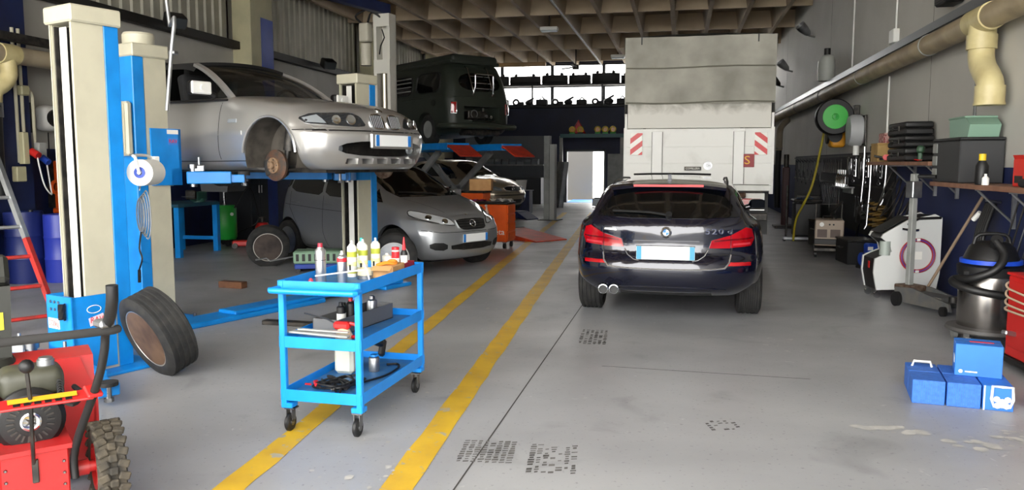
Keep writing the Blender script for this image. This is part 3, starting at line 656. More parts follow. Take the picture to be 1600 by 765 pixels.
    for i in range(4):
        a0 = i*pi/2; mb = MB().add([p+n*.0125]+[p+n*.0125+q @ V((.027*cos(a0+j*pi/12), .027*sin(a0+j*pi/12), 0)) for j in range(7)], [(0, j, j+1) for j in range(1, 7)])
        part('emblem_quarter', mb, m_plateblue if i % 2 else m_plate, e)
    lt = obj('model_lettering', None, t, (0, 0, 0), None, 'chrome model lettering')
    for ch_, y in (('5', -.375), ('2', -.435), ('0', -.495), ('d', -.575)):
        p, n = sf.hit(y, .915, 'b', .006); text_mesh(ch_, .075 if ch_ != 'd' else .07, 'letter', m_chrome, lt, p, (R(90), 0, math.atan2(n.y, n.x)+pi/2), .004, sx=1.35)
    part('left_badge', sf.patch([(.46, .915), (.58, .918), (.575, .935), (.47, .932)], 'b', .005), m_chrome, t, label='small bright badge on the left of the tailgate')
    # seams, bumper
    part('tailgate_seam', sf.seam([(-.60, .95), (-.595, .76), (-.58, .70), (.58, .70), (.595, .76), (.60, .95)], 'b', .008), m_black, t)
    part('bumper_crease', MB().tube([sf.hit(y, .40-.02*(y/.5)**2, 'b', .002)[0] for y in [-.55+i*.1 for i in range(12)]], .006, 6), m_dkblue, t)
    part('bumper_apron', sf.patch(rect(-.42, .42, .318, .345), 'b', .004), m_black, t)
    part('underbody', MB().bx(-1.75, 2.0, -.58, .58, .26, .36), m_black, t)
    for y in (.47, .57):
        part('exhaust_tip', MB().lathe([(.042, -.12), (.042, .0), (.046, .004), (.040, .006), (.036, -.0), (.034, -.03)], 22, (-2.55, y, .365), V((-1, 0, 0))), m_chrome, t); part('exhaust_bore', MB().cyl((-2.51, y, .365), (-2.525, y, .365), .035), m_black, t)
    for s, sd in ((-1, 'r'), (1, 'l')):
        part('door_seam', sf.seam([(-.45, 1.0), (-.45, .35)], sd), m_black, t)
        mr = part('door_mirror', MB().box((.62, s*1.0, 1.03), (.12, .20, .12), (0, 0, s*-.15), .05).cyl((.62, s*.86, .98), (.62, s*.93, 1.0), .035), m_dkblue, t)
        part('mirror_glass', MB().box((.556, s*1.01, 1.03), (.006, .17, .10), (0, 0, s*-.15), .003), mat('mirror_glass', '#23262a', .05, .8), mr)
        part('mirror_base', MB().box((.565, s*1.0, .955), (.05, .19, .02), None, .008), m_chrome, mr)
        for x in (-1.484, 1.484): make_wheel(t, (x, s*.80, .325), .325, .245, .235, m_alu, 10, rot=(0, 0, 0 if s < 0 else pi))
build_wagon()
# ================================================================ silver compact hatchback on the floor behind the lift
def compact(name, label, loc, rz, paint, st, fprof, axf, axr, wr_, wheelr, kf=(.45, 2.4), rprof=[(.2, 0), (.6, .06), (1.3, -.12)], pr=None):
    t = thing(name, label, 'car', loc, rz)
    me = body_loft(st, fprof=fprof, kf=kf, rampf=.6, rprof=rprof, kr=(.3, 2.5), nu=84); sf = Surf(me); cuts = []
    for s in (-1, 1):
        for x in (axf, axr): cuts.append(cutter(x, wheelr+.015, wheelr+.045, s*.5, s*1.2))
    body = obj('body', boolean(me, cuts), t); body.data.materials.clear(); body.data.materials.append(paint)
    for s in (-1, 1):
        for x in (axf, axr): make_wheel(t, (x, s*wr_, wheelr), wheelr, .19, wheelr-.10, m_alu, 9, rot=(0, 0, 0 if s < 0 else pi))
        for x in (axf, axr): part('arch_liner', arch_shell(x, wheelr+.015, wheelr+.042, s*(wr_+.03), s*.51), m_black, t); part('liner_wall', half_disc(x, wheelr+.015, wheelr+.04, s*.515, s*.505), m_black, t)
    part('underbody', MB().bx(axr-.3, axf+.45, -.55, .55, .16, .24), m_black, t)
    return t, sf
def build_aclass():
    def S(x, zb, wb, wm, zs, ws, zg, wg, zt): return (x, [(0, zb), (wb*.8, zb), (wb, zb+.07), (wm-.015, .42), (wm, .62), (wm-.006, .76), (ws, zs), (wg, zg), (wg*.6, zg*.3+zt*.7), (0, zt)])
    st = [S(-1.70, .30, .68, .77, 1.0, .76, 1.36, .56, 1.43), S(-1.45, .24, .76, .85, 1.06, .82, 1.45, .58, 1.53), S(-.9, .19, .80, .88, 1.07, .84, 1.50, .60, 1.575), S(-.3, .18, .80, .882, 1.05, .84, 1.525, .61, 1.593), S(.15, .18, .80, .88, 1.02, .84, 1.49, .61, 1.555),
          S(.65, .18, .80, .88, .99, .835, 1.25, .66, 1.325), S(1.08, .18, .80, .88, .96, .82, 1.045, .70, 1.11), S(1.30, .18, .80, .878, .92, .81, .98, .70, 1.035), S(1.65, .18, .76, .84, .83, .76, .875, .64, .935), S(1.90, .19, .68, .76, .735, .66, .77, .52, .82)]
    t, sf = compact('compact_car', 'silver grey compact hatchback standing on the floor behind the lift column', (-4.63, 12.0, 0), R(-29), m_silver2, st,
                    [(.18, .0), (.30, .12), (.45, .155), (.58, .15), (.66, .11), (.74, .07), (.82, 0)], 1.284, -1.284, .79, .315)
    part('windscreen', sf.patch(rnd([(1.10, -.66), (.25, -.55), (.25, .55), (1.10, .66), (1.20, .35), (1.23, 0), (1.20, -.35)], 1), 't', .005), m_glass, t)
    part('wiper', MB().tube([sf.hit(x, y, 't', .02)[0] for x, y in ((1.18, .1), (1.10, -.2), (1.02, -.52))], .01, 6), m_black, t)
    for s, sd in ((-1, 'r'), (1, 'l')):
        part('front_door_window', sf.patch(rnd([(.72, 1.0), (.30, 1.37), (-.28, 1.46), (-.30, 1.05)], 1, .12), sd, .005), m_glass, t)
        part('front_quarter_window', sf.patch([(.80, .99), (1.02, .985), (.80, 1.17)], sd, .005), m_glass, t)
        part('rear_door_window', sf.patch(rnd([(-.38, 1.05), (-.36, 1.465), (-.95, 1.46), (-1.15, 1.40), (-1.22, 1.16), (-1.05, 1.09)], 1, .12), sd, .005), m_glass, t)
        part('rear_quarter_window', sf.patch(rnd([(-1.25, 1.14), (-1.22, 1.40), (-1.48, 1.37), (-1.52, 1.20)], 1), sd, .005), m_glass, t)
        part('door_seam', sf.seam([(.72, .98), (.80, .75), (.82, .5), (.75, .26), (-.25, .24), (-.33, .5), (-.33, 1.05)], sd), m_black, t)
        part('rear_door_seam', sf.seam([(-.36, .25), (-.85, .26), (-.98, .55), (-1.22, .85), (-1.2, 1.1)], sd), m_black, t)
        for x in (-.18, -1.05): part('door_handle', MB().tube([sf.hit(x+d, .93, sd, o)[0] for d, o in ((-.1, .0), (-.07, .03), (.07, .03), (.1, .0))], .012, 6), m_silver2, t)
        part('side_line', sf.seam([(.9, .80), (-.3, .84), (-1.4, .90)], sd, .006), m_dsteel, t)
        mr = part('door_mirror', MB().box((.70, s*.98, 1.06), (.11, .20, .14), (0, 0, s*.1), .04).cyl((.72, s*.84, 1.0), (.71, s*.92, 1.03), .03), m_silver2, t)
        hl = rnd([(.32, .66), (.66, .735), (.77, .80), (.76, .87), (.70, .88), (.45, .80), (.33, .735)], 1); hl = hl if s > 0 else mir(hl)
        h = part('headlight', sf.patch(hl, 'f', .006), mat('headlamp_clear', '#d9dee2', .12, .35, coat=.6), t, label='almond-shaped clear headlight'); part('lamp_rim', MB().tube([sf.hit(a, b, 'f', .006)[0] for a, b in hl], .007, 6, closed=True), m_dsteel, h)
        for yy, zz, r in ((.45, .735, .045), (.60, .785, .05)):
            p, n = sf.hit(s*yy, zz, 'f', .008); part('lamp_ring', MB().lathe([(r, 0), (r*.9, .006), (.001, .004)], 18, p, n), m_chrome, h)
        fg = rnd([(.46, .33), (.68, .35), (.70, .45), (.47, .44)], 1); part('fog_recess', sf.patch(fg if s > 0 else mir(fg), 'f', .004), m_black, t)
        part('bonnet_crease', sf.seam([(1.78, s*.33), (1.5, s*.46), (1.2, s*.58)], 't', .006), m_dsteel, t)
        tl = [(.56, .85), (.72, .85), (.68, 1.25), (.58, 1.25)]; part('tail_light', sf.patch(tl if s > 0 else mir(tl), 'b', .006), m_redlens, t)
    g = rnd([(-.30, .76), (.30, .76), (.27, .63), (.2, .60), (-.2, .60), (-.27, .63)], 1, .15)
    gr = part('grille', sf.patch(g, 'f', .008), m_black, t, label='black grille with bright bars and star badge')
    for z in (.635, .67, .705, .735): part('grille_bar', MB().tube([sf.hit(y, z, 'f', .011)[0] for y in (-.255, -.12, 0, .12, .255)], .005, 5), m_dsteel, gr)
    part('grille_surround', MB().tube([sf.hit(a, b, 'f', .008)[0] for a, b in g], .009, 6, closed=True), m_silver2, gr)
    p, n = sf.hit(0, .69, 'f', .016); mb = MB().torus(p, .052, .006, 24, 6, n)
    for a in (pi/2, pi/2+2.094, pi/2-2.094): mb.cyl(p, p+V((0, cos(a)*.05, sin(a)*.05)), .008, .003, 6)
    part('star_badge', mb, m_chrome, gr)
    p, n = sf.hit(1.87, 0, 't', .0); part('bonnet_emblem', MB().lathe([(.02, 0), (.018, .004), (.001, .006)], 14, p, n), m_chrome, t)
    part('lower_grille', sf.patch(rnd([(-.40, .33), (.40, .33), (.42, .425), (-.42, .425)], 1), 'f', .004), m_black, t)
    for z in (.35, .375, .40): part('lower_grille_bar', MB().tube([sf.hit(y, z, 'f', .008)[0] for y in (-.39, -.2, 0, .2, .39)], .005, 5), m_dsteel, t)
    p, n = sf.hit(0, .50, 'f', 0); pl = part('number_plate', MB().box((p.x+.012, 0, .495), (.012, .50, .115), None, .004), m_plate, t, label='white number plate with blue ends')
    for s in (-1, 1): part('plate_band', MB().box((p.x+.0155, s*.225, .495), (.01, .045, .11)), m_plateblue, pl)
    part('bumper_seam', sf.seam([(-.76, .62), (-.55, .585), (-.3, .585), (.3, .585), (.55, .585), (.76, .62)], 'f', .007), m_black, t)
build_aclass()
def build_hatch():
    def S(x, zb, wb, wm, zs, ws, zg, wg, zt): return (x, [(0, zb), (wb*.8, zb), (wb, zb+.07), (wm-.015, .40), (wm, .56), (wm-.006, .70), (ws, zs), (wg, zg), (wg*.6, zg*.3+zt*.7), (0, zt)])
    st = [S(-1.68, .32, .62, .72, .95, .72, 1.2, .5, 1.28), S(-1.3, .22, .72, .81, .97, .79, 1.33, .55, 1.40), S(-.5, .18, .75, .82, .95, .79, 1.37, .57, 1.43), S(.0, .18, .75, .82, .93, .79, 1.35, .57, 1.41), S(.5, .18, .75, .82, .90, .78, 1.12, .62, 1.18),
          S(.85, .18, .75, .82, .88, .77, .93, .66, .99), S(1.25, .18, .75, .82, .83, .76, .87, .64, .93), S(1.6, .18, .70, .78, .74, .72, .77, .58, .83), S(1.82, .20, .62, .70, .64, .62, .67, .5, .72)]
    t, sf = compact('small_hatchback', 'champagne small hatchback in the dark behind the orange tool cabinet', (-6.0, 21.9, .22), R(-28), m_champ, st, [(.18, -.02), (.35, .10), (.5, .11), (.6, .06), (.72, 0)], 1.22, -1.25, .73, .29)
    part('windscreen', sf.patch(rnd([(.85, -.62), (.12, -.52), (.12, .52), (.85, .62), (.95, 0)], 1), 't', .005), m_glass, t)
    for s, sd in ((-1, 'r'), (1, 'l')):
        part('side_window', sf.patch(rnd([(.55, .93), (.05, 1.31), (-.9, 1.33), (-1.2, 1.2), (-1.1, 1.0)], 1), sd, .005), m_glass, t)
        hl = rnd([(.40, .58), (.68, .62), (.72, .72), (.42, .69)], 1); part('headlight', sf.patch(hl if s > 0 else mir(hl), 'f', .006), m_lens, t)
        part('fog_recess', sf.patch([(s*.42, .30), (s*.62, .32), (s*.62, .40), (s*.42, .40)], 'f', .004), m_black, t)
        part('door_mirror', MB().box((.50, s*.92, .98), (.10, .18, .13), None, .04).cyl((.5, s*.78, .93), (.5, s*.86, .96), .03), m_black, t)
    g = rnd([(-.36, .70), (.36, .70), (.28, .58), (-.28, .58)], 1); gr = part('grille', sf.patch(g, 'f', .006), m_black, t); part('grille_surround', MB().tube([sf.hit(a, b, 'f', .007)[0] for a, b in g], .012, 6, closed=True), m_chrome, gr)
    p, n = sf.hit(0, .64, 'f', .01); part('badge', MB().torus(p, .045, .008, 20, 6, n), m_chrome, gr)
    part('lower_intake', sf.patch(rect(-.35, .35, .26, .36), 'f', .004), m_black, t); part('bumper_strip', MB().tube([sf.hit(y, .48, 'f', .006)[0] for y in (-.65, -.4, -.2, 0, .2, .4, .65)], .014, 6), m_black, t)
    part('bumper_seam', sf.seam([(-.70, .55), (0, .55), (.70, .55)], 'f'), m_black, t)
build_hatch()
# ================================================================ army green camper van on the scissor lift
VANZ = 1.87
def build_van():
    t = thing('camper_van', 'dark army green camper van lifted high, rear towards the workshop lane', 'van', (-5.97, 18.94, VANZ), R(138.4))
    def S(x, zb, wb, wm, zs, ws, zg, wg, zt): return (x, [(0, zb), (wb*.85, zb), (wb, zb+.06), (wm, .60), (wm+.01, .85), (ws+.015, zs-.06), (ws, zs), (wg, zg), (wg-.05, zg+.07), (wg*.55, zt-.01), (0, zt)])
    st = [S(-2.16, .36, .70, .76, 1.12, .76, 1.70, .64, 1.80), S(-2.0, .33, .77, .83, 1.14, .83, 1.76, .71, 1.88), S(-1.6, .30, .80, .86, 1.15, .855, 1.79, .74, 1.93), S(0, .28, .80, .86, 1.15, .855, 1.80, .75, 1.95), S(1.5, .30, .80, .86, 1.15, .855, 1.78, .74, 1.93), S(1.9, .33, .77, .83, 1.13, .82, 1.72, .70, 1.86), S(2.12, .38, .68, .74, 1.10, .72, 1.62, .60, 1.75)]
    me = body_loft(st, rprof=[(.36, -.04), (.5, .04), (.9, .05), (1.12, .03), (1.4, -.03), (1.8, -.22)], kr=(.14, 3), rampr=.5, fprof=[(.38, 0), (.9, .1), (1.1, .06), (1.7, -.35)], kf=(.3, 2.5), nu=60)
    sf = Surf(me); cuts = []
    for s in (-1, 1):
        for x in (-1.2, 1.2): cuts.append(cutter(x, .45, .37, s*.5, s*1.2))
    cuts.append(cutbox(-2.6, -1.75, -.47, .47, .62, .92))
    body = obj('body', boolean(me, cuts), t); body.data.materials.clear(); body.data.materials.append(m_army)
    part('raised_roof', MB().box((-.2, 0, 1.97), (3.5, 1.24, .2), None, .08).box((-.15, 0, 1.90), (3.6, 1.32, .08), None, .03), mat('pop_top', '#272c26', .6), t, label='boxy pop-up roof')
    part('rear_window', sf.patch(rnd([(-.56, 1.25), (.56, 1.25), (.52, 1.66), (-.52, 1.66)], 2), 'b', .006), m_glass, t)
    part('belt_line', MB().tube([sf.hit(x, 1.14, 'l', .004)[0] for x in (-1.9, -1.2, 0, 1.2, 1.9)], .012, 6), m_army, t); part('belt_line', MB().tube([sf.hit(y, 1.12, 'b', .004)[0] for y in (-.7, -.3, 0, .3, .7)], .012, 6), m_army, t)
    for sd in 'lr':
        for a, b in ((-1.75, -.75), (-.55, .45), (.65, 1.55)):
            w_ = part('side_window', sf.patch(rnd(rect(a, b, 1.24, 1.68), 2, .15), sd, .005), m_glass, t)
            part('window_rubber', sf.rail(rnd(rect(a, b, 1.24, 1.68), 2, .15), sd, .014, .006, loop=True), m_black, w_)
            if a == -.55:
                for z in (1.33, 1.43, 1.53, 1.62): part('louvre_slat', MB().box((-.05, (.86 if sd == 'l' else -.86)*(1-.09*(z-1.15)), z), (.9, .03, .02)), m_gray, w_)
        part('air_scoop', sf.patch(rnd([(-1.62, .93), (-1.50, .93), (-1.46, 1.06), (-1.66, 1.08)], 1), sd, .012), m_black, t)
        part('sliding_door_seam', sf.seam([(-.65, 1.7), (-.65, .42), (.55, .42), (.55, 1.7)], sd, .012), m_black, t)
    for s in (-1, 1):
        tl = part('tail_light', sf.patch([(s*.66, .76), (s*.755, .76), (s*.755, 1.0), (s*.66, 1.0)], 'b', .03, .04), m_redlens, t); part('lamp_rim', sf.rail(rect(s*.66, s*.755, .76, 1.0), 'b', .012, .03, loop=True), m_chrome, tl)
        for x in (-1.2, 1.2): make_wheel(t, (x, s*.73, .435), .325, .185, .19, m_gray, steel=True, rot=(0, 0, 0 if s < 0 else pi))
    part('rear_bumper', MB().tube([(-1.85, .90, .48), (-2.2, .87, .48), (-2.32, .7, .48), (-2.35, 0, .48), (-2.32, -.7, .48), (-2.2, -.87, .48), (-1.85, -.90, .48)], .06, 8, sm=4), mat('bumper_green', '#2f352e', .5), t)
    eb = part('engine', MB().box((-1.9, 0, .74), (.25, .5, .2), None, .03).cyl((-2.06, .12, .76), (-1.9, .12, .76), .09).cyl((-2.05, -.2, .72), (-1.9, -.2, .72), .06).tube([(-2.05, .3, .66), (-2.08, .1, .68), (-2.08, -.3, .7)], .02), m_dsteel, t)
    part('engine_fan', MB().torus((-2.07, .12, .76), .085, .012, 20, 6, 'X').cyl((-2.1, -.2, .72), (-2.05, -.2, .72), .035), m_alu, eb)
    part('oil_filler', MB().cyl((-2.06, -.32, .70), (-2.1, -.32, .70), .04).box((-2.08, -.1, .86), (.03, .05, .08)), m_chrome, eb)
    part('exhaust_box', MB().cyl((-2.1, -.5, .36), (-2.1, .5, .36), .08).tube([(-2.1, .3, .36), (-2.35, .32, .30)], .025), m_dsteel, t)
    bk = MB()   # folding bicycle rack of bent tube
    for y in (-.26, .26):
        p0 = sf.hit(y, 1.72, 'b', .05)[0]; p1 = sf.hit(y, 1.16, 'b', .04)[0]
        bk.tube([p0+V((.1, 0, .06)), p0, (p0+p1)/2+V((-.03, 0, 0)), p1+V((-.05, 0, .04)), p1], .018, 8)
        q = sf.hit(y*.9, 1.5, 'b', .22)[0]; bk.tube([p1+V((-.02, 0, .02)), q+V((0, 0, -.24)), q], .016, 8)
    a = sf.hit(-.235, 1.5, 'b', .22)[0]; c = sf.hit(.235, 1.5, 'b', .22)[0]; bk.tube([a, a+V((0, .03, .03)), c+V((0, -.03, .03)), c], .016, 8)
    for z in (1.3, 1.42, 1.56): bk.tube([sf.hit(.26, z, 'b', .05)[0], sf.hit(-.26, z, 'b', .05)[0]], .012, 6)
    part('bicycle_rack', bk, m_chrome, t, label='bent chrome bicycle rack folded on the tailgate')
    part('windscreen', sf.patch(rnd([(-.6, 1.2), (.6, 1.2), (.54, 1.62), (-.54, 1.62)], 2), 'f', .006), m_glass, t)
    part('door_mirror', MB().box((1.75, 1.02, 1.3), (.05, .14, .2), None, .02).cyl((1.7, .8, 1.25), (1.75, .98, 1.27), .012), m_black, t)
    part('handle_bar', MB().tube([sf.hit(.35, .62, 'b', .0)[0], sf.hit(.3, .60, 'b', .05)[0], sf.hit(-.3, .60, 'b', .05)[0], sf.hit(-.35, .62, 'b', .0)[0]], .01, 6), m_dsteel, t)
build_van()
# scissor lift under the van
def build_scissor():
    t = thing('scissor_lift', 'grey scissor lift with blue runways and red end flaps holding the green van', 'vehicle lift', (-5.97, 18.94, 0), R(138.4)); zt = VANZ+.11
    for s in (-1, 1):
        p = part('runway', MB().box((0, s*.72, zt-.075), (4.7, .56, .15), None, .01), m_liftblue, t, label='blue runway')
        part('end_flap', MB().box((-2.58, s*.72, zt-.17), (.56, .56, .03), (0, -.45, 0), .006).cyl((-2.34, s*.72-.28, zt-.08), (-2.34, s*.72+.28, zt-.08), .03), m_rampred, p, label='red drop-down end flap')
        for a, b in (((-1.35, .1), (1.35, zt-.16)), ((1.35, .1), (-1.35, zt-.16))):
            d = V((b[0]-a[0], 0, b[1]-a[1])); ang = -math.atan2(d.z, d.x); off = .13 if a[0] < 0 else -.13
            part('scissor_arm', MB().box(((a[0]+b[0])/2, s*.72+off, (a[1]+b[1])/2), (d.length, .08, .16), (0, ang, 0), .01), m_gray, t)
        part('hydraulic_ram', MB().cyl((-.8, s*.72, .2), (.5, s*.72, 1.2), .05).cyl((.3, s*.72, 1.05), (.9, s*.72, 1.5), .03), m_steel, t)
        part('base_frame', MB().bx(-1.6, 1.6, s*.72-.28, s*.72-.18, 0, .1).bx(-1.6, 1.6, s*.72+.18, s*.72+.28, 0, .1).bx(-1.6, -1.5, s*.72-.28, s*.72+.28, 0, .1).bx(1.5, 1.6, s*.72-.28, s*.72+.28, 0, .1), m_liftblue, t)
        part('pivot_pin', MB().cyl((0, s*.72-.2, (zt-.06)/2), (0, s*.72+.2, (zt-.06)/2), .04), m_steel, t)
    part('cross_beam', MB().bx(1.45, 1.55, -1, 1, .02, .1), m_gray, t)
build_scissor()
# ================================================================ canvas-backed truck
def build_truck():
    t = thing('canvas_truck', 'tall lorry with weathered grey canvas top and white tailboard seen from behind', 'truck', (.28, 13.45, 0), 0)
    W = 1.165; L_ = 6.0; bed = 1.20; tb = 2.10; zt = 3.57
    ch = part('chassis', MB().bx(-.45, -.35, .2, L_+1.8, .75, .98).bx(.35, .45, .2, L_+1.8, .75, .98).bx(-W+.1, W-.1, .3, .42, .98, 1.1).bx(-W+.1, W-.1, 2.5, 2.62, .98, 1.1).bx(-.45, .45, .25, .35, .75, .95), m_dsteel, t)
    part('load_floor', MB().bx(-W+.02, W-.02, .06, L_, 1.08, bed+.02), m_dsteel, t)
    bd = part('tailboard', MB().bx(-W, W, .0, .04, bed, tb), m_truckwhite, t, label='white dropside tailboard of wide planks')
    zs = [bed+.005, bed+.335, bed+.605, tb-.005]
    for a, b in zip(zs, zs[1:]):
        for x0, x1 in ((-W+.01, -.735), (-.56, .56), (.735, W-.01)): part('board', MB().bx(x0, x1, -.012, .005, a+.004, b-.004, .004), m_truckwhite, bd)
    for s in (-1, 1):
        part('tailboard_post', MB().box((s*.647, -.012, (bed+tb)/2-.02), (.165, .05, tb-bed-.05), None, .008), mat('truck_post_white', '#e8e8e4', .5), bd)
        for dx in (-.0855, .0855): part('post_gap', MB().box((s*.647+dx, -.014, (bed+tb)/2-.02), (.008, .03, tb-bed-.06)), m_dsteel, bd)
        part('corner_post', MB().bx(s*W-.03, s*W+.03, -.01, .08, 1.05, tb+.02, .005), m_truckwhite, t)
        # red and white marker board
        mk = part('marker_board', MB().box((s*.985, -.028, 1.855), (.20, .02, .36), None, .004), mat('marker_white', '#e9e6df', .4), t, label='red and white striped marker board')
        for k in range(-1, 3):
            z0 = 1.675+k*.18; P = []
            x0, x1 = s*.985-.098, s*.985+.098
            za, zb_ = (z0, z0+.15) if s < 0 else (z0+.15, z0)
            poly = [(x0, za), (x1, zb_), (x1, zb_+.09), (x0, za+.09)]; lo, hi = 1.677, 2.033
            poly = clipz(clipz(poly, lo, 1), hi, -1)
            if len(poly) > 2: part('red_stripe', MB().prism(poly, -.0405, -.0385, 'xz'), mat('marker_red', '#c8282c', .4), mk)
    # upper fixed board, worn at the top
    m_worn = mat('worn_white_board', '#cfcdc5', .65); nt, N, LK, b = nodes_of(m_worn); tcw = N.new('ShaderNodeTexCoord').outputs['Object']; sx = N.new('ShaderNodeSeparateXYZ'); LK.new(tcw, sx.inputs[0])
    mr = N.new('ShaderNodeMapRange'); mr.inputs[1].default_value = 2.15; mr.inputs[2].default_value = 2.62; LK.new(sx.outputs[2], mr.inputs[0])
    ad = N.new('ShaderNodeMath'); ad.operation = 'MULTIPLY'; LK.new(mr.outputs[0], ad.inputs[0]); LK.new(noise(nt, 5, 8, tcw, .6), ad.inputs[1])
    LK.new(ramp(nt, ad.outputs[0], [(.2, '#d2d0c8'), (.42, '#a19e94'), (.6, '#76736a')]), b.inputs['Base Color'])
    part('upper_board', MB().box((0, .03, 2.315), (2*W-.06, .05, .41), None, .006), m_worn, t, label='upper board with flaking grey wear')
    # canvas tilt over hoops
    def cz(x, z): return -.03+.018*sin(6*z+3*x)+.012*sin(14*x+5*z)
    rows = [[(x, cz(x, z), z) for x in [-W-.02+i*(2*W+.04)/24 for i in range(25)]] for z in [2.50+j*(zt-2.5)/16 for j in range(17)]]
    cv = MB().grid(rows)
    for s in (-1, 1): cv.grid([[(s*(W+.02+.01*sin(5*y+4*z)), y, z) for y in [-.03]+[i*L_/20 for i in range(1, 21)]] for z in [2.3+j*(zt-2.3)/8 for j in range(9)]])
    cv.grid([[(x, y, zt+.04*(1-(x/W)**2)+.01*sin(3*y)) for y in [-.03]+[i*L_/20 for i in range(1, 21)]] for x in [-W-.02+i*(2*W+.04)/10 for i in range(11)]])
    cv = part('canvas_tilt', cv, m_canvas, t, label='weathered grey canvas cover', ang=50)
    for z in (2.52, 3.08): part('canvas_hem', MB().tube([(x, cz(x, z)-.006, z+.012*sin(3*x)) for x in [-W+i*2*W/16 for i in range(17)]], .012, 6), mat('canvas_hem', '#6d6b60', .85), cv)
    for x in (-.92, .90): part('canvas_strap', MB().box((x, -.06, zt-.06), (.02, .012, .12)), m_black, cv)
    for s in (-1, 1): part('side_board', MB().bx(s*W-.02, s*W+.02, .05, L_, bed, 2.35), m_truckwhite, t)
    # S sign, maker's plate, oval
    sg = part('service_sign', MB().box((.78, -.03, 1.585), (.22, .012, .21), None, .004), mat('sign_maroon', '#8e1f26', .5), t, label='maroon square sign with a yellow letter S')
    text_mesh('S', .19, 'sign_letter', mat('sign_yellow', '#e2a92a', .5), sg, (.78, -.038, 1.585), (R(90), 0, 0), .002, sx=1.15)
    pl = part('maker_plate', MB().box((-.07, -.03, 1.455), (.27, .01, .062), None, .003), m_dsteel, t)
    text_mesh('COMILLERA', .042, 'maker_lettering', m_paper, pl, (-.07, -.0365, 1.455), (R(90), 0, 0), .001)
    ov = part('oval_badge', MB().lathe([(.07, 0), (.07, .008), (.001, .009)], 24, (.17, -.017, 1.50), V((0, -1, 0))), m_steel, t); ov.scale = (1, 1, 1)
    text_mesh('CH', .055, 'badge_lettering', m_dsteel, ov, (.17, -.028, 1.50), (R(90), 0, 0), .001)
    # hinges, bumper, lamps
    part('tailboard_hinge_rail', MB().bx(-W, W, -.02, .08, 1.10, 1.19, .006), m_truckwhite, t)
    part('rear_bumper', MB().bx(-W+.05, W-.05, -.02, .08, .62, .74, .01), m_dsteel, t)
    for s in (-1, 1):
        lb = part('lamp_bracket', MB().bx(s*.85-.22, s*.85+.22, .0, .05, .86, 1.06, .006), m_truckwhite, t)
        part('tail_lamp', MB().box((s*.86, -.03, .92), (.30, .06, .11), None, .012), m_redlens, lb, label='red rear lamp')
        part('mudguard', MB().bx(s*.9-.28, s*.9+.28, .55, .58, .35, 1.05), m_black, t)
        for dx in (.72, 1.0): make_wheel(t, (s*dx, 1.3, .46), .46, .25, .28, m_gray, steel=True, rot=(0, 0, R(90 if s > 0 else -90)))
        make_wheel(t, (s*.95, 5.2+.8, .46), .46, .25, .28, m_gray, steel=True, rot=(0, 0, R(90 if s > 0 else -90)))
    cb = part('cab', MB().box((0, L_+1.1, 1.75), (2.2, 1.7, 1.9), None, .12).bx(-1.05, 1.05, L_+.3, L_+1.9, .55, .85), m_truckwhite, t)
    part('wheel_axle', MB().cyl((-1, 1.3, .46), (1, 1.3, .46), .07).sph((0, 1.3, .46), .2, 12), m_dsteel, t)
    part('tow_coupling', MB().box((.62, -.05, 1.03), (.3, .1, .08), None, .01).cyl((.62, -.12, 1.0), (.62, .1, 1.0), .03), m_rust, t)
def clipz(poly, z, s):
    o = []
    for i in range(len(poly)):
        a, b = poly[i], poly[(i+1) % len(poly)]; ia = s*(a[1]-z) >= 0; ib = s*(b[1]-z) >= 0
        if ia: o.append(a)
        if ia != ib: k = (z-a[1])/(b[1]-a[1]); o.append((a[0]+(b[0]-a[0])*k, z))
    return o
build_truck()
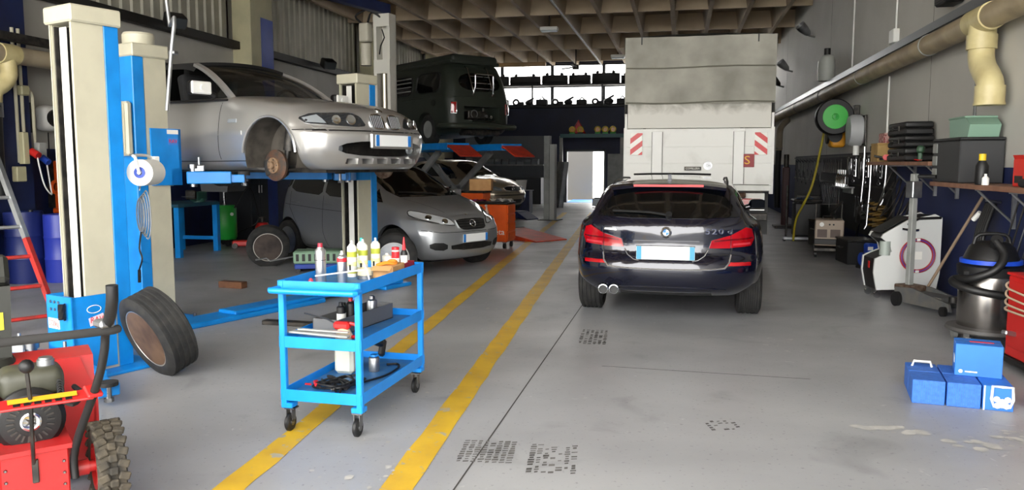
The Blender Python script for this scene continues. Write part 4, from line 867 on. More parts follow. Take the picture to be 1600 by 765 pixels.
# ================================================================ two-post lifts
def lift_column(name, label, loc, rz, zc, drum=False, arms=(), sticker=True, roomy=True):
    t = thing(name, label, 'lift column', loc, rz); H = 2.53
    part('column', MB().bx(-.17, .17, -.03, .10, .02, H).bx(-.17, -.15, -.15, -.03, .02, H).bx(.15, .17, -.15, -.03, .02, H).bx(-.17, -.155, -.165, -.15, .02, H).bx(.14, .17, -.165, -.15, .02, H), m_cream, t)
    part('slide_channel', MB().bx(-.149, .149, -.034, -.031, .03, H-.01), m_black, t)
    part('belt_cover', MB().box((.0, -.14, H/2), (.10, .012, H-.06), None, .004), mat('belt_cover_white', '#dcdbd4', .5), t, label='white strip covering the lift screw')
    part('slide_rail', MB().bx(-.125, -.11, -.15, -.035, .03, H-.02).bx(.095, .105, -.12, -.035, .03, H-.02), m_dsteel, t)
    part('back_cover', MB().box((0, .17, H/2+.01), (.345, .135, H-.02), None, .008), m_liftblue, t, label='blue rear cover')
    cap = part('cap', MB().box((0, .03, H+.055), (.41, .44, .12), None, .012), m_cream, t)
    if drum: part('motor_drum', MB().lathe([(.001, 0), (.16, 0), (.165, .02), (.165, .09), (.15, .11), (.001, .115)], 28, (-.02, .05, H+.115)), m_cream, cap, label='round cream motor housing')
    part('base_plate', MB().bx(-.30, .30, -.34, .36, 0, .025, .006), m_liftblue, t)
    for x in (-.25, .25):
        for y in (-.28, .31): part('anchor_bolt', MB().cyl((x, y, .02), (x, y, .06), .016, n=6), m_steel, t)
    # carriage with its plates
    cg = part('carriage', MB().bx(-.20, -.18, -.30, .07, zc, zc+.54).bx(.18, .20, -.30, .07, zc, zc+.54).bx(-.20, .20, -.30, -.27, zc, zc+.54).bx(-.2, .2, -.30, -.17, zc, zc+.16).bx(-.14, .14, -.27, -.15, zc+.2, zc+.26), m_liftblue, t, label='blue lifting carriage')
    for z in (.44, .495):
        for x in (-.12, -.06, 0): part('bolt', MB().cyl((x, -.302, zc+z), (x, -.312, zc+z), .011, n=8), m_steel, cg)
    sp = [(.10+.026*cos(i*.8), -.335+.026*sin(i*.8), zc+.38+.0011*i) for i in range(105)]
    part('return_spring', MB().tube(sp, .005, 5), m_black, cg)
    if sticker:
        s1 = part('load_sticker', MB().box((-.09, -.3025, zc+.335), (.17, .004, .075)), m_paper, cg, label='white sticker reading 2700kg'); text_mesh('2700kg', .06, 'load_lettering', mat('sticker_red', '#c8202a', .5), s1, (-.09, -.3055, zc+.335), (R(90), 0, 0), .0006, sx=.85)
        lg = part('maker_sticker', MB().box((.2015, -.10, zc+.36), (.003, .13, .06), (R(12), 0, 0)), mat('sticker_pink', '#e9c9cf', .5), cg); text_mesh('RAV', .062, 'maker_lettering', MATS['sticker_red'], lg, (.2045, -.10, zc+.36), (R(90), 0, R(90)), .0006, sx=1.0)
        part('maker_outline', MB().tube([(.203, -.12+.06*cos(a), zc+.44+.028*sin(a)) for a in [i*2*pi/16 for i in range(16)]], .003, 4, closed=True), m_paper, lg)
    for i, (px, ex, ey, ez) in enumerate(arms):
        p0 = V((px, -.37, zc+.07)); p1 = V((ex, ey, ez)); d = p1-p0; ang = math.atan2(d.y, d.x); ln = math.hypot(d.x, d.y); k = .62
        a = part('swing_arm', MB().box(p0+V((d.x, d.y, 0))*k/2, (ln*k+.12, .19, .12), (0, 0, ang), .008), m_liftblue, t, label='blue swing arm')
        part('arm_pivot', MB().cyl(p0+V((0, 0, -.09)), p0+V((0, 0, .12)), .035).cyl(p0+V((0, 0, .09)), p0+V((0, 0, .13)), .05), m_steel, a)
        part('arm_extension', MB().box(p0+V((d.x, d.y, 0))*.78+V((0, 0, -.012)), (ln*.46, .14, .08), (0, 0, ang), .006), m_liftblue, a)
        pe = V((p1.x, p1.y, zc+.07)); part('arm_pad', MB().cyl(pe+V((0, 0, .02)), V((p1.x, p1.y, ez-.005)), .06, n=18), m_rubber, a)
        part('pad_screw', MB().cyl(pe+V((0, 0, -.07)), pe+V((0, 0, .03)), .018, n=8).cyl(pe+V((0, 0, -.085)), pe+V((0, 0, -.06)), .03, n=6), m_steel, a)
        part('arm_lock', MB().box(p0+V((d.x, d.y, 0))*.12+V((0, 0, .09)), (.1, .06, .07), (0, 0, ang), .01).cyl(p0+V((d.x, d.y, 0))*.12+V((0, 0, .12)), p0+V((d.x, d.y, 0))*.12+V((0, 0, .2)), .012), m_alu, a)
    for c in KIDS(t):
        if c.name.split('.')[0] in ('column', 'slide_channel', 'belt_cover', 'slide_rail', 'back_cover', 'cap', 'carriage'): c.scale = (.86, .86, 1)
    return t
LA = R(-20.5); JZ = 1.47
def to_local(loc, rz, w):
    d = V((w[0]-loc[0], w[1]-loc[1])); return (cos(rz)*d.x+sin(rz)*d.y, -sin(rz)*d.x+cos(rz)*d.y)
def car_pt(x, y): c, s = cos(E46['rz']), sin(E46['rz']); return (E46['loc'][0]+c*x-s*y, E46['loc'][1]+s*x+c*y)
C1, C2, C3 = (-4.26, 5.14, 0), (-5.02, 6.86, 0), (-4.02, 9.62, 0)
c1 = lift_column('lift_column', 'nearest cream and blue lift column with its carriage lowered to the floor', C1, LA, .05, arms=[(.19, .98, -.50, .17), (-.19, -.8, -.75, .17)])
a1 = [to_local(C2, LA+pi, car_pt(.78, -.68)), to_local(C2, LA+pi, car_pt(-.85, -.68))]; zt_ = E46['loc'][2]+.185
c2 = lift_column('lift_column', 'cream and blue lift column with round motor housing beside the silver convertible', C2, LA+pi, 1.33, drum=True, arms=[(-.19, a1[0][0], a1[0][1], zt_), (.19, a1[1][0], a1[1][1], zt_)])
a3 = [to_local(C3, LA, car_pt(.78, .68)), to_local(C3, LA, car_pt(-.85, .68))]
c3 = lift_column('lift_column', 'farther cream and blue lift column behind the convertible nose', C3, LA, 1.33, arms=[(.19, a3[0][0], a3[0][1], zt_), (-.19, a3[1][0], a3[1][1], zt_)])
# sticker on the raised carriage face that the photo shows
part('rating_label', MB().box((-.1735, -.17, 1.84), (.003, .12, .04)), m_paper, c2); lg = part('maker_sticker', MB().box((-.1735, -.17, 1.75), (.003, .10, .07)), mat('sticker_blue', '#3a7fd0', .5), c2); text_mesh('RAV', .05, 'maker_lettering', MATS['sticker_red'], lg, (-.1765, -.17, 1.75), (R(90), R(0), R(-90)), .0006)
# floor beam joining the two columns
u = (V(C3)-V(C2)).normalized(); hd = V((cos(LA), sin(LA), 0)); mid = (V(C2)+V(C3))/2+hd*.50
bm_ = thing('lift_floor_beam', 'flat blue floor beam joining the two columns under the convertible', 'floor beam', mid, math.atan2(u.y, u.x))
part('channel', MB().bx(-1.62, .2, -.17, .17, 0, .05, .01), m_liftblue, bm_); part('channel_cover', MB().bx(-1.0, 1.6, -.13, .13, .045, .085, .01), m_liftblue, bm_); part('end_foot', MB().bx(1.2, 1.7, -.18, .18, 0, .045, .008), m_liftblue, bm_)
# red-white loading label, control box, towel roll, cables on the near columns
bx_ = thing('lift_control_box', 'cream control box on the blue back of the lift column', 'control box', (C2[0]+.0, C2[1]-.0, 0), LA+pi)
part('housing', MB().box((-.04, .245, 1.86), (.20, .07, .50), None, .02), m_cream, bx_); part('front_panel', MB().box((-.04, .285, 1.86), (.16, .012, .45), None, .005), mat('panel_beige', '#a8a48e', .5), bx_)
part('supply_cable', MB().tube([(.0, .29, 2.10), (-.03, .31, 1.95), (-.02, .31, 1.75), (.05, .30, 1.60)], .008, 6, sm=4), m_black, bx_); part('knob', MB().cyl((.1, .285, 1.95), (.1, .31, 1.95), .02), m_royal, bx_)
pr_ = thing('paper_roll_holder', 'white towel roll with blue core hung on the blue column side', 'paper roll', (-4.16, 5.42, 1.47), LA)
part('roll', MB().lathe([(.026, -.115), (.10, -.115), (.10, .115), (.026, .115)], 32, (.09, .12, 0), V((.55, -.84, 0)), True), m_paper, pr_); part('core', MB().lathe([(.02, -.122), (.042, -.122), (.042, .122), (.02, .122)], 24, (.09, .12, 0), V((.55, -.84, 0)), True), m_royal, pr_)
part('bracket', MB().tube([(-.03, .28, .10), (-.02, .20, .13), (.12, .0, .13), (.17, -.02, .12)], .012, 6, sm=3).tube([(.17, -.02, .12), (.17, .0, .03), (.155, .02, 0)], .012, 6).cyl((.16, .01, 0), (.02, .23, 0), .014).box((-.03, .28, .08), (.05, .05, .09), None, .006), m_white, pr_)
cb = thing('cable_bundle', 'grey cable coil hanging below the towel roll', 'cable', (-4.16, 5.42, 1.16), LA); mb = MB()
for i in range(4): mb.tube([(.02+.05*cos(a)+.012*i, .10+.010*i, -.02+(.13+.02*i)*sin(a)) for a in [j*2*pi/20 for j in range(20)]], .0055, 5, closed=True)
part('coil', mb, mat('cable_grey', '#8b9094', .5), cb); part('tail', MB().tube([(.02, .1, -.15), (.0, .09, -.28), (.03, .09, -.36), (.0, .08, -.45)], .007, 5, sm=4).cyl((.0, .08, -.45), (-.005, .08, -.55), .012), m_black, cb)
part('hanger', MB().tube([(.02, .20, .22), (.02, .12, .24), (.02, .10, .17)], .006, 5), m_steel, cb)
ar = thing('air_pipe', 'bent steel air pipe coming down beside the lift columns', 'pipe', (-4.35, 6.35, 0)); part('pipe', MB().tube([(-.12, .1, 5.3), (-.10, .1, 2.95), (.02, .02, 2.80), (.0, 0, 2.55), (-.06, -.02, 2.0)], .018, 8, sm=3), m_alu, ar); part('clip', MB().box((.0, .02, 2.5), (.06, .06, .03), None, .005), m_steel, ar)
# tyre leaning by the columns, loose wheels
def loose(name, label, loc, ax, r, w, ri, rimmat, full=True, grp=None, tym=None):
    t = thing(name, label, 'wheel', loc); q = V(ax).normalized().to_track_quat('-Y', 'Z').to_euler(); t.rotation_euler = q
    part('tyre', tyre_mb(r, w, ri, 4), tym or m_rubber, t); h = w/2
    part('rim_barrel', MB().lathe([(ri+.014, -h*.86), (ri+.018, -h*.80), (ri+.004, -h*.78), (ri-.012, -h*.66), (ri-.03, -h*.3), (ri-.03, h*.8), (ri+.012, h*.84)], 40, ax='Y'), rimmat[0], t, label='rim barrel')
    part('rim_lip', MB().torus((0, -h*.82, 0), ri+.004, .008, 40, 6, 'Y'), rimmat[1], t)
    part('rim_disc', MB().lathe([(.035, h*.65), (.06, h*.60), (.09, h*.72), (ri*.7, h*.76), (ri-.025, h*.6), (ri-.025, h*.72), (.035, h*.8)], 32, ax='Y', closed=True), rimmat[0], t)
    for i in range(5): part('wheel_bolt', MB().cyl((.06*cos(i*1.257), h*.5, .06*sin(i*1.257)), (.06*cos(i*1.257), h*.65, .06*sin(i*1.257)), .012, n=8), m_dsteel, t)
    return t
m_rimtan = mat('dusty_rim', '#7a5f48', .6, .5, col2='#5c4636', scale=6); m_lip = mat('rim_lip', '#b9b7b0', .35, .8)
loose('leaning_wheel', 'large road wheel leaning against the lift column with its rusty rim towards the viewer', (-3.70, 5.10, .318), (-.42, -.80, -.36), .325, .24, .222, (m_rimtan, m_lip))
loose('loose_wheel', 'wheel standing on the floor with dark inner rim beside the hatchback rear', (-6.05, 11.0, .30), (.42, -.87, -.12), .315, .21, .205, (mat('dark_rim', '#4a403b', .6, .4, col2='#332c29', scale=6), m_lip))
loose('loose_wheel', 'wheel standing behind the blue trolley near the far lift column', (-3.72, 10.1, .30), (.3, -.95, -.1), .31, .20, .20, (m_alu, m_lip))
# white overhead-beam lift post behind the convertible
t = thing('overhead_lift_post', 'tall white lift post with steel ram and navy overhead beam', 'lift post', (-5.42, 14.4, 0), R(-10))
part('post', MB().bx(-.17, -.11, -.12, .12, 0, 4.28).bx(.11, .17, -.12, .12, 0, 4.28).bx(-.17, .17, -.13, -.10, 3.2, 3.45).bx(-.17, .17, -.13, -.10, 4.05, 4.28).bx(-.17, .17, .09, .12, 0, 4.28), mat('post_white', '#c9c7be', .5), t)
part('ram', MB().cyl((0, -.03, .05), (0, -.03, 3.2), .075, n=20), mat('ram_steel', '#a8a294', .3, .8), t); part('valve_box', MB().tube([(-.06, -.1, 3.55), (-.02, -.12, 3.7), (.05, -.1, 3.85), (.0, -.1, 4.0)], .012, 6), m_black, t)
part('base_plate', MB().bx(-.3, .3, -.3, .3, 0, .03), MATS['post_white'], t)
part('overhead_beam', MB().box((-.12, -1.35, 4.38), (2.9, .16, .2), (0, 0, R(85)), .01), m_navy, t, label='navy overhead beam'); part('motor', MB().cyl((-.32, -.15, 3.35), (-.32, -.15, 3.75), .10, n=18).box((-.32, -.15, 3.95), (.2, .2, .35), None, .04), mat('motor_beige', '#b8b4a4', .5), t)
part('hydraulic_hose', MB().tube([(-.36, -.15, 4.1), (-.5, -.2, 4.25), (-.3, -.2, 4.35)], .02, 6, sm=4).tube([(-.28, -.15, 4.1), (-.15, -.2, 4.3), (0, -.1, 4.2)], .02, 6, sm=4), m_black, t)
# ================================================================ blue three-tier trolley
TL = (-1.945, 4.61, 0); TZ = R(-2.5)
t = thing('tool_trolley', 'bright blue three-tier steel trolley on castors in the foreground', 'trolley', TL, TZ)
W, L_ = .235, .48
for x in (-W, W):
    for y in (-L_, L_):
        part('leg', MB().box((x, y, .51), (.035, .035, .74), None, .004), m_trolley, t)
        part('foot', MB().box((x*.93, y*.96, .155), (.07, .07, .03), None, .004), m_trolley, t)
        ca = part('castor', MB().box((x*.9, y*.94, .132), (.06, .06, .008)).box((x*.9-.017, y*.94-.01, .095), (.004, .04, .075)).box((x*.9+.017, y*.94-.01, .095), (.004, .04, .075)), m_steel, t)
        part('castor_wheel', MB().lathe([(.012, -.014), (.045, -.014), (.052, -.008), (.052, .008), (.045, .014), (.012, .014)], 24, (x*.9, y*.94-.018, .052), 'X', True), m_black, ca); part('castor_hub', MB().cyl((x*.9-.019, y*.94-.018, .052), (x*.9+.019, y*.94-.018, .052), .018), m_steel, ca)
for zb, nm, mm_ in ((.815, 'top_tray', m_traytop), (.495, 'middle_tray', m_traytop), (.185, 'bottom_tray', m_traytop)):
    tr = part(nm, MB().bx(-W, W, -L_, L_, zb+.018, zb+.024), mm_, t)
    for s in (-1, 1):
        part('side_rim', MB().box((s*(W+.012), 0, zb+.033), (.006, 2*L_+.04, .066), None, .002), m_trolley, tr); part('end_rim', MB().box((0, s*(L_+.012), zb+.033), (2*W+.04, .006, .066), None, .002), m_trolley, tr)
part('push_handle', MB().tube([(-W-.01, -L_-.01, .835), (-W-.012, -L_-.07, .835), (-W+.02, -L_-.10, .835), (W-.02, -L_-.10, .835), (W+.012, -L_-.07, .835), (W+.01, -L_-.01, .835)], .017, 10, sm=4), m_trolley, t, label='blue tube push handle')
def on(x, y, z): c, s = cos(TZ), sin(TZ); return (TL[0]+c*x-s*y, TL[1]+s*x+c*y, z)
ZT, ZM, ZL = .8395, .5195, .2095
def can(name, label, x, y, z, r, h, body, cap, capc=None, band=None, group=None, neck=False):
    t = thing(name, label, 'can', on(x, y, z), TZ, group)
    part('can_body', MB().lathe([(.001, 0), (r*.96, 0), (r, .004), (r, h*.80), (r*.95, h*.83), (r*.6, h*.88), (r*.58, h*.90), (.001, h*.90)], 22), body, t)
    if cap: part('cap', MB().lathe([(.001, h*.88), (r*capc[1], h*.88), (r*capc[1]*.95, h), (.001, h)], 18), capc[0], t)
    for i, (b0, b1, m) in enumerate(band or []): part('print_band', MB().lathe([(r+.0004, h*b0), (r+.0004, h*b1)], 22), m, t)
    return t
m_tin = mat('brushed_tin', '#b9bbbd', .3, .9); m_wcan = mat('can_white', '#e3e4da', .35); m_lime = mat('lime_print', '#aab23c', .5); m_teal = mat('teal_cap', '#2ea69b', .4); m_rcap = mat('red_cap', '#c4212b', .4)
c_ = can('aerosol_can', 'tall silver spray bottle with dark red cap at the trolley front', -.10, -.27, ZT, .031, .235, m_tin, 1, (mat('dark_red_cap', '#9e2236', .4), .5))
part('print_ring', MB().lathe([(.0315, .135), (.0315, .138)], 20), m_dsteel, c_)
c_ = can('aerosol_can', 'shorter silver spray can with white nozzle and red print', .02, -.235, ZT, .029, .19, m_tin, 1, (m_white, .28)); part('print_band', MB().lathe([(.0294, .125), (.0294, .148)], 20), m_rcap, c_)
for k, (x, y, lb, cp) in enumerate(((-.035, .015, 'white and lime spray can nearest the tape roll', None), (-.005, .11, 'white and lime spray can second from the tape roll', None), (-.055, .20, 'white and lime spray can with teal nozzle', (m_teal, .35)), (.03, .225, 'white and lime spray can beside the small white tin', None))):
    t2 = can('aerosol_can', lb, x, y, ZT, .030, .225, m_wcan, cp, cp, [(.10, .16, m_lime), (.55, .70, m_lime), (.30, .42, mat('lime_light', '#dfe3a0', .4))]); part('nozzle', MB().cyl((0, 0, .195), (0, 0, .225), .007), m_white, t2) if not cp else None
    part('figure_print', MB().box((.0, -.0305, .06), (.012, .002, .035)), m_black, t2)
rb = thing('red_tray', 'red open parts tray at the far end of the trolley top', 'tray', on(.10, .385, ZT), TZ); part('tray_floor', MB().bx(-.10, .10, -.085, .085, 0, .006), m_red, rb)
for a in ((-.1, -.094, -.085, .085), (.094, .1, -.085, .085), (-.1, .1, -.085, -.079), (-.1, .1, .079, .085)): part('tray_side', MB().bx(*a, 0, .055), mat('tray_red', '#9a1822', .5), rb)
can('small_tin', 'small white tin with white nozzle in the red tray', .05, .36, ZT+.007, .032, .105, m_wcan, 1, (m_white, .35), [(.05, .35, m_gray)])
can('aerosol_can', 'white spray can with red cap in the red tray', .105, .375, ZT+.007, .026, .145, m_wcan, 1, (m_rcap, .98), [(.5, .8, m_rcap)])
bt = thing('sealant_bottle', 'black squeeze bottle with red pointed nozzle in the red tray', 'bottle', on(.155, .40, ZT+.007), TZ); part('bottle_body', MB().lathe([(.001, 0), (.022, 0), (.023, .003), (.023, .105), (.012, .125), (.001, .125)], 18), m_black, bt); part('nozzle', MB().lathe([(.012, .125), (.012, .14), (.006, .19), (.004, .21), (.001, .21)], 14), m_rcap, bt); part('print_band', MB().lathe([(.0234, .03), (.0234, .09)], 18), m_paper, bt)
tp = thing('tape_roll', 'pair of cream masking tape rolls stacked on the trolley', 'tape', on(.075, -.04, ZT), TZ); part('tape', MB().lathe([(.030, .022), (.045, .022), (.045, .064), (.030, .064)], 26, closed=True), mat('masking_tape', '#d9cfae', .7), tp); part('lower_roll', MB().lathe([(.030, 0), (.046, 0), (.046, .02), (.030, .02)], 26, closed=True), m_alu, tp)
bx2 = thing('cardboard_box', 'small opened cardboard box with orange tape on the trolley edge', 'box', on(.165, .12, ZT), TZ+.08); part('carton', MB().bx(-.065, .065, -.12, .12, 0, .07, .003), m_card, bx2); part('orange_tape', MB().tube([(-.05, -.09, .072), (0, -.05, .085), (.04, .0, .075), (.02, .06, .085), (-.03, .09, .075)], .012, 6, sm=4), mat('orange_tape', '#dd8a2e', .5), bx2); part('flap', MB().box((.0, -.14, .062), (.12, .05, .003), (R(25), 0, 0)), m_card, bx2)
single('rod_spanner', MB().tube([(-.16, -.04, .008), (.12, .02, .045), (.135, .025, .05)], .005, 6).tube([(.12, -.02, .13), (.135, .025, .05), (.15, .05, -.06)], .006, 6), mat('bright_rod', '#c9cbcd', .35, .2), 'long chrome T-handle spanner lying over the trolley rim', 'spanner', on(.07, -.32, ZT+.045), (0, 0, TZ))
single('valve_cap', MB().lathe([(.001, 0), (.016, 0), (.016, .012), (.006, .03), (.001, .03)], 14), m_rcap, 'small dark red cap lying beside the tall silver bottle', 'cap', on(-.15, -.30, ZT))
# middle tray
gb = thing('parts_box', 'long grey steel parts box on the middle tray', 'box', on(-.045, .06, ZM), TZ-.12); part('box_floor', MB().bx(-.09, .09, -.32, .32, 0, .006), m_dsteel, gb)
for a in ((-.09, -.084, -.32, .32), (.084, .09, -.32, .32), (-.09, .09, -.32, -.314), (-.09, .09, .314, .32)): part('box_side', MB().bx(*a, 0, .10), mat('box_grey', '#6e6f70', .5, .4), gb)
oc = thing('oil_can', 'red oil can with yellowed reservoir and long spout', 'oil can', on(.07, -.33, ZM), TZ); part('reservoir', MB().lathe([(.001, 0), (.045, 0), (.05, .006), (.05, .03), (.035, .06), (.02, .07), (.001, .07)], 24), mat('oil_plastic', '#cdbf9e', .4), oc)
part('pump_head', MB().box((-.01, 0, .085), (.10, .05, .045), None, .012), m_red, oc); part('handle', MB().tube([(.04, 0, .10), (.085, 0, .085), (.095, 0, .03), (.05, 0, .02)], .010, 8, sm=4), m_red, oc); part('spout', MB().tube([(-.04, 0, .09), (-.10, -.01, .12), (-.24, -.02, .15)], .005, 6), m_steel, oc)
for k, (x, y, h, c, lb) in enumerate(((-.06, -.10, .17, m_black, 'black spray bottle nearest the oil can'), (-.02, -.05, .19, m_black, 'tall black bottle with red top in the parts box'), (-.09, .0, .15, mat('dark_green_bottle', '#27402c', .3), 'dark green bottle in the parts box'), (-.035, .06, .18, mat('maroon_bottle', '#5c1a22', .35), 'maroon bottle in the parts box'))):
    b2 = can('spray_bottle', lb, x, y, ZM+.007, .027, h, c, 1, (m_rcap if k % 2 else m_black, .5)); part('label_band', MB().lathe([(.0275, h*.25), (.0275, h*.6)], 20), m_paper, b2) if k % 2 == 0 else None
can('steel_flask', 'brushed steel flask at the back of the parts box', .0, .22, ZM+.007, .033, .16, m_tin, 1, (m_steel, .6))
single('plastic_strip', MB().box((0, 0, .012), (.36, .05, .012), (0, .05, 0), .004).box((.02, .01, .03), (.30, .03, .01), (0, .05, .1), .004), mat('clear_plastic', '#a9aba6', .25, alpha=.85), 'crumpled clear plastic strip on the middle tray rim', 'plastic strip', on(-.04, -.42, ZM+.035), (0, 0, TZ+.05))
# bottom tray
wc = thing('plastic_canister', 'translucent white canister on the bottom tray', 'canister', on(-.12, .12, ZL), TZ); part('canister_body', MB().box((0, 0, .11), (.13, .18, .22), None, .02), mat('milky_plastic', '#cfd2c4', .45), wc); part('cap', MB().cyl((0, -.05, .22), (0, -.05, .245), .022), m_white, wc)
can('spray_gun_cup', 'small metal cup of the spray gun on the bottom tray', .04, .15, ZL, .035, .11, m_alu, 1, (m_trolley, .7))
gn = thing('air_gun', 'black air tool resting at the back of the bottom tray', 'air tool', on(-.05, .40, ZL+.012), TZ); part('body', MB().box((0, 0, .12), (.05, .16, .05), (R(-20), 0, 0), .015), m_black, gn); part('grip', MB().box((.0, .09, .06), (.04, .05, .12), (R(-25), 0, 0), .012), m_black, gn); part('nozzle', MB().cyl((0, -.08, .14), (0, -.15, .165), .012), m_steel, gn)
rn = random.Random(3); mb = MB()
for k in range(5):
    pts = [(rn.uniform(-.16, .12), -.25+rn.uniform(-.14, .10)+.09*math.sin(j), .012+rn.uniform(0, .03)) for j in range(7)]; mb.tube(pts, .007, 6, sm=5)
mb.tube([(.1, -.2, .02), (.17, .0, .015), (.18, .2, .015), (.14, .30, .015), (.08, .26, .02)], .007, 6, sm=6)
jc = thing('jumper_cable', 'tangled black jump leads on the bottom tray', 'cable', on(0, 0, ZL), TZ); part('lead', mb, m_black, jc); part('red_clamp', MB().box((-.13, -.30, .03), (.03, .09, .02), (0, 0, .6), .005).cyl((-.15, -.33, .03), (-.17, -.36, .04), .006), m_rcap, jc); part('black_clamp', MB().box((.05, -.36, .03), (.03, .10, .02), (0, 0, -.9), .005), m_dsteel, jc)
# ================================================================ red snow blower in the near left corner
t = thing('snow_blower', 'red snow blower with black engine and muddy tyre at the lower left corner', 'snow blower', (-2.68, 2.82, 0), R(47))
for s in (-1, 1):
    mb = tyre_mb(.185, .12, .10, 1); n = 22
    for i in range(n):
        for k in (-1, 0, 1):
            a = 2*pi*(i+(.5 if k == 0 else 0))/n; c = V((.187*cos(a), k*.04, .187*sin(a))); mb.box(c, (.022, .045 if k else .035, .034), M.Rotation(-a, 4, 'Y') @ M.Rotation(.35*k, 4, 'X'), .005)
    wh = part('drive_wheel', mb, m_dirtrubber, t, (s*.285, 0, .199), (0, 0, R(90)), label='chunky muddy tyre'); part('rim', MB().lathe([(.02, -.05), (.06, -.03), (.085, -.055), (.102, -.055), (.102, .055), (.085, .055), (.06, .03), (.02, .05)], 28, ax='Y', closed=True), m_snowred, wh)
part('axle', MB().cyl((-.29, 0, .205), (.29, 0, .205), .025).cyl((.10, 0, .205), (.21, 0, .205), .034), m_snowred, t)
hs = part('transmission_housing', MB().prism([(-.12, .10), (.12, .10), (.12, .30), (.13, .36), (-.13, .36), (-.13, .30)], -.10, .30, 'xz').prism([(-.14, .345), (.14, .345), (.14, .365), (-.14, .365)], -.13, .30, 'xz'), m_snowred, t)
part('rear_cover', MB().box((0, -.108, .23), (.25, .012, .23), None, .006), m_snowred, hs)
for x in (-.105, .105):
    for z in (.14, .19, .24, .29): part('rivet', MB().sph((x, -.116, z), .008, 6), m_steel, hs)
ah = part('auger_housing', MB().prism([(-.30, .04), (.30, .04), (.30, .45), (.24, .62), (-.24, .62), (-.30, .45)], .38, .40, 'xz').bx(-.31, -.29, .38, .75, .04, .5).bx(.29, .31, .38, .75, .04, .5).prism([(.38, .45), (.40, .62), (.55, .64), (.75, .52), (.75, .50), (.55, .62), (.42, .60), (.40, .45)], -.30, .30, 'yz'), m_snowred, t, label='red auger housing')
mb = MB().cyl((-.29, .58, .24), (.29, .58, .24), .02)
for s in (-1, 1): mb.grid([[(s*(.04+.24*i/40), .58+r*cos(i*.35), .24+r*sin(i*.35)) for r in (.03, .17)] for i in range(41)])
part('auger', mb, m_snowred, ah); part('scraper_bar', MB().bx(-.31, .31, .70, .78, .01, .04), m_dsteel, ah)
for s in (-1, 1): part('skid_shoe', MB().box((s*.315, .62, .06), (.012, .2, .10), None, .004), m_dsteel, ah)
ch = part('discharge_chute', MB().lathe([(.10, 0), (.11, .02), (.095, .05)], 22, (-.12, .46, .60)).prism([(-.21, .64), (-.03, .64), (-.02, .98), (-.22, .98)], .42, .50, 'xz').box((-.12, .50, 1.03), (.2, .16, .14), (R(-30), 0, 0), .02), mat('chute_black', '#23241f', .55), t, label='black discharge chute'); part('warning_sticker', MB().box((-.12, .418, .82), (.13, .004, .08)), mat('sticker_yellow', '#e4d521', .5), ch)
# engine
en = part('engine', MB().box((-.02, .15, .44), (.24, .24, .17), None, .03), m_black, t, label='black petrol engine')
part('recoil_cover', MB().lathe([(.135, 0), (.135, .03), (.115, .05), (.085, .055), (.001, .055)], 32, (-.0, .03, .455), V((0, -1, 0))), m_black, en); mb = MB()
for i in range(22): a = 2*pi*i/22; mb.box((.075*cos(a), -.028, .455+.075*sin(a)), (.028, .006, .008), M.Rotation(-a, 4, 'Y'))
part('cooling_fin', mb, m_dsteel, en)['kind'] = 'stuff'
part('starter_hub', MB().lathe([(.04, 0), (.04, .006), (.032, .008), (.028, .006), (.001, .008)], 24, (0, -.026, .455), V((0, -1, 0))), m_chrome, en); part('hub_emblem', MB().prism([(-.02, .44), (-.008, .455), (-.018, .468), (0, .462), (.018, .47), (.01, .455), (.02, .442), (0, .45)], -.038, -.035, 'xz'), m_dsteel, en)
part('fuel_tank', MB().box((.02, .16, .59), (.25, .20, .13), None, .045), mat('tank_olive', '#3a3a30', .5, col2='#4a4a3e', scale=6), en); part('fuel_cap', MB().cyl((.08, .14, .65), (.08, .14, .68), .035).cyl((.08, .14, .68), (.08, .14, .69), .028), m_alu, en)
part('air_cleaner', MB().box((-.20, .12, .55), (.14, .16, .14), None, .03), m_black, en); part('muffler', MB().box((-.17, .22, .44), (.10, .16, .10), None, .02), m_dsteel, en); part('spark_lead', MB().tube([(.11, .02, .53), (.16, -.02, .50), (.20, .02, .53), (.18, .1, .55)], .012, 6, sm=4), m_black, en)
part('pull_cord_spring', MB().tube([(.12+.012*cos(i*.9), .0+.03*i/60, .50+.02*sin(i*.9)+.0015*i) for i in range(60)], .004, 5), m_black, en)
# handle bars and shift panel
for s in (-1, 1): part('handle_tube', MB().tube([(s*.145, -.10, .20), (s*.15, -.12, .34), (s*.22, -.30, .64), (s*.245, -.36, .78), (s*.25, -.39, .865), (s*.25, -.45, .888)], .0165, 8, sm=4), m_black, t)
part('handle_bar', MB().tube([(-.30, -.46, .888), (-.1, -.455, .888), (.1, -.455, .888), (.27, -.45, .888), (.29, -.43, .888)], .017, 8), mat('foam_grip', '#2b2a29', .9), t)
for s in (-1, 1): part('hand_grip', MB().tube([(s*.25, -.42, .90), (s*.255, -.49, .95), (s*.258, -.54, 1.02), (s*.258, -.55, 1.08)], .022, 10, sm=3), m_black, t)
part('lever_bracket', MB().box((.24, -.44, .918), (.06, .07, .03), (0, 0, .3), .008), m_alu, t)
sp_ = part('shift_panel', MB().box((-.01, -.27, .60), (.44, .012, .06), (R(-60), 0, 0), .004).box((.21, -.27, .61), (.06, .02, .07), (R(-60), 0, .2), .006), m_snowred, t, label='red gear panel with yellow slot strip')
part('gear_strip', MB().box((.03, -.279, .615), (.24, .005, .022), (R(-60), 0, 0)), mat('strip_yellow', '#b8961f', .5), sp_)
for i in range(6): part('gear_slot', MB().box((-.06+.036*i, -.283, .60), (.024, .004, .016), (R(-60), 0, 0)), m_black, sp_)
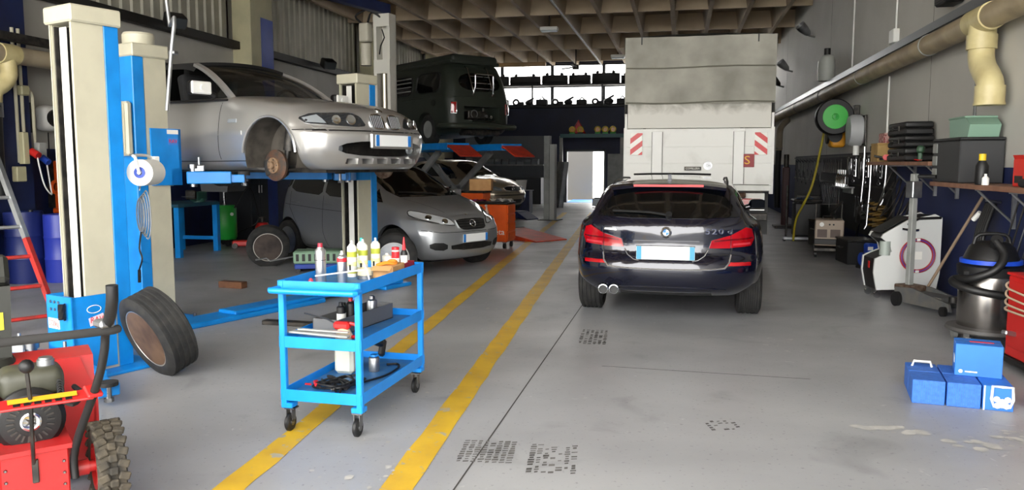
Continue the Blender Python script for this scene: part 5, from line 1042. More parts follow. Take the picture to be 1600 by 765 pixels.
lv = part('gear_lever', MB().tube([(-.005, -.12, .30), (-.01, -.22, .45), (-.012, -.275, .60), (-.02, -.30, .74)], .008, 6, sm=3), m_dsteel, t); part('lever_knob', MB().sph((-.02, -.303, .755), .028, 12), m_black, lv)
part('lever_fork', MB().box((.0, -.122, .27), (.025, .012, .10), None, .003), m_dsteel, t); part('chute_crank', MB().tube([(-.28, -.4, .86), (-.2, -.1, .72), (-.15, .35, .64)], .008, 6), m_dsteel, t)
# ================================================================ along the left wall
XW = XL+.0
t = thing('extraction_duct', 'beige extraction duct with cream elbow on the navy pilaster at far left', 'duct', (-8.45, 0, 0))
part('duct_run', MB().cyl((0, 7.2, 2.93), (0, 12.2, 2.93), .115, n=24), m_pipe, t); part('duct_collar', MB().cyl((0, 8.75, 2.93), (0, 9.02, 2.93), .13, n=24), m_pvc, t)
part('elbow', MB().tube([(0.0, 8.88, 2.88), (.02, 8.88, 2.68), (.0, 8.81, 2.55), (-.02, 8.68, 2.45), (-.02, 8.65, 2.3)], .10, 16, sm=4), m_pvc, t, label='cream plastic elbow'); part('clamp', MB().cyl((-.02, 8.65, 2.3), (-.02, 8.65, 2.12), .105, n=20), m_steel, t); part('flexible_hose', MB().tube([(-.02, 8.65, 2.14), (-.03, 8.65, 1.6), (-.04, 8.68, 1.1)], .09, 12, sm=6), m_black, t)
single('wall_cable_tray', MB().bx(-8.5, -8.36, 7.0, 12.5, 3.10, 3.20), m_dsteel, 'dark cable tray just above the beige duct on the left', 'cable tray')
single('wall_rail', MB().box((0, 0, 0), (.14, 19, .16), None, .01), mat('rail_black', '#1c1b1a', .6), 'long black rail under the corrugated cladding on the left wall', 'rail', (-8.9, 21.5-9.5+.8, 3.93))
for y, lb in ((12.68, 'black floodlight on the wall rail above the lift columns'), (18.86, 'black floodlight on the wall rail above the convertible bonnet')):
    f = thing('floodlight', lb, 'floodlight', (-8.62, y, 3.97), R(-35)); part('housing', MB().box((.05, 0, .02), (.26, .34, .22), (0, .5, 0), .04), m_black, f); part('lens', MB().box((.16, 0, -.04), (.02, .30, .18), (0, .5, 0), .005), mat('flood_glass', '#3b3f42', .1), f); part('arm', MB().box((-.14, 0, -.02), (.18, .05, .04), None, .01), m_gray, f)
hr = thing('cable_reel', 'white wall cable reel with round black hub', 'cable reel', (-8.99, 9.97, 2.18)); part('case', MB().box((.12, 0, 0), (.22, .30, .36), None, .08), m_white, hr); part('hub', MB().cyl((.22, .0, .0), (.27, .0, .0), .12, n=24), m_black, hr); part('label', MB().box((.273, 0, 0), (.004, .10, .07)), m_paper, hr); part('bracket', MB().box((.02, -.2, 0), (.04, .05, .42), None, .005), m_black, hr); part('cord', MB().cyl((.12, 0, -.2), (.12, 0, -.5), .008, n=6), m_black, hr)
cd_ = thing('conduit_set', 'cream conduits and junction box on the navy pilaster', 'conduit', (-8.56, 0, 0))
for y, z0, z1 in ((9.10, 1.55, 3.3), (9.20, 1.9, 3.3), (9.38, 1.7, 2.42)): part('conduit', MB().cyl((0, y, z0), (0, y, z1), .022, n=8), mat('conduit_cream', '#b8b39c', .5), cd_)
part('conduit_bend', MB().tube([(0, 9.26, 2.5), (0, 9.35, 2.5), (0, 9.38, 2.42)], .022, 8, sm=3), MATS['conduit_cream'], cd_); part('junction_box', MB().box((.02, 9.21, 2.5), (.09, .14, .13), None, .015), mat('box_olive_cream', '#a39f80', .5), cd_)
so = thing('power_sockets', 'group of industrial power sockets with red, grey and blue outlets', 'sockets', (-8.56, 9.24, 1.72)); part('tall_box', MB().box((.04, -.10, .02), (.09, .10, .42), None, .01), mat('socket_cream', '#bdb894', .5), so); part('lower_box', MB().box((.04, -.2, -.32), (.09, .16, .2), None, .01), MATS['socket_cream'], so); part('grey_box', MB().box((.04, .18, .0), (.09, .14, .2), None, .01), mat('socket_grey', '#a7a7a2', .5), so)
part('red_outlet', MB().cyl((.06, 0, -.02), (.17, 0, -.08), .05), m_red, so); part('blue_outlet', MB().cyl((.06, .18, -.10), (.16, .18, -.17), .045), m_royal, so); part('hanging_cable', MB().tube([(.15, 0, -.1), (.2, .03, -.45), (.2, .15, -.6), (.15, .2, -.5), (.13, .18, -.2)], .010, 6, sm=5), m_white, so)
om = thing('spring_compressor', 'orange wall-mounted spring compressor frame', 'spring compressor', (-8.96, 10.05, 1.2)); part('frame', MB().box((.14, 0, 0), (.07, .10, .75), None, .015).box((.2, .14, .22), (.2, .22, .10), None, .015).box((.2, .02, -.34), (.18, .26, .08), None, .015).torus((.2, -.12, .0), .08, .025, 16, 8, 'X'), m_orange, om); part('spindle', MB().cyl((.2, .12, -.3), (.2, .12, .26), .025), m_steel, om); part('mount', MB().bx(0, .12, -.05, .05, -.3, .3), m_dsteel, om)
for x, y, r, h, m, lb in ((-7.92, 9.02, .20, .88, mat('barrel_blue', '#25349a', .4), 'royal blue barrel next to the lift column'), (-8.33, 8.86, .23, .92, mat('barrel_navy', '#16225c', .45), 'darker blue barrel beside the workbench')):
    b_ = thing('barrel', lb, 'barrel', (x, y, 0)); part('drum', MB().lathe([(.001, 0), (r*.97, 0), (r, .02), (r, h*.32), (r*1.03, h*.34), (r, h*.36), (r, h*.64), (r*1.03, h*.66), (r, h*.68), (r, h-.02), (r*.97, h), (r*.9, h-.01), (.001, h-.01)], 28), m, b_); part('bung', MB().cyl((r*.5, 0, h-.012), (r*.5, 0, h+.02), .03), m_black, b_)
wk = thing('workbench', 'blue steel workbench at the left edge behind the ladder', 'workbench', (-8.62, 7.4, 0)); part('top', MB().bx(-.34, .36, -1.0, 1.0, .84, .90, .01), m_royal, wk); part('cabinet', MB().bx(-.32, .30, -.9, .9, .08, .84), mat('bench_blue', '#2456b0', .45), wk)
for y in (-.45, .45): d = part('drawer_front', MB().bx(.30, .318, y-.42, y+.42, .55, .80, .004), m_royal, wk); part('pull', MB().tube([(.32, y-.1, .68), (.35, y-.1, .68), (.35, y+.1, .68), (.32, y+.1, .68)], .008, 6), m_steel, d); part('door_panel', MB().bx(.30, .316, y-.42, y+.42, .12, .52, .004), m_royal, wk)
for x in (-.3, .3):
    for y in (-.92, .92): part('leg', MB().bx(x-.03, x+.03, y-.03, y+.03, 0, .1), m_royal, wk)
# stepladder
ld = thing('stepladder', 'aluminium stepladder with red-painted lower half at the left edge', 'ladder', (-5.68, 6.38, 0)); bt_ = V((0, 0, .0)); tp_ = V((-.82, .10, 2.0)); ofs = V((-.22, -.40, 0))
m_ladred = mat('ladder_red', '#b3261f', .5, col2='#8f2a22', scale=10)
def railq(a, b, w=.055): 
    mb = MB(); d = (b-a).normalized(); mb.tube([a, b], w*.6, 4, caps=True); return mb
mid_ = bt_+(tp_-bt_)*.42
part('front_rail', railq(bt_+V((0, 0, .02)), mid_), m_ladred, ld); part('front_rail', railq(mid_, tp_), m_alu, ld); part('front_rail', railq(bt_+ofs+V((0, 0, .02)), mid_+ofs), mat('ladder_dirty', '#4c4844', .6, col2='#b5b1a8', scale=14), ld); part('front_rail', railq(mid_+ofs, tp_+ofs), m_alu, ld)
for i in range(7): k = (i+.45)/7.3; p = bt_+(tp_-bt_)*k; part('rung', MB().tube([p, p+ofs], .018, 6), m_ladred if k < .42 else m_alu, ld)
for i in range(2): o_ = ofs*i; part('rear_rail', railq(tp_+o_+V((-.03, 0, -.05)), V((-1.35, .18, .02))+o_, .045), m_alu, ld); part('rubber_foot', MB().box(bt_+o_+V((0, 0, .02)), (.07, .06, .05), None, .01), m_black, ld)
part('top_plate', MB().box(tp_+ofs/2+V((0, 0, .02)), (.2, .5, .03), (0, 0, R(-28)), .01), m_alu, ld)
# bay below the raised convertible
wb2 = thing('vice_bench', 'narrow blue bench with vices seen under the raised convertible', 'workbench', (-8.35, 12.3, 0)); part('top', MB().bx(-.4, .4, -.7, .5, .82, .88, .01), mat('bench_teal', '#1f4f63', .5), wb2)
for x in (-.35, .35):
    for y in (-.65, .45): part('leg', MB().bx(x-.045, x+.045, y-.045, y+.045, 0, .82), m_liftblue, wb2)
part('stretcher', MB().bx(-.35, .35, .42, .48, .2, .26), m_liftblue, wb2)
vc = thing('bench_vice', 'green bench vice on the narrow blue bench', 'vice', (-8.1, 12.4, .88)); part('body', MB().box((0, 0, .1), (.16, .3, .16), None, .03).cyl((0, 0, 0), (0, 0, .06), .1), mat('vice_green', '#2a5a50', .5), vc); part('jaw', MB().box((0, -.22, .13), (.18, .08, .16), None, .02), m_dsteel, vc); part('handle', MB().cyl((-.12, -.3, .1), (.12, -.3, .1), .01), m_steel, vc)
gd = thing('oil_drainer', 'green waste oil drainer with grey catch pan on top', 'oil drainer', (-8.35, 13.6, 0)); part('tank', MB().lathe([(.001, .12), (.19, .12), (.215, .16), (.215, .70), (.18, .76), (.001, .77)], 28), m_green, gd); part('catch_pan', MB().prism([(-.30, 1.28), (.30, 1.28), (.26, 1.02), (-.26, 1.02)], -.32, .32, 'xz'), mat('pan_grey', '#56585a', .6), gd); part('stem', MB().cyl((0, 0, .76), (0, 0, 1.03), .03), m_steel, gd); part('gauge', MB().cyl((.2, -.1, .6), (.22, -.11, .6), .03), m_white, gd); part('outlet_hose', MB().tube([(.2, 0, .7), (.45, .1, 1.1), (.5, .3, .7), (.42, .4, .4), (.2, .1, .25)], .012, 6, sm=6), m_black, gd)
for a in range(4): part('castor', MB().cyl((.17*cos(a*1.57+.78), .17*sin(a*1.57+.78)-.015, .06), (.17*cos(a*1.57+.78), .17*sin(a*1.57+.78)+.015, .06), .055), m_black, gd)
rt = thing('red_gas_bottle', 'small red pressure tank on the floor beside the green drainer', 'tank', (-8.0, 14.35, 0)); part('tank', MB().lathe([(.001, 0), (.12, .01), (.14, .06), (.14, .3), (.1, .38), (.001, .4)], 20), m_red, rt); part('valve', MB().cyl((0, 0, .39), (0, 0, .5), .03).torus((0, 0, .48), .06, .012, 16, 6), m_dsteel, rt)
tj = thing('trolley_jack', 'low red trolley jack on the floor beside the blue bench', 'jack', (-7.7, 13.3, 0), .3); part('frame', MB().box((0, 0, .09), (.55, .22, .10), None, .02), m_red, tj); part('lift_arm', MB().box((.15, 0, .16), (.3, .08, .05), (0, -.2, 0), .01), m_red, tj)
for x, y in ((-.22, -.13), (.22, -.13), (-.22, .13), (.22, .13)): part('wheel', MB().cyl((x, y-.02, .05), (x, y+.02, .05), .05), m_dsteel, tj)
sd_ = thing('steel_cabinet', 'dark steel cabinet against the wall under the convertible', 'cabinet', (-8.62, 14.78, 0)); part('body', MB().bx(-.35, .33, -.35, .35, 0, 1.9, .01), mat('cabinet_dark', '#15181f', .5), sd_)
for y in (-.17, .17): d = part('door', MB().bx(.33, .345, y-.16, y+.16, .05, 1.85, .004), MATS['cabinet_dark'], sd_); part('handle', MB().cyl((.36, y*.3, .95), (.36, y*.3, 1.1), .012), m_steel, d)
mc = thing('mint_crate', 'mint green slotted crate on a low blue stand behind the trolley', 'crate', (-5.0, 10.7, 0), R(20)); part('stand', MB().bx(-.4, .4, -.22, .22, .05, .12, .01), m_royal, mc); part('crate_shell', MB().bx(-.42, .42, -.2, .2, .12, .30, .02), mat('mint_plastic', '#86a88c', .5), mc)
for i in range(9): part('slot', MB().bx(-.38+.085*i, -.34+.085*i, -.204, -.199, .16, .26), m_black, mc)
for x in (-.35, .35): part('castor', MB().cyl((x, -.2, .03), (x, .2, .03), .03), m_black, mc)
part('rod_handle', MB().tube([(-.42, -.1, .22), (-.75, -.1, .16), (-.8, -.1, .2), (-.95, -.1, .18)], .012, 6), m_alu, mc)
single('timber_block', MB().box((0, 0, .04), (.34, .12, .08), None, .006), mat('timber_brown', '#5b3b28', .8, col2='#70492f', scale=8), 'short brown timber block on the floor beneath the convertible', 'timber', (-5.42, 8.95, 0), (0, 0, -.1))
single('steel_plank', MB().box((0, 0, .02), (.55, .10, .04), None, .005), m_dsteel, 'flat dark steel bar lying on the floor in front of the blue beam', 'steel bar', (-3.62, 6.95, 0), (0, 0, -.05))
single('steel_plank', MB().box((0, 0, .02), (.25, .08, .04), None, .005), m_rust, 'short rusty steel bar on the floor behind the trolley', 'steel bar', (-2.72, 7.75, 0), (0, 0, .1))
# ================================================================ middle and back of the hall
bt = thing('tool_cabinet', 'orange roller tool cabinet beside the silver hatchback', 'tool cabinet', (-3.36, 14.35, 0), R(-6))
part('carcass', MB().bx(-.36, .36, -.24, .24, .12, .80, .015), m_orange, bt); part('top_tray', MB().bx(-.38, .38, -.26, .26, .80, .84, .01), m_black, bt)
for i in range(4): part('drawer_front', MB().bx(.36, .375, -.22, .22, .16+i*.16, .30+i*.16, .004), m_orange, bt)
text_mesh('Beta', .15, 'maker_lettering', m_paper, bt, (.175, -.243, .30), (R(90), 0, 0), .002, sx=1.05); part('maker_mark', MB().prism([(-.07, .25), (.0, .25), (.0, .36), (-.07, .36), (-.07, .33), (-.03, .33), (-.03, .28), (-.07, .28)], -.246, -.242, 'xz'), m_paper, bt)
for x in (-.3, .3):
    for y in (-.2, .2): ca = part('castor', MB().box((x, y, .11), (.06, .06, .02)), m_steel, bt); part('castor_wheel', MB().cyl((x-.02, y, .05), (x+.02, y, .05), .05), m_black, ca)
tc_ = thing('upper_tool_chest', 'orange tool chest behind the roller cabinet with boxes on top', 'tool chest', (-3.95, 14.95, 0), R(-6)); part('chest', MB().bx(-.5, .35, -.22, .22, .1, .98, .01), m_orange, tc_); part('lid', MB().bx(-.52, .37, -.24, .24, .98, 1.02, .01), m_dsteel, tc_); part('plinth', MB().bx(-.48, .33, -.2, .2, 0, .1), m_black, tc_)
single('carton', MB().box((0, 0, .11), (.42, .28, .22), None, .004).box((.22, 0, .2), (.14, .26, .004), (0, .5, 0)), m_card, 'brown carton on the orange tool chest', 'box', (-3.72, 14.95, 1.021), (0, 0, .1))
single('white_rag', MB().grid([[(x*.05, y*.05, .03+.03*sin(x*1.9+y)*cos(y*2.1)) for y in range(-3, 4)] for x in range(-4, 5)]), m_paper, 'crumpled white rag beside the carton', 'rag', (-3.43, 14.6, .99) if False else (-3.20, 14.40, .842))
single('purple_cloth', MB().grid([[(x*.045, y*.04, .025+.022*sin(x*2.3+y*1.3)) for y in range(-2, 3)] for x in range(-4, 3)]), mat('purple_cloth', '#a03aa0', .8), 'crumpled purple cloth on the roller cabinet', 'cloth', (-3.56, 14.28, .842))
sb = thing('trigger_bottle', 'pale spray bottle hanging on the orange cabinet front', 'spray bottle', (-3.40, 14.05, .52), 0); part('bottle', MB().lathe([(.001, 0), (.045, 0), (.05, .02), (.045, .14), (.02, .2), (.015, .24), (.001, .24)], 18), mat('bottle_pale', '#d8b9a8', .4), sb); part('trigger_head', MB().box((0, -.03, .26), (.03, .10, .04), None, .01), m_white, sb)
# orange ramp on the floor
rp = thing('ramp_plate', 'orange-red drive-on ramp plate flat on the floor beyond the tool cabinet', 'ramp', (-2.95, 16.05, 0), R(-38)); part('plate', MB().prism([(-.7, .0), (.62, 0), (.62, .02), (-.7, .18)], -.42, .42, 'xz'), mat('ramp_orange', '#d8421c', .5, col2='#b93a1c', scale=5), rp); part('hinge', MB().cyl((-.7, -.42, .16), (-.7, .42, .16), .03), m_dsteel, rp)
dl = thing('drive_on_lift', 'low navy drive-on lift runways under the champagne hatchback', 'vehicle lift', (-5.9, 21.85, 0), R(-28))
for s in (-1, 1): part('runway', MB().bx(-2.35, 1.5, s*.73-.25, s*.73+.25, .04, .219, .01), m_navy, dl); part('runway_ramp', MB().prism([(1.5, .04), (1.85, .0), (1.85, .02), (1.5, .2)], s*.73-.25, s*.73+.25, 'xz'), m_navy, dl)
part('cross_tie', MB().bx(-1.2, -1.0, -.9, .9, .0, .08), m_navy, dl)
gp = thing('lift_post', 'pair of tall grey lift posts beside the lane', 'lift post', (-3.42, 21.6, 0), R(-8)); part('post', MB().bx(-.16, .0, -.15, .05, 0, 2.28, .01), m_gray, gp); part('front_post', MB().bx(.02, .16, -.2, .02, 0, 2.05, .01), mat('post_pale', '#9b9c98', .5), gp); part('base_plate', MB().bx(-.28, .28, -.3, .2, 0, .02), m_dsteel, gp)
# storage rack with lamps on top
rk = thing('storage_rack', 'dark blue rack beside the yard door with lamps stored on top', 'rack', (-3.2, 29.9, 0)); part('top_shelf', MB().bx(-1.15, 1.35, -.3, .4, 2.55, 2.62), mat('rack_navy', '#1c2a4a', .5), rk)
for x in (-1.12, 1.12): part('upright', MB().bx(x-.06, x+.06, -.3, -.2, 0, 2.55), m_gray, rk)
part('edge_strip', MB().bx(-1.15, 1.35, -.31, -.301, 2.48, 2.62), mat('rack_teal', '#2e5a5c', .5), rk)
for i, x in enumerate((-.72, -.42, .22, .50, .78)):
    lp = thing('warning_lamp', 'round amber warning lamp on the rack, %s' % ('left of the red triangle', 'under the red triangle', 'first of the row of three', 'middle of the row of three', 'last of the row of three')[i], 'lamp', (-3.2+x, 29.75, 2.62)); part('case', MB().box((0, 0, .03), (.2, .12, .06), None, .01), m_green if i != 1 else m_black, lp); part('lens_ring', MB().torus((0, -.02, .16), .10, .024, 24, 8, 'Y'), m_yellow, lp); part('lens', MB().cyl((0, .02, .16), (0, .05, .16), .10, n=20), mat('amber', '#c98a1a', .3), lp)
wt = thing('warning_triangle', 'red warning triangle standing on the rack', 'warning triangle', (-3.72, 29.95, 2.62)); part('triangle', MB().tube([(-.26, 0, .04), (.26, 0, .04), (0, 0, .50)], .04, 6, closed=True), m_red, wt); part('backing', MB().prism([(-.24, .05), (.24, .05), (0, .47)], .0, .015, 'xz'), m_red, wt)
for i, (x, a) in enumerate(((-4.12, .12), (-3.98, .09))): single('metal_sheet', MB().box((0, 0, .80), (.5, .02, 1.6), (R(-8), 0, 0), .004), m_alu, ('outer bright metal sheet leaning beside the yard door', 'inner metal sheet leaning beside the yard door')[i], 'metal sheet', (x, 27.6+i*.12, 0), (0, 0, R(-55)))
single('partition_screen', MB().box((0, 0, .95), (.95, .05, 1.9), None, .01), m_gray, 'tall grey panel standing right of the yard door', 'panel', (-2.2, 30.6, 0))
bc = thing('back_counter', 'dark counter with shelf of bins along the end wall', 'counter', (-6.6, 30.2, 0)); part('counter', MB().bx(-1.7, 1.5, -.4, .6, 0, 1.0, .01), mat('counter_dark', '#20242c', .5), bc); part('shelf', MB().bx(-1.7, 1.5, .1, .6, 1.45, 1.5), m_gray, bc); part('back_panel', MB().bx(-1.7, 1.5, .6, .65, 1.0, 2.6), mat('panel_grey_dark', '#5d6166', .6), bc)
for i in range(10): single('storage_bin', MB().prism([(0, 0), (.35, 0), (.35, .2), (.12, .2), (0, .1)], -.12, .12, 'yz'), mat('bin_grey', '#6f767c', .5), '%s grey parts bin from the left in the row on the counter shelf' % ORD[i], 'bin', (-8.05+i*.29, 30.35, 1.501), None, 'bins on the back counter shelf')
wbk = thing('waste_bucket', 'white bucket on the navy stand in the dark aisle', 'bucket', (-4.75, 24.2, .72)); part('shell', MB().lathe([(.001, 0), (.13, 0), (.17, .3), (.16, .3), (.125, .01)], 22), m_white, wbk); part('rim', MB().torus((0, 0, .3), .168, .01, 22, 6), m_white, wbk)
single('navy_stand', MB().bx(-.3, .3, -.3, .3, .0, .70, .02).bx(-.33, .33, -.33, .33, .70, .72), m_navy, 'navy steel stand holding a white bucket', 'stand', (-4.75, 24.2, 0))
# bumpers and clutter stored in front of the strip windows
m_clut = mat('stored_dark', '#1a1c20', .6)
sh = thing('window_shelf', 'dark shelf beam across the strip windows', 'shelf', (-2.95, 31.15, 0)); part('beam', MB().bx(-6, 6, -.2, .2, 4.52, 4.58), m_clut, sh)
for x in (-5.4, -2.7, 0, 2.7, 5.4): part('bracket', MB().bx(x-.03, x+.03, -.2, -.15, 3.8, 4.52), m_clut, sh)
rn = random.Random(11); words_ = ['curved', 'short', 'long', 'bent', 'flat', 'ribbed', 'narrow', 'wide', 'twisted', 'broken', 'thick', 'thin', 'small', 'stubby']; x = -7.6
for i in range(9):
    wd = rn.uniform(.75, 1.25); hh = rn.uniform(.24, .42); mb = MB().grid([[(wd*.5*u_, .14*u_*u_-.1+o, z) for o, z in ((0, 0), (-.06, hh*.3), (-.03, hh), (.04, hh*1.02*(1-.3*abs(u_))), (.05, 0))] for u_ in [-1+j/6 for j in range(13)]], cv=True)
    for u_ in (-.6, .55): mb.box((wd*.5*u_, 0, hh+.04), (.12, .1, .1), (0, u_, .3), .02)
    single('stored_bumper', mb, m_clut, '%s dark bumper stored on the window shelf, number %s from the left' % (words_[i], ['one', 'two', 'three', 'four', 'five', 'six', 'seven', 'eight', 'nine'][i]), 'bumper', (x+wd/2, 31.15, 4.582)); x += wd*1.03+.02
x = -7.4
for i in range(12):
    k = i % 3; s_ = rn.uniform(.8, 1.2)
    mb = MB().sph((0, 0, .14*s_), .17*s_, 10, (1.2, .8, .8)).cyl((-.1, 0, .2*s_), (.2, 0, .36*s_), .04) if k == 0 else (MB().box((0, 0, .12*s_), (.45*s_, .3, .24*s_), None, .05).tube([(-.1, 0, .22*s_), (0, 0, .34*s_), (.12, 0, .22*s_)], .03, 6) if k == 1 else MB().torus((0, 0, .16*s_), .12*s_, .045, 18, 8, 'Y').box((.22, 0, .08), (.2, .2, .16), None, .03))
    single('stored_part', mb, m_clut, '%s dark %s on the end wall ledge below the windows' % (['leftmost', 'second', 'third', 'fourth', 'fifth', 'sixth', 'seventh', 'eighth', 'ninth', 'tenth', 'eleventh', 'rightmost'][i], ('headlamp shell', 'plastic housing', 'pulley ring')[k]), 'car part', (x, 31.27, 3.781)); x += .52
single('wall_ledge', MB().bx(-6.0, 6.0, -.36, -.01, 3.70, 3.78), m_clut, 'dark ledge along the end wall below the windows', 'ledge', (-2.95, 31.5, 0))
fn = thing('ceiling_fan', 'dark three-blade ceiling fan near the windows', 'fan', (-3.75, 29.3, 5.0)); part('motor', MB().cyl((0, 0, -.08), (0, 0, .08), .12).cyl((0, 0, .08), (0, 0, .85), .02), m_dsteel, fn)
for i in range(3): a = i*2.094+.4; part('blade', MB().box((.42*cos(a), .42*sin(a), 0), (.62, .12, .012), (.2, 0, a)), m_dsteel, fn)
for i, (x, y) in enumerate(((-3.65, 22.6), (-2.2, 28.8))): lf = thing('ceiling_lamp', ('grey fluorescent batten on the ceiling in front of the lorry top', 'farther fluorescent batten near the strip windows')[i], 'lamp', (x, y, 5.28)); part('housing', MB().box((0, 0, 0), (.5, .24, .1), None, .02), m_white, lf); part('diffuser', MB().box((0, 0, -.06), (.46, .18, .05), None, .015), mat('diffuser', '#b9c2c8', .3), lf); part('hanger', MB().cyl((0, 0, .05), (0, 0, .58), .012), m_dsteel, lf)
ht = thing('ceiling_heater', 'long narrow beige heater bar below the ceiling above the camper van', 'heater', (-5.9, 29.0, 5.1)); part('bar', MB().box((0, 0, 0), (2.2, .2, .14), None, .03), mat('heater_beige', '#9c7b50', .5), ht)
for x in (-.8, .8): part('hanger', MB().cyl((x, 0, .07), (x, 0, .75), .01), m_dsteel, ht)
# ================================================================ along the right wall
XQ = XR
t = thing('ventilation_pipe', 'long beige ventilation pipe high along the right wall with cream outlet', 'pipe', (2.9, 0, 0))
part('pipe_run', MB().cyl((0, 4.0, 2.95), (0, 31.0, 2.95), .12, n=28), mat('vent_pipe', '#a8997c', .5, col2='#8f8169', scale=2.5), t)
for y in (10.6, 14.2, 17.8, 21.4): part('pipe_clip', MB().torus((0, y, 2.95), .123, .008, 24, 6, 'Y'), m_gray, t)
o_ = part('outlet', MB().cyl((0, 8.85, 2.95), (0, 8.85, 2.72), .125, n=26).tube([(0, 8.85, 2.74), (0, 8.85, 2.60), (0, 8.78, 2.48), (.0, 8.62, 2.36), (0, 8.56, 2.28), (0, 8.56, 2.10)], .118, 22, sm=4), m_pvc, t, label='cream plastic S-bend outlet'); part('outlet_collar', MB().cyl((0, 8.85, 2.66), (0, 8.85, 2.80), .138, n=26), m_pvc, o_); part('outlet_collar', MB().cyl((0, 8.56, 2.10), (0, 8.56, 2.28), .132, n=26).cyl((0, 8.56, 2.095), (0, 8.56, 2.12), .138, n=26), m_pvc, o_); part('tee_sleeve', MB().cyl((0, 8.6, 2.95), (0, 9.1, 2.95), .135, n=26), m_pvc, o_)
single('cable_tray', MB().bx(-.07, .07, 4.0, 31.0, -.05, -.04).bx(-.075, -.07, 4.0, 31.0, -.05, .05).bx(.07, .075, 4.0, 31.0, -.05, .05), mat('tray_galv', '#7f8285', .4, .7), 'galvanised cable tray above the ventilation pipe', 'cable tray', (3.0, 0, 3.17))
single('wall_speaker', MB().box((0, 0, 0), (.22, .36, .55), None, .02).box((-.112, 0, 0), (.01, .30, .48), None, .004), m_black, 'black loudspeaker box high on the right wall', 'speaker', (2.98, 10.2, 3.62))
jb = thing('wall_box', 'small white junction box on the right wall above the cable tray', 'junction box', (3.06, 12.95, 3.40)); part('box', MB().box((0, 0, 0), (.09, .26, .2), None, .01), m_white, jb); part('gland', MB().cyl((-.02, 0, -.1), (-.02, 0, -.16), .03), m_gray, jb)
for i, (y, z0, z1) in enumerate(((12.95, 3.5, 5.3), (16.0, 3.25, 5.3), (13.2, 1.9, 2.85), (9.5, 1.7, 2.83))): single('wall_conduit', MB().cyl((0, 0, z0), (0, 0, z1), .014, n=6), m_white if i < 3 else m_alu, ('white conduit rising from the small junction box', 'white conduit above the wall bottle', 'thin white cable down to the checked box', 'grey conduit down to the black toolbox')[i], 'conduit', (3.08, y, 0))
bo = thing('wall_canister', 'milky plastic canister with black cap standing on the cable tray', 'canister', (2.92, 17.7, 3.222)); part('canister', MB().lathe([(.001, 0), (.15, 0), (.16, .03), (.16, .42), (.12, .50), (.06, .53), (.001, .53)], 24), mat('milky_canister', '#b9bcb6', .45), bo); part('cap', MB().cyl((0, 0, .53), (0, 0, .66), .065, n=18), m_black, bo); part('hook', MB().tube([(-.17, 0, .4), (-.18, 0, .2), (-.18, -.05, .0)], .008, 5), m_white, bo)
for i, (y, z, lb) in enumerate(((20.3, 4.6, 'silver wall lamp high above the lorry side'), (24.0, 4.2, 'silver wall lamp half hidden behind the lorry'), (25.9, 3.95, 'black wall lamp half hidden behind the lorry'))):
    l_ = thing('wall_lamp', lb, 'lamp', (3.06, y, z)); part('shade', MB().lathe([(.03, 0), (.07, .05), (.11, .22), (.12, .34), (.11, .34), (.06, .06)], 20, (-.12, 0, -.05), V((-.62, -.25, .55))), m_dsteel if i == 2 else m_alu, l_); part('arm', MB().cyl((0, 0, -.1), (-.14, 0, -.06), .025), m_gray, l_); part('bulb', MB().sph((-.25, -.06, .07), .06, 10), m_white, l_)
gr = thing('hose_reel', 'black hose reel with bright green disc on the right wall', 'hose reel', (2.68, 15.3, 2.36)); part('drum', MB().lathe([(.10, -.13), (.30, -.13), (.32, -.10), (.32, .10), (.30, .13), (.10, .13)], 32, ax='Y'), m_black, gr); part('green_disc', MB().lathe([(.001, -.165), (.05, -.16), (.06, -.145), (.21, -.14), (.22, -.12), (.001, -.12)], 32, ax='Y'), mat('reel_green', '#3cb043', .4), gr); part('wall_plate', MB().box((.36, 0, 0), (.10, .2, .4), None, .01), m_dsteel, gr); part('hub_cap', MB().lathe([(.001, -.175), (.035, -.17), (.04, -.16), (.001, -.155)], 16, ax='Y'), m_green, gr)
yr = thing('hose_reel', 'small orange hose reel under the green one', 'hose reel', (2.84, 15.95, 2.02)); part('case', MB().box((0, -.08, 0), (.26, .38, .38), None, .06), mat('reel_orange', '#c98a1f', .45), yr); part('hub', MB().cyl((-.13, .0, .02), (-.17, .0, .02), .14, n=24).cyl((-.06, -.27, .02), (-.06, -.3, .02), .12, n=24), m_black, yr)
single('air_hose', MB().tube([(0, 0, 1.75), (-.08, .02, 1.2), (-.2, .05, .6), (-.42, .2, .02), (-.45, .3, -.42)], .022, 8, sm=8), mat('hose_yellow', '#a8981f', .5), 'yellow air hose hanging from the orange reel', 'hose', (2.66, 16.1, .45))
wh = thing('hose_reel', 'pale grey round cable reel with wire bracket on the right wall', 'hose reel', (2.95, 14.8, 2.10)); part('drum', MB().lathe([(.001, -.13), (.24, -.12), (.27, -.06), (.27, .08), (.22, .12), (.001, .12)], 28, ax='X'), mat('reel_pale', '#a9abac', .5), wh); part('bracket', MB().tube([(.1, -.3, .24), (.1, -.3, -.24), (.1, .3, -.24), (.1, .3, .24)], .015, 6, closed=True), m_dsteel, wh); part('outlet', MB().cyl((0, -.1, -.26), (0, -.1, -.42), .05), m_white, wh)
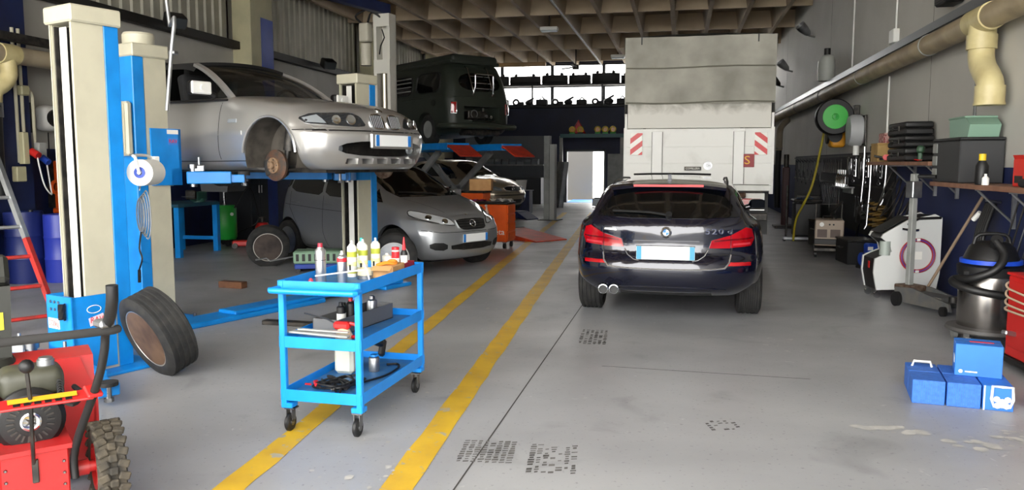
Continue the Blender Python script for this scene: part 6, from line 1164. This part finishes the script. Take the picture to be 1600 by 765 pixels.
# two bracket shelves
def shelf(name, lb, y0, y1, z, ys):
    s = thing(name, lb, 'shelf', (0, 0, 0)); part('board', MB().bx(2.66, 3.098, y0, y1, z-.045, z, .003), m_wood, s)
    for y in ys: part('bracket', MB().bx(3.06, 3.095, y-.018, y+.018, z-.42, z-.045).bx(2.74, 3.09, y-.018, y+.018, z-.062, z-.046).cyl((2.76, y, z-.06), (3.07, y, z-.36), .012, n=6), m_alu, s)
shelf('wall_shelf', 'farther wooden wall shelf holding black cases', 9.55, 12.5, 1.56, (9.9, 10.7, 11.6)); shelf('wall_shelf', 'nearer wooden wall shelf holding the big black toolbox', 6.3, 9.45, 1.345, (6.75, 7.5, 8.3))
def case(lb, loc, size, rz=0., m=m_black, handle=True):
    c = thing('power_tool_case', lb, 'tool case', loc, rz); part('lower_shell', MB().box((0, 0, size[2]*.27), (size[0], size[1], size[2]*.52), None, .022), m, c); part('upper_shell', MB().box((0, 0, size[2]*.76), (size[0]*.98, size[1]*.98, size[2]*.46), None, .028), m, c)
    if handle: part('handle', MB().tube([(-size[0]/2, -.1, size[2]*.5), (-size[0]/2-.04, -.09, size[2]*.5), (-size[0]/2-.04, .09, size[2]*.5), (-size[0]/2, .1, size[2]*.5)], .012, 6), m_black, c)
    for y in (-.16, .16): part('latch', MB().box((-size[0]/2-.006, y, size[2]*.52), (.014, .05, .06), None, .003), m_dsteel, c)
case('bottom black tool case of the stack on the farther shelf', (2.89, 11.15, 1.561), (.36, .85, .17)); case('middle black tool case of the stack on the farther shelf', (2.89, 11.15, 1.735), (.36, .82, .15)); case('top black rounded case of the stack on the farther shelf', (2.89, 11.2, 1.888), (.34, .85, .17))
cbx = thing('wood_box', 'pale wooden box at the far end of the farther shelf', 'box', (2.86, 12.25, 1.561)); part('box', MB().bx(-.16, .16, -.2, .2, 0, .24, .006), mat('pale_wood', '#a98a52', .6, col2='#977a46', scale=6), cbx); part('lid', MB().bx(-.165, .165, -.205, .205, .24, .26, .004), mat('pale_wood'), cbx)
single('checked_tin', MB().box((0, 0, .07), (.2, .3, .14), None, .01), mat('checked_red', '#7c2028', .6, col2='#c9a9a0', scale=30), 'small red checked tin on the pale wooden box', 'tin', (2.88, 12.22, 1.822))
dr_ = thing('hand_drill', 'green hand drill lying on the farther shelf', 'drill', (2.80, 10.35, 1.563), R(70)); part('body', MB().box((0, 0, .14), (.20, .08, .09), None, .03), mat('drill_green', '#2f4f38', .5), dr_); part('grip', MB().box((-.06, 0, .06), (.05, .05, .13), (0, .15, 0), .012), MATS['drill_green'], dr_); part('chuck', MB().cyl((.1, 0, .14), (.18, 0, .14), .03, .02), m_black, dr_); part('cord', MB().tube([(-.07, 0, .02), (-.15, .05, .02), (-.2, -.03, .015), (-.3, 0, .01)], .006, 5, sm=4), m_red, dr_)
rg = thing('angle_grinder', 'red and black grinder on the farther shelf', 'grinder', (2.75, 11.8, 1.561), R(80)); part('body', MB().cyl((-.14, 0, .06), (.1, 0, .06), .04, .035), m_red, rg); part('guard', MB().cyl((.12, 0, .02), (.12, 0, .06), .07), m_black, rg); part('side_handle', MB().cyl((.08, .04, .06), (.08, .14, .08), .016), m_black, rg)
bb = thing('toolbox', 'big matt black drawer toolbox on the nearer shelf', 'toolbox', (2.88, 9.02, 1.346)); part('carcass', MB().bx(-.2, .2, -.42, .42, 0, .42, .01), mat('toolbox_black', '#2c2d2f', .55), bb); part('lid', MB().bx(-.205, .205, -.425, .425, .42, .45, .008), m_black, bb)
for i in range(4): d = part('drawer', MB().bx(-.20, .18, .424, .432, .03+i*.1, .12+i*.1, .002), m_dsteel, bb); part('drawer_label', MB().bx(-.12, .0, .432, .435, .05+i*.1, .09+i*.1), m_paper, d)
for i in range(3): d = part('side_pocket', MB().bx(-.213, -.203, .26, .40, .04+i*.13, .14+i*.13, .003), m_gray, bb)
gc = thing('green_bin', 'pale green plastic bin on top of the black toolbox', 'bin', (2.9, 8.95, 1.797)); part('shell', MB().prism([(-.34, .12), (-.2, .2), (.28, .2), (.25, 0), (-.28, 0)], -.14, .14, 'yz'), mat('pale_green_plastic', '#7f9f8c', .5), gc); part('rim', MB().box((0, .04, .2), (.3, .50, .02), None, .006), MATS['pale_green_plastic'], gc)
yb = thing('spray_bottle', 'dark bottle with yellow cap in front of the black toolbox', 'bottle', (2.70, 8.05, 1.346)); part('bottle', MB().lathe([(.001, 0), (.05, 0), (.055, .02), (.055, .17), (.03, .22), (.001, .22)], 20), m_black, yb); part('cap', MB().cyl((0, 0, .22), (0, 0, .28), .03, n=16), m_yellow, yb)
wv = thing('white_vial', 'small white bottle at the edge of the nearer shelf', 'bottle', (2.69, 7.92, 1.346)); part('bottle', MB().lathe([(.001, 0), (.028, 0), (.03, .01), (.03, .06), (.015, .08), (.001, .08)], 16), m_white, wv); part('cap', MB().cyl((0, 0, .08), (0, 0, .10), .012, n=10), m_white, wv)
rd = thing('red_carton', 'bright red box on the nearer shelf', 'box', (2.87, 7.42, 1.346)); part('carton', MB().box((0, 0, .115), (.2, .24, .23), None, .006), mat('carton_red', '#d0281c', .5), rd); part('flap', MB().box((-.1, 0, .24), (.004, .22, .05), (0, -.4, 0)), MATS['carton_red'], rd); part('screen_strip', MB().box((-.101, 0, .06), (.003, .16, .06)), m_black, rd)
single('grey_folder', MB().box((0, 0, .14), (.06, .22, .28), (0, .25, 0), .006), m_gray, 'grey folder leaning on the wall behind the red box', 'folder', (2.98, 7.75, 1.35))
single('black_pouch', MB().box((0, 0, .035), (.16, .26, .07), None, .03), m_cloth, 'flat black pouch on the nearer shelf beside the red box', 'pouch', (2.76, 7.08, 1.346)); single('clear_tray', MB().box((0, 0, .04), (.2, .3, .08), None, .02), m_gray, 'grey clear-lidded tray near the end of the nearer shelf', 'tray', (2.80, 6.75, 1.346)); jr = thing('glass_jar', 'dark jar with white lid at the near end of the shelf', 'jar', (2.93, 6.95, 1.346)); part('jar', MB().cyl((0, 0, 0), (0, 0, .14), .05), m_black, jr); part('lid', MB().cyl((0, 0, .14), (0, 0, .17), .052), m_white, jr)
# tool board: racks of spanners and tools hung on the dark wall
tb = thing('tool_board', 'black tool board on the right wall behind the welder', 'tool board', (3.06, 18.2, .0)); part('panel', MB().bx(0, .038, -5.6, 4.6, .35, 1.72), mat('board_black', '#0e0f12', .6), tb)
for z in (1.66, 1.15): part('hook_rail', MB().bx(-.03, 0, -5.6, 4.6, z, z+.03), m_dsteel, tb)
def spanner_mesh(l, m):
    mb = MB().box((0, 0, -l/2), (.012, .022, l*.85), None, .004); mb.lathe([(.014, -.006), (.03, -.006), (.03, .006), (.014, .006)], 12, (0, 0, -.02), 'X', True); mb.prism([(-.03, -l+.0), (-.012, -l+.05), (.012, -l+.05), (.03, -l), (.014, -l-.01), (.008, -l+.025), (-.008, -l+.025), (-.014, -l-.01)], -.006, .006, 'yz'); return mb.mesh('spanner', m)
rn = random.Random(5)
kinds = [spanner_mesh(l, m_chrome) for l in (.28, .36, .46, .56)]
y = 22.4; i = 0
while y > 18.6:
    k = i % 4; o = obj('spanner', kinds[k], None, (3.015, y, 1.64-.02*(i % 3)), (rn.uniform(-.05, .05), 0, 0)); tag(o, '%s chrome spanner from the far end in the dense row on the tool board' % ORD[i], 'spanner', 'spanners on the far tool board rail'); y -= .165; i += 1
y = 18.4; i0 = i
while y > 16.3: o = obj('spanner', kinds[(i*3) % 4], None, (3.015, y, 1.14), (rn.uniform(-.08, .08), 0, 0)); tag(o, '%s chrome spanner from the far end on the lower rail of the tool board' % ORD[i-i0], 'spanner', 'spanners on the lower tool board rail'); y -= .2; i += 1
y = 14.9; i0 = i
while y > 13.6: o = obj('spanner', kinds[i % 2], None, (3.015, y, .98), (rn.uniform(-.08, .08), 0, 0)); tag(o, '%s chrome spanner from the far end in the small cluster right of the welder' % ORD[i-i0], 'spanner', 'spanners near the welder'); y -= .22; i += 1
def pliers_mesh():
    mb = MB()
    for s in (-1, 1): mb.tube([(0, s*.01, 0), (0, s*.035, -.08), (0, s*.045, -.2)], .009, 6); mb.tube([(0, s*.008, 0), (0, -s*.012, .07)], [.012, .005], 6)
    return mb.mesh('pliers', m_dsteel)
pm = pliers_mesh()
for j in range(9): o = obj('pliers', pm, None, (3.01, 18.2-j*.24, 1.55), None); tag(o, '%s dark steel pliers from the far end on the upper rail of the tool board' % ORD[j], 'pliers', 'pliers on the upper tool board rail')
sh2 = thing('tool_ledge', 'short pale ledge with gear pullers on the tool board', 'ledge', (2.925, 15.7, 1.12)); part('ledge', MB().bx(-.1, .13, -.5, .5, -.02, 0), m_gray, sh2); part('bracket', MB().bx(.1, .13, -.4, .4, -.12, -.02), m_gray, sh2)
for j in range(5): 
    g = MB(); [g.tube([(0, 0, .22), (.05*cos(a), .05*sin(a), .16), (.06*cos(a), .06*sin(a), .0)], .012, 6) for a in (0, 2.09, 4.19)]; g.cyl((0, 0, .0), (0, 0, .3), .01)
    single('gear_puller', g, m_chrome, '%s chrome three-leg puller from the near end of the tool ledge' % ORD[j], 'puller', (2.92, 15.35+j*.17, 1.122), None, 'pullers on the tool ledge')
for j, (y, z, l, lb) in enumerate(((14.15, 1.75, .95, 'long chrome pry bar hung right of the ledge'), (13.65, 1.75, 1.2, 'longest chrome bar hung near the yellow springs'), (12.68, 1.68, .7, 'short steel bar hung beside the shelf end'))): single('pry_bar', MB().tube([(0, 0, 0), (0, .02, -l*.5), (-.02, .05, -l), (-.05, .06, -l-.06)], .013, 6).cyl((0, 0, -.02), (0, 0, .06), .03), m_chrome, lb, 'bar', (2.975, y, z))
sa = thing('slide_hammer', 'steel slide hammer hung diagonally on the tool board', 'slide hammer', (2.93, 14.0, .78)); part('shaft', MB().cyl((0, -.25, .35), (0, .35, -.55), .018), m_chrome, sa); part('weight', MB().cyl((0, -.06, .08), (0, .12, -.20), .06).cyl((0, .16, .02), (0, -.2, -.10), .045), m_steel, sa); part('grip', MB().cyl((0, -.25, .35), (0, -.14, .19), .03), m_black, sa)
for j, y in enumerate((13.15, 12.85)): single('coil_spring', MB().tube([(.085*cos(a*.5), .085*sin(a*.5), -.18+a*.0065) for a in range(60)], .018, 6), mat('spring_yellow', '#6e5626', .6), ('farther yellow coil spring hung on the tool board', 'nearer yellow coil spring hung on the tool board')[j], 'coil spring', (2.95, y, .74))
for j in range(6):
    pts = [(.12*cos(a), .13*sin(a)*(1+.1*j), .25*sin(a*2+j)*.2-.1*j+.28*cos(a)) for a in [k*2*pi/14 for k in range(14)]]; single('wire_coil', MB().tube(pts, .012, 5, closed=True), m_dsteel, ['uppermost dark wire coil on the wall below the farther shelf', 'second dark wire coil below the farther shelf', 'third dark wire coil below the farther shelf', 'fourth dark wire coil below the farther shelf', 'fifth dark wire coil below the farther shelf', 'lowest dark wire coil below the farther shelf'][j], 'wire coil', (2.93, 12.45-.28*j, 1.15-.02*j))
# more tools between the ledge and the shelf end
def hammer_mb(): return MB().cyl((0, 0, 0), (0, 0, -.34), .014).box((0, 0, .02), (.04, .13, .045), None, .008)
def clamp_mb(): return MB().tube([(0, -.06, 0), (0, -.08, -.2), (0, 0, -.28), (0, .08, -.2), (0, .06, -.05)], .013, 6, sm=3).cyl((0, .06, -.16), (0, -.02, -.16), .01)
def chain_mb(): 
    m = MB()
    for k in range(9): m.torus((0, 0, -.03-.045*k), .022, .006, 10, 5, 'X' if k % 2 else 'Y')
    return m
def ratchet_mb(): return MB().cyl((0, 0, 0), (0, 0, -.30), .011).cyl((-.02, 0, .02), (.02, 0, .02), .028).cyl((0, 0, -.20), (0, 0, -.31), .018)
hang = ((hammer_mb, 'hammer', m_dsteel), (clamp_mb, 'clamp', m_steel), (chain_mb, 'chain', m_steel), (ratchet_mb, 'ratchet', m_chrome))
hm = [f().mesh(n, m) for f, n, m in hang]
ords = ['first', 'second', 'third', 'fourth', 'fifth', 'sixth', 'seventh', 'eighth', 'ninth', 'tenth', 'eleventh', 'twelfth']
for k in range(12):
    q = k % 4; row = 0; o = obj(hang[q][1], hm[q], None, (3.0, 15.6-(k % 12)*.235, (1.62, .92)[row]), (rn.uniform(-.12, .12), 0, 0)); tag(o, '%s tool, a %s, in the row between the hose reels and the shelf end' % (ords[k], hang[q][1]), hang[q][1], 'tools hung right of the tool ledge')
for k, (x, y, z, rz, lb) in enumerate(((2.72, 15.9, .0, .2, 'low black steel crate on the floor beside the welder'), (2.8, 18.6, .0, -.1, 'tall black steel locker box under the dense spanner row'), (2.72, 13.25, .0, .1, 'small black crate on the floor behind the air-con machine'))):
    hh = (.45, .8, .35)[k]; o = thing('steel_crate', lb, 'crate', (x, y, z), rz); part('crate_body', MB().bx(-.22, .22, -.3, .3, 0, hh, .012), mat('crate_black', '#17181b', .5), o); part('lid', MB().bx(-.23, .23, -.31, .31, hh, hh+.03, .006), m_dsteel, o); part('handle', MB().tube([(-.22, -.08, hh*.7), (-.26, -.08, hh*.7), (-.26, .08, hh*.7), (-.22, .08, hh*.7)], .01, 6), m_steel, o)
# welder, service stand, red strut
wd = thing('welder', 'beige welding machine on a two-wheel cart by the tool board', 'welder', (2.45, 14.05, 0), R(-8)); part('casing', MB().bx(-.22, .22, -.3, .3, .20, .62, .015), mat('welder_beige', '#9c8c7c', .5), wd); part('front_frame', MB().box((0, -.305, .27), (.46, .03, .09), None, .01), m_black, wd); part('cart', MB().box((0, 0, .14), (.46, .66, .06), None, .01).tube([(-.2, .3, .16), (-.2, .34, .85), (.2, .34, .85), (.2, .3, .16)], .016, 6), m_dsteel, wd)
for x in (-.11, .09): part('vent_panel', MB().bx(x-.075, x+.075, -.312, -.3, .34, .47), mat('vent_brown', '#5a4c46', .6), wd)
part('dial', MB().cyl((-.12, -.3, .55), (-.12, -.325, .55), .035, n=18), m_white, wd); 
for x in (.0, .06): part('switch', MB().cyl((x, -.3, .55), (x, -.32, .55), .014), m_black, wd)
part('torch', MB().tube([(.05, .0, .64), (.02, -.1, .72), (.12, .05, .82), (.2, .2, .9)], .016, 6, sm=4), m_dsteel, wd); part('top_handle', MB().tube([(-.1, 0, .62), (-.1, 0, .67), (.1, 0, .67), (.1, 0, .62)], .01, 6), m_black, wd)
for x in (-.2, .2): part('castor', MB().cyl((x-.02, -.25, .06), (x+.02, -.25, .06), .058, n=16), m_black, wd); part('rear_wheel', MB().cyl((x-.02, .25, .09), (x+.02, .25, .09), .09, n=20), m_black, wd)
ss = thing('service_stand', 'black service trolley with pale steel base under the hose reels', 'trolley', (2.42, 17.0, 0), 0); part('base_bar', MB().box((0, -.35, .06), (.75, .10, .06), None, .01), m_alu, ss); part('body', MB().box((.1, .0, .42), (.5, .45, .66), None, .03), m_black, ss); part('mast', MB().cyl((-.3, -.2, .08), (-.3, -.2, 1.1), .02), m_dsteel, ss); part('top_tray', MB().box((.1, 0, .80), (.56, .5, .05), None, .02), m_dsteel, ss); part('rag', MB().grid([[(-.1+x*.06, -.2+y*.05, .84+.03*sin(x*2+y*1.7)) for y in range(5)] for x in range(6)]), mat('rag_blue', '#5a6a86', .9), ss)
for x in (-.35, .35): part('castor', MB().cyl((x, -.37, .03), (x, -.33, .03), .03), m_black, ss)
rs = thing('press_column', 'dark red hydraulic press upright behind the lorry corner', 'press', (2.5, 20.2, 0)); part('upright', MB().box((0, 0, .75), (.16, .16, 1.4), None, .02), mat('press_red', '#3f1218', .5), rs); part('ram_top', MB().cyl((0, 0, 1.45), (0, 0, 1.75), .06), m_dsteel, rs); part('foot', MB().box((0, 0, .03), (.5, .6, .06), None, .01), m_dsteel, rs)
ep = thing('exhaust_arm', 'dark exhaust elbow and hose on the wall beside the lorry', 'exhaust hose', (2.9, 23.5, 0)); part('elbow', MB().tube([(.05, .3, 2.75), (-.15, .1, 2.55), (-.2, 0, 2.3), (-.2, 0, 1.9)], .09, 14, sm=4), m_pipe, ep); part('hose', MB().tube([(-.2, 0, 1.95), (-.22, 0, 1.2), (-.2, 0, .3)], .08, 12, sm=4), m_black, ep); part('clamp', MB().torus((-.2, 0, 1.95), .092, .012, 20, 6), m_steel, ep)
pb = thing('blue_pump', 'small bright blue pump on the floor left of the air-con machine', 'pump', (2.78, 12.55, 0), R(20)); part('motor', MB().cyl((-.14, 0, .14), (.12, 0, .14), .10, n=20), m_royal, pb); part('block', MB().box((.0, 0, .29), (.16, .14, .16), None, .02), m_royal, pb); part('base', MB().box((0, 0, .02), (.34, .2, .04), None, .006), m_black, pb); part('label', MB().box((-.05, -.075, .3), (.08, .004, .05)), m_paper, pb)
# air-conditioning service machine
ac = thing('aircon_machine', 'white air-conditioning service machine with a red and blue hose ring', 'service machine', (2.53, 9.95, 0), R(8))
side = [(-.33, .10), (.33, .12), (.36, .30), (.36, .93), (.28, .97), (-.02, .90), (-.28, .74), (-.30, .70), (-.20, .62), (-.18, .54), (-.28, .50), (-.36, .46), (-.37, .30)]
part('side_shell', MB().prism(side, -.20, -.17, 'xz').prism(side, .17, .20, 'xz'), mat('machine_white', '#c9cbc9', .4), ac)
ins = [(a*.97, .1+(b-.1)*.985) for a, b in side]; part('core', MB().prism(ins, -.17, .17, 'xz'), m_black, ac, label='black front face between the white shells')
part('control_panel', MB().box((-.14, 0, .845), (.36, .30, .012), (0, -.52, 0), .004), m_black, ac); part('red_buttons', MB().box((.02, -.03, .915), (.06, .09, .012), (0, -.45, 0)), m_rcap, ac); part('gas_flask', MB().cyl((-.24, -.16, .5), (-.24, -.16, .66), .06, n=16), mat('flask_grey', '#9aa39c', .3), ac)
for k, (m, r) in enumerate(((mat('hose_red', '#a01e2c', .5), .168), (mat('hose_blue', '#2b3d9c', .5), .178), (MATS['hose_red'], .188))): part('hose_ring', MB().torus((.10, -.215, .50), r, .011, 36, 8, 'Y'), m, ac, label='coiled service hose')
part('label', MB().box((.08, -.2025, .50), (.15, .004, .09)), m_paper, ac); part('gauge_grip', MB().tube([(-.08, -.21, .80), (.05, -.22, .785), (.1, -.21, .79)], .014, 6), m_chrome, ac); part('grab_rail', MB().tube([(-.02, -.19, .85), (.1, -.21, .92), (.34, -.21, .93)], .016, 6), m_black, ac); part('front_label', MB().box((-.372, -.05, .38), (.004, .05, .08)), m_red, ac)
for z in (.68, .32): part('ring_clip', MB().box((.10, -.216, z+0), (.04, .03, .03), None, .004), m_white, ac)
for y in (-.14, .14):
    part('rear_wheel', MB().cyl((.27, y-.03, .10), (.27, y+.03, .10), .10, n=22), m_black, ac); ca = part('castor', MB().box((-.30, y, .085), (.05, .05, .03)), m_steel, ac); part('castor_wheel', MB().cyl((-.30, y-.015, .036), (-.30, y+.015, .036), .036), m_chrome, ac)
# garage jack with tall post
gj = thing('garage_jack', 'grey low garage jack with a tall square post standing upright', 'jack', (2.52, 9.25, 0), R(-62)); gj.scale = (.78, .85, 1); part('post', MB().box((-.12, .0, .78), (.075, .075, 1.3), None, .006), m_gray, gj); part('post_head', MB().box((-.12, .0, 1.26), (.14, .15, .18), None, .01).box((-.12, 0, 1.39), (.06, .06, .08), None, .005), m_alu, gj); part('grip', MB().cyl((-.12, .02, 1.40), (.12, .12, 1.40), .022), m_black, gj)
part('chassis', MB().prism([(-.2, .05), (-.2, .2), (.1, .22), (.75, .13), (.78, .05)], -.16, -.13, 'xz').prism([(-.2, .05), (-.2, .2), (.1, .22), (.75, .13), (.78, .05)], .13, .16, 'xz').bx(-.2, .6, -.13, .13, .1, .17), mat('jack_grey', '#4d4f50', .6, col2='#5d5a55', scale=8), gj); part('rusty_pan', MB().box((-.1, 0, .2), (.3, .26, .06), None, .01), m_rust, gj); part('saddle', MB().cyl((.66, 0, .13), (.66, 0, .19), .06), m_dsteel, gj)
for x, r in ((-.12, .08), (.7, .05)):
    for s in (-1, 1): part('wheel', MB().cyl((x, s*.19-.025, r), (x, s*.19+.025, r), r, n=20), m_black, gj)
# brooms and rods leaning in the corner
for j, (y, m, lb) in enumerate(((9.3, mat('broom_wood', '#8a7560', .6), 'wooden broom handle leaning on the wall beside the jack post'), (8.2, m_dsteel, 'first thin steel rod leaning behind the vacuum'), (8.05, m_dsteel, 'second thin steel rod leaning behind the vacuum'), (7.9, m_steel, 'third thin steel rod leaning behind the vacuum'), (7.75, m_steel, 'fourth thin steel rod leaning behind the vacuum'))): single('broom_handle' if j == 0 else 'steel_rod', MB().cyl((-.42 if j == 0 else -.15, .25, 0), (.0, -.25 if j == 0 else -.05, 1.2), .016 if j == 0 else .008, n=8), m, lb, 'handle' if j == 0 else 'rod', (3.06, y, 0))
hg = thing('hanging_hoses', 'bunch of black hoses hanging on the wall behind the vacuum', 'hose', (3.0, 8.55, 0)); 
for j in range(5): part('hose', MB().tube([(0, .05*j, 1.15), (-.06, .05*j+.08, .8), (-.05, .05*j-.02, .55), (-.08, .06*j-.05, .35)], .02, 8, sm=4), m_black, hg)
part('hook', MB().cyl((.09, .1, 1.16), (-.05, .1, 1.18), .012), m_steel, hg); part('white_nozzle', MB().cyl((-.03, .28, 1.05), (-.07, .34, .97), .025), m_white, hg)
# wet vacuum
vc = thing('wet_vacuum', 'steel drum workshop vacuum with black head and blue band', 'vacuum cleaner', (2.60, 7.42, 0)); part('drum', MB().lathe([(.001, .14), (.225, .14), (.235, .16), (.235, .60), (.225, .62), (.001, .62)], 36), mat('vac_steel', '#8e8a86', .25, .95), vc); part('base_ring', MB().lathe([(.001, .115), (.30, .115), (.32, .13), (.31, .155), (.24, .165), (.001, .165)], 36), mat('vac_base', '#4c4a49', .5), vc)
hd_ = part('motor_head', MB().lathe([(.001, .60), (.25, .60), (.255, .68), (.20, .70), (.21, .74), (.17, .84), (.12, .88), (.001, .89)], 32), m_black, vc); part('blue_band', MB().lathe([(.20, .70), (.235, .70), (.235, .735), (.20, .735)], 32, closed=True), mat('vac_blue', '#1d49c4', .4), hd_); part('carry_handle', MB().tube([(-.14, 0, .86), (-.1, 0, .94), (.1, 0, .94), (.14, 0, .86)], .016, 8, sm=3), m_black, hd_)
part('suction_hose', MB().tube([(-.04, -.2, .90), (.0, -.28, .80), (-.08, -.33, .68), (-.22, -.26, .60), (-.30, -.1, .57), (-.32, -.15, .54), (-.20, -.29, .50), (.08, -.32, .46), (.25, -.2, .46)], .034, 10, sm=6), m_black, vc, label='ribbed black suction hose'); part('hose_port', MB().cyl((-.02, -.14, .86), (-.04, -.22, .92), .045), m_black, vc); part('drain_tap', MB().cyl((.1, -.22, .2), (.16, -.32, .19), .018).box((.17, -.33, .19), (.09, .04, .03), None, .008), m_steel, vc)
part('clip', MB().box((-.22, -.12, .60), (.05, .04, .10), None, .01), m_black, vc)
for a in (0.6, 2.2, 3.9, 5.3): ca = part('castor', MB().box((.29*cos(a), .29*sin(a), .10), (.05, .05, .06), (0, 0, a)), m_steel, vc); part('castor_wheel', MB().cyl((.30*cos(a)-.018, .30*sin(a), .05), (.30*cos(a)+.018, .30*sin(a), .05), .05, n=18), m_gray, ca)
wp = thing('wall_valve', 'chrome wall valve with black knob above the red charger', 'valve', (3.06, 6.9, .82)); part('body', MB().cyl((0, 0, 0), (-.1, 0, 0), .05).torus((-.1, 0, 0), .06, .015, 20, 6, 'X'), m_chrome, wp); part('knob', MB().box((-.04, .28, .02), (.1, .14, .12), None, .03), m_black, wp); part('pipe', MB().tube([(.01, 0, -.05), (-.02, .1, -.3), (-.0, .15, -.6)], .018, 8, sm=4), m_royal, wp)
# red battery charger with cables
rc = thing('battery_charger', 'tall red battery charger on wheels with pale cables wound round', 'battery charger', (2.66, 6.42, 0), R(4)); part('casing', MB().box((.02, .0, .40), (.42, .46, .62), None, .015), m_red, rc); part('front_panel', MB().box((-.192, .0, .42), (.012, .40, .5), None, .004), mat('charger_red', '#b51d1b', .45), rc); part('top_edge', MB().box((.02, 0, .715), (.44, .48, .02), None, .006), m_red, rc); part('base', MB().box((.02, 0, .07), (.46, .5, .05), None, .01), m_black, rc); part('handle', MB().tube([(.1, -.2, .72), (.0, -.22, .80), (.0, .2, .80), (.1, .2, .72)], .016, 8, sm=3), m_red, rc)
mb = MB()
for j in range(4): mb.tube([(.02+.245*math.copysign(abs(cos(a))**.35, cos(a)), .265*math.copysign(abs(sin(a))**.35, sin(a)), .60-.035*j+.05*sin(a+.6*j)) for a in [k*2*pi/40 for k in range(40)]], .008, 6, closed=True)
part('cable_loop', mb, mat('cable_cream', '#b5a58c', .6), rc, label='cream cable loops'); part('black_lead', MB().tube([(-.2, -.22, .5), (-.1, -.26, .4), (.1, -.26, .32), (.25, -.24, .3)], .010, 6, sm=4), m_black, rc); part('clamp', MB().box((-.24, .05, .29), (.12, .05, .035), (0, .2, .4), .008), m_alu, rc)
for y in (-.2, .2): part('wheel', MB().cyl((.12, y-.02, .06), (.12, y+.02, .06), .06, n=18), m_black, rc)
# blue cartons with carry handles
m_cblue = mat('carton_blue', '#2f62b8', .6, col2='#3a6fc4', scale=40, lo=.4, hi=.6); m_cblue2 = mat('carton_bright_blue', '#2a76d4', .55, col2='#2468bd', scale=2); m_cdark = mat('carton_gap', '#162c5a', .7)
BX, BY, BR = 1.83, 5.66, R(-9)
names = ['near left', 'near middle', 'near right', 'far left', 'far middle', 'far right']
for i in range(6):
    cx = (-.20, .0, .19)[i % 3]; cy = (-.12, .13)[i//3]; w_ = (.19, .19, .17)[i % 3]; c, s = cos(BR), sin(BR)
    o = thing('carton', 'low ribbed blue carton, %s of the six lying under the cube carton' % names[i], 'carton', (BX+c*cx-s*cy, BY+s*cx+c*cy, 0), BR); part('carton_body', MB().bx(-w_/2, w_/2, -.12, .12, 0, .155, .004), m_cblue if i % 3 < 2 else m_cblue2, o)
    if i % 3 < 2: [part('rib_line', MB().bx(-w_/2+.006+k*w_/14, -w_/2+.010+k*w_/14, -.1212, -.1195, .01, .145), m_cblue2, o) for k in range(14)]
    else: part('white_stripe', MB().bx(-w_/2+.004, -w_/2+.012, -.1212, -.1195, 0, .155), m_paper, o)
    if i in (2, 3):
        h = [(.0, .155), (.055, .155), (.06, .075), (.045, .03), (-.045, .03), (-.06, .075), (-.055, .155)] if i == 2 else [(-.06, .16), (.06, .16), (.06, .17), (-.06, .17)]
        if i == 2: ch_ = part('carry_handle', MB().tube([(.02+a, -.128, b) for a, b in h], .009, 6, closed=True), m_white, o, label='white plastic carry handle'); part('handle_flower', MB().sph((.02, -.128, .055), .026, 10, (1, .4, 1)).sph((-.01, -.128, .075), .02, 8, (1, .4, 1)).sph((.05, -.128, .075), .02, 8, (1, .4, 1)).sph((-.005, -.128, .035), .02, 8, (1, .4, 1)).sph((.045, -.128, .035), .02, 8, (1, .4, 1)), m_white, ch_)
        else: part('carry_handle', MB().tube([(-.06, .02, .155), (-.05, .02, .19), (.05, .02, .19), (.06, .02, .155)], .008, 6), m_white, o)
cu = thing('cube_carton', 'bright blue cube carton standing on the low cartons', 'carton', (1.955, 5.71, .156), R(-14)); part('carton_body', MB().box((0, 0, .105), (.27, .21, .21), None, .003), m_cblue2, cu); part('top_slot', MB().box((.02, 0, .211), (.14, .03, .003)), m_rcap, cu); part('white_label', MB().box((-.1355, -.03, .10), (.003, .07, .05)), m_paper, cu); part('logo_mark', MB().cyl((-.10, -.1055, .03), (-.10, -.107, .03), .012), m_paper, cu); part('front_line', MB().box((-.04, -.1055, .03), (.07, .002, .008)), m_paper, cu); part('top_seam', MB().box((0, 0, .2112), (.27, .004, .002)), m_cdark, cu)
single('paper_coil', MB().lathe([(.04, 0), (.08, 0), (.08, .09), (.04, .09)], 26, closed=True), m_white, 'white roll on the floor at the right edge beside the blue cartons', 'roll', (2.26, 5.49, 0))
single('concrete_patch', MB().add([(-.25, -.12, .0015), (.1, -.18, .0015), (.3, .02, .0015), (.15, .2, .0015), (-.2, .12, .0015)], [(0, 1, 2, 3, 4)]), mat('patch_pale', '#a3a19d', .8, col2='#8c8b88', scale=9), 'pale worn patch on the concrete in front of the cartons', 'floor patch', (1.45, 4.75, 0)) if False else None
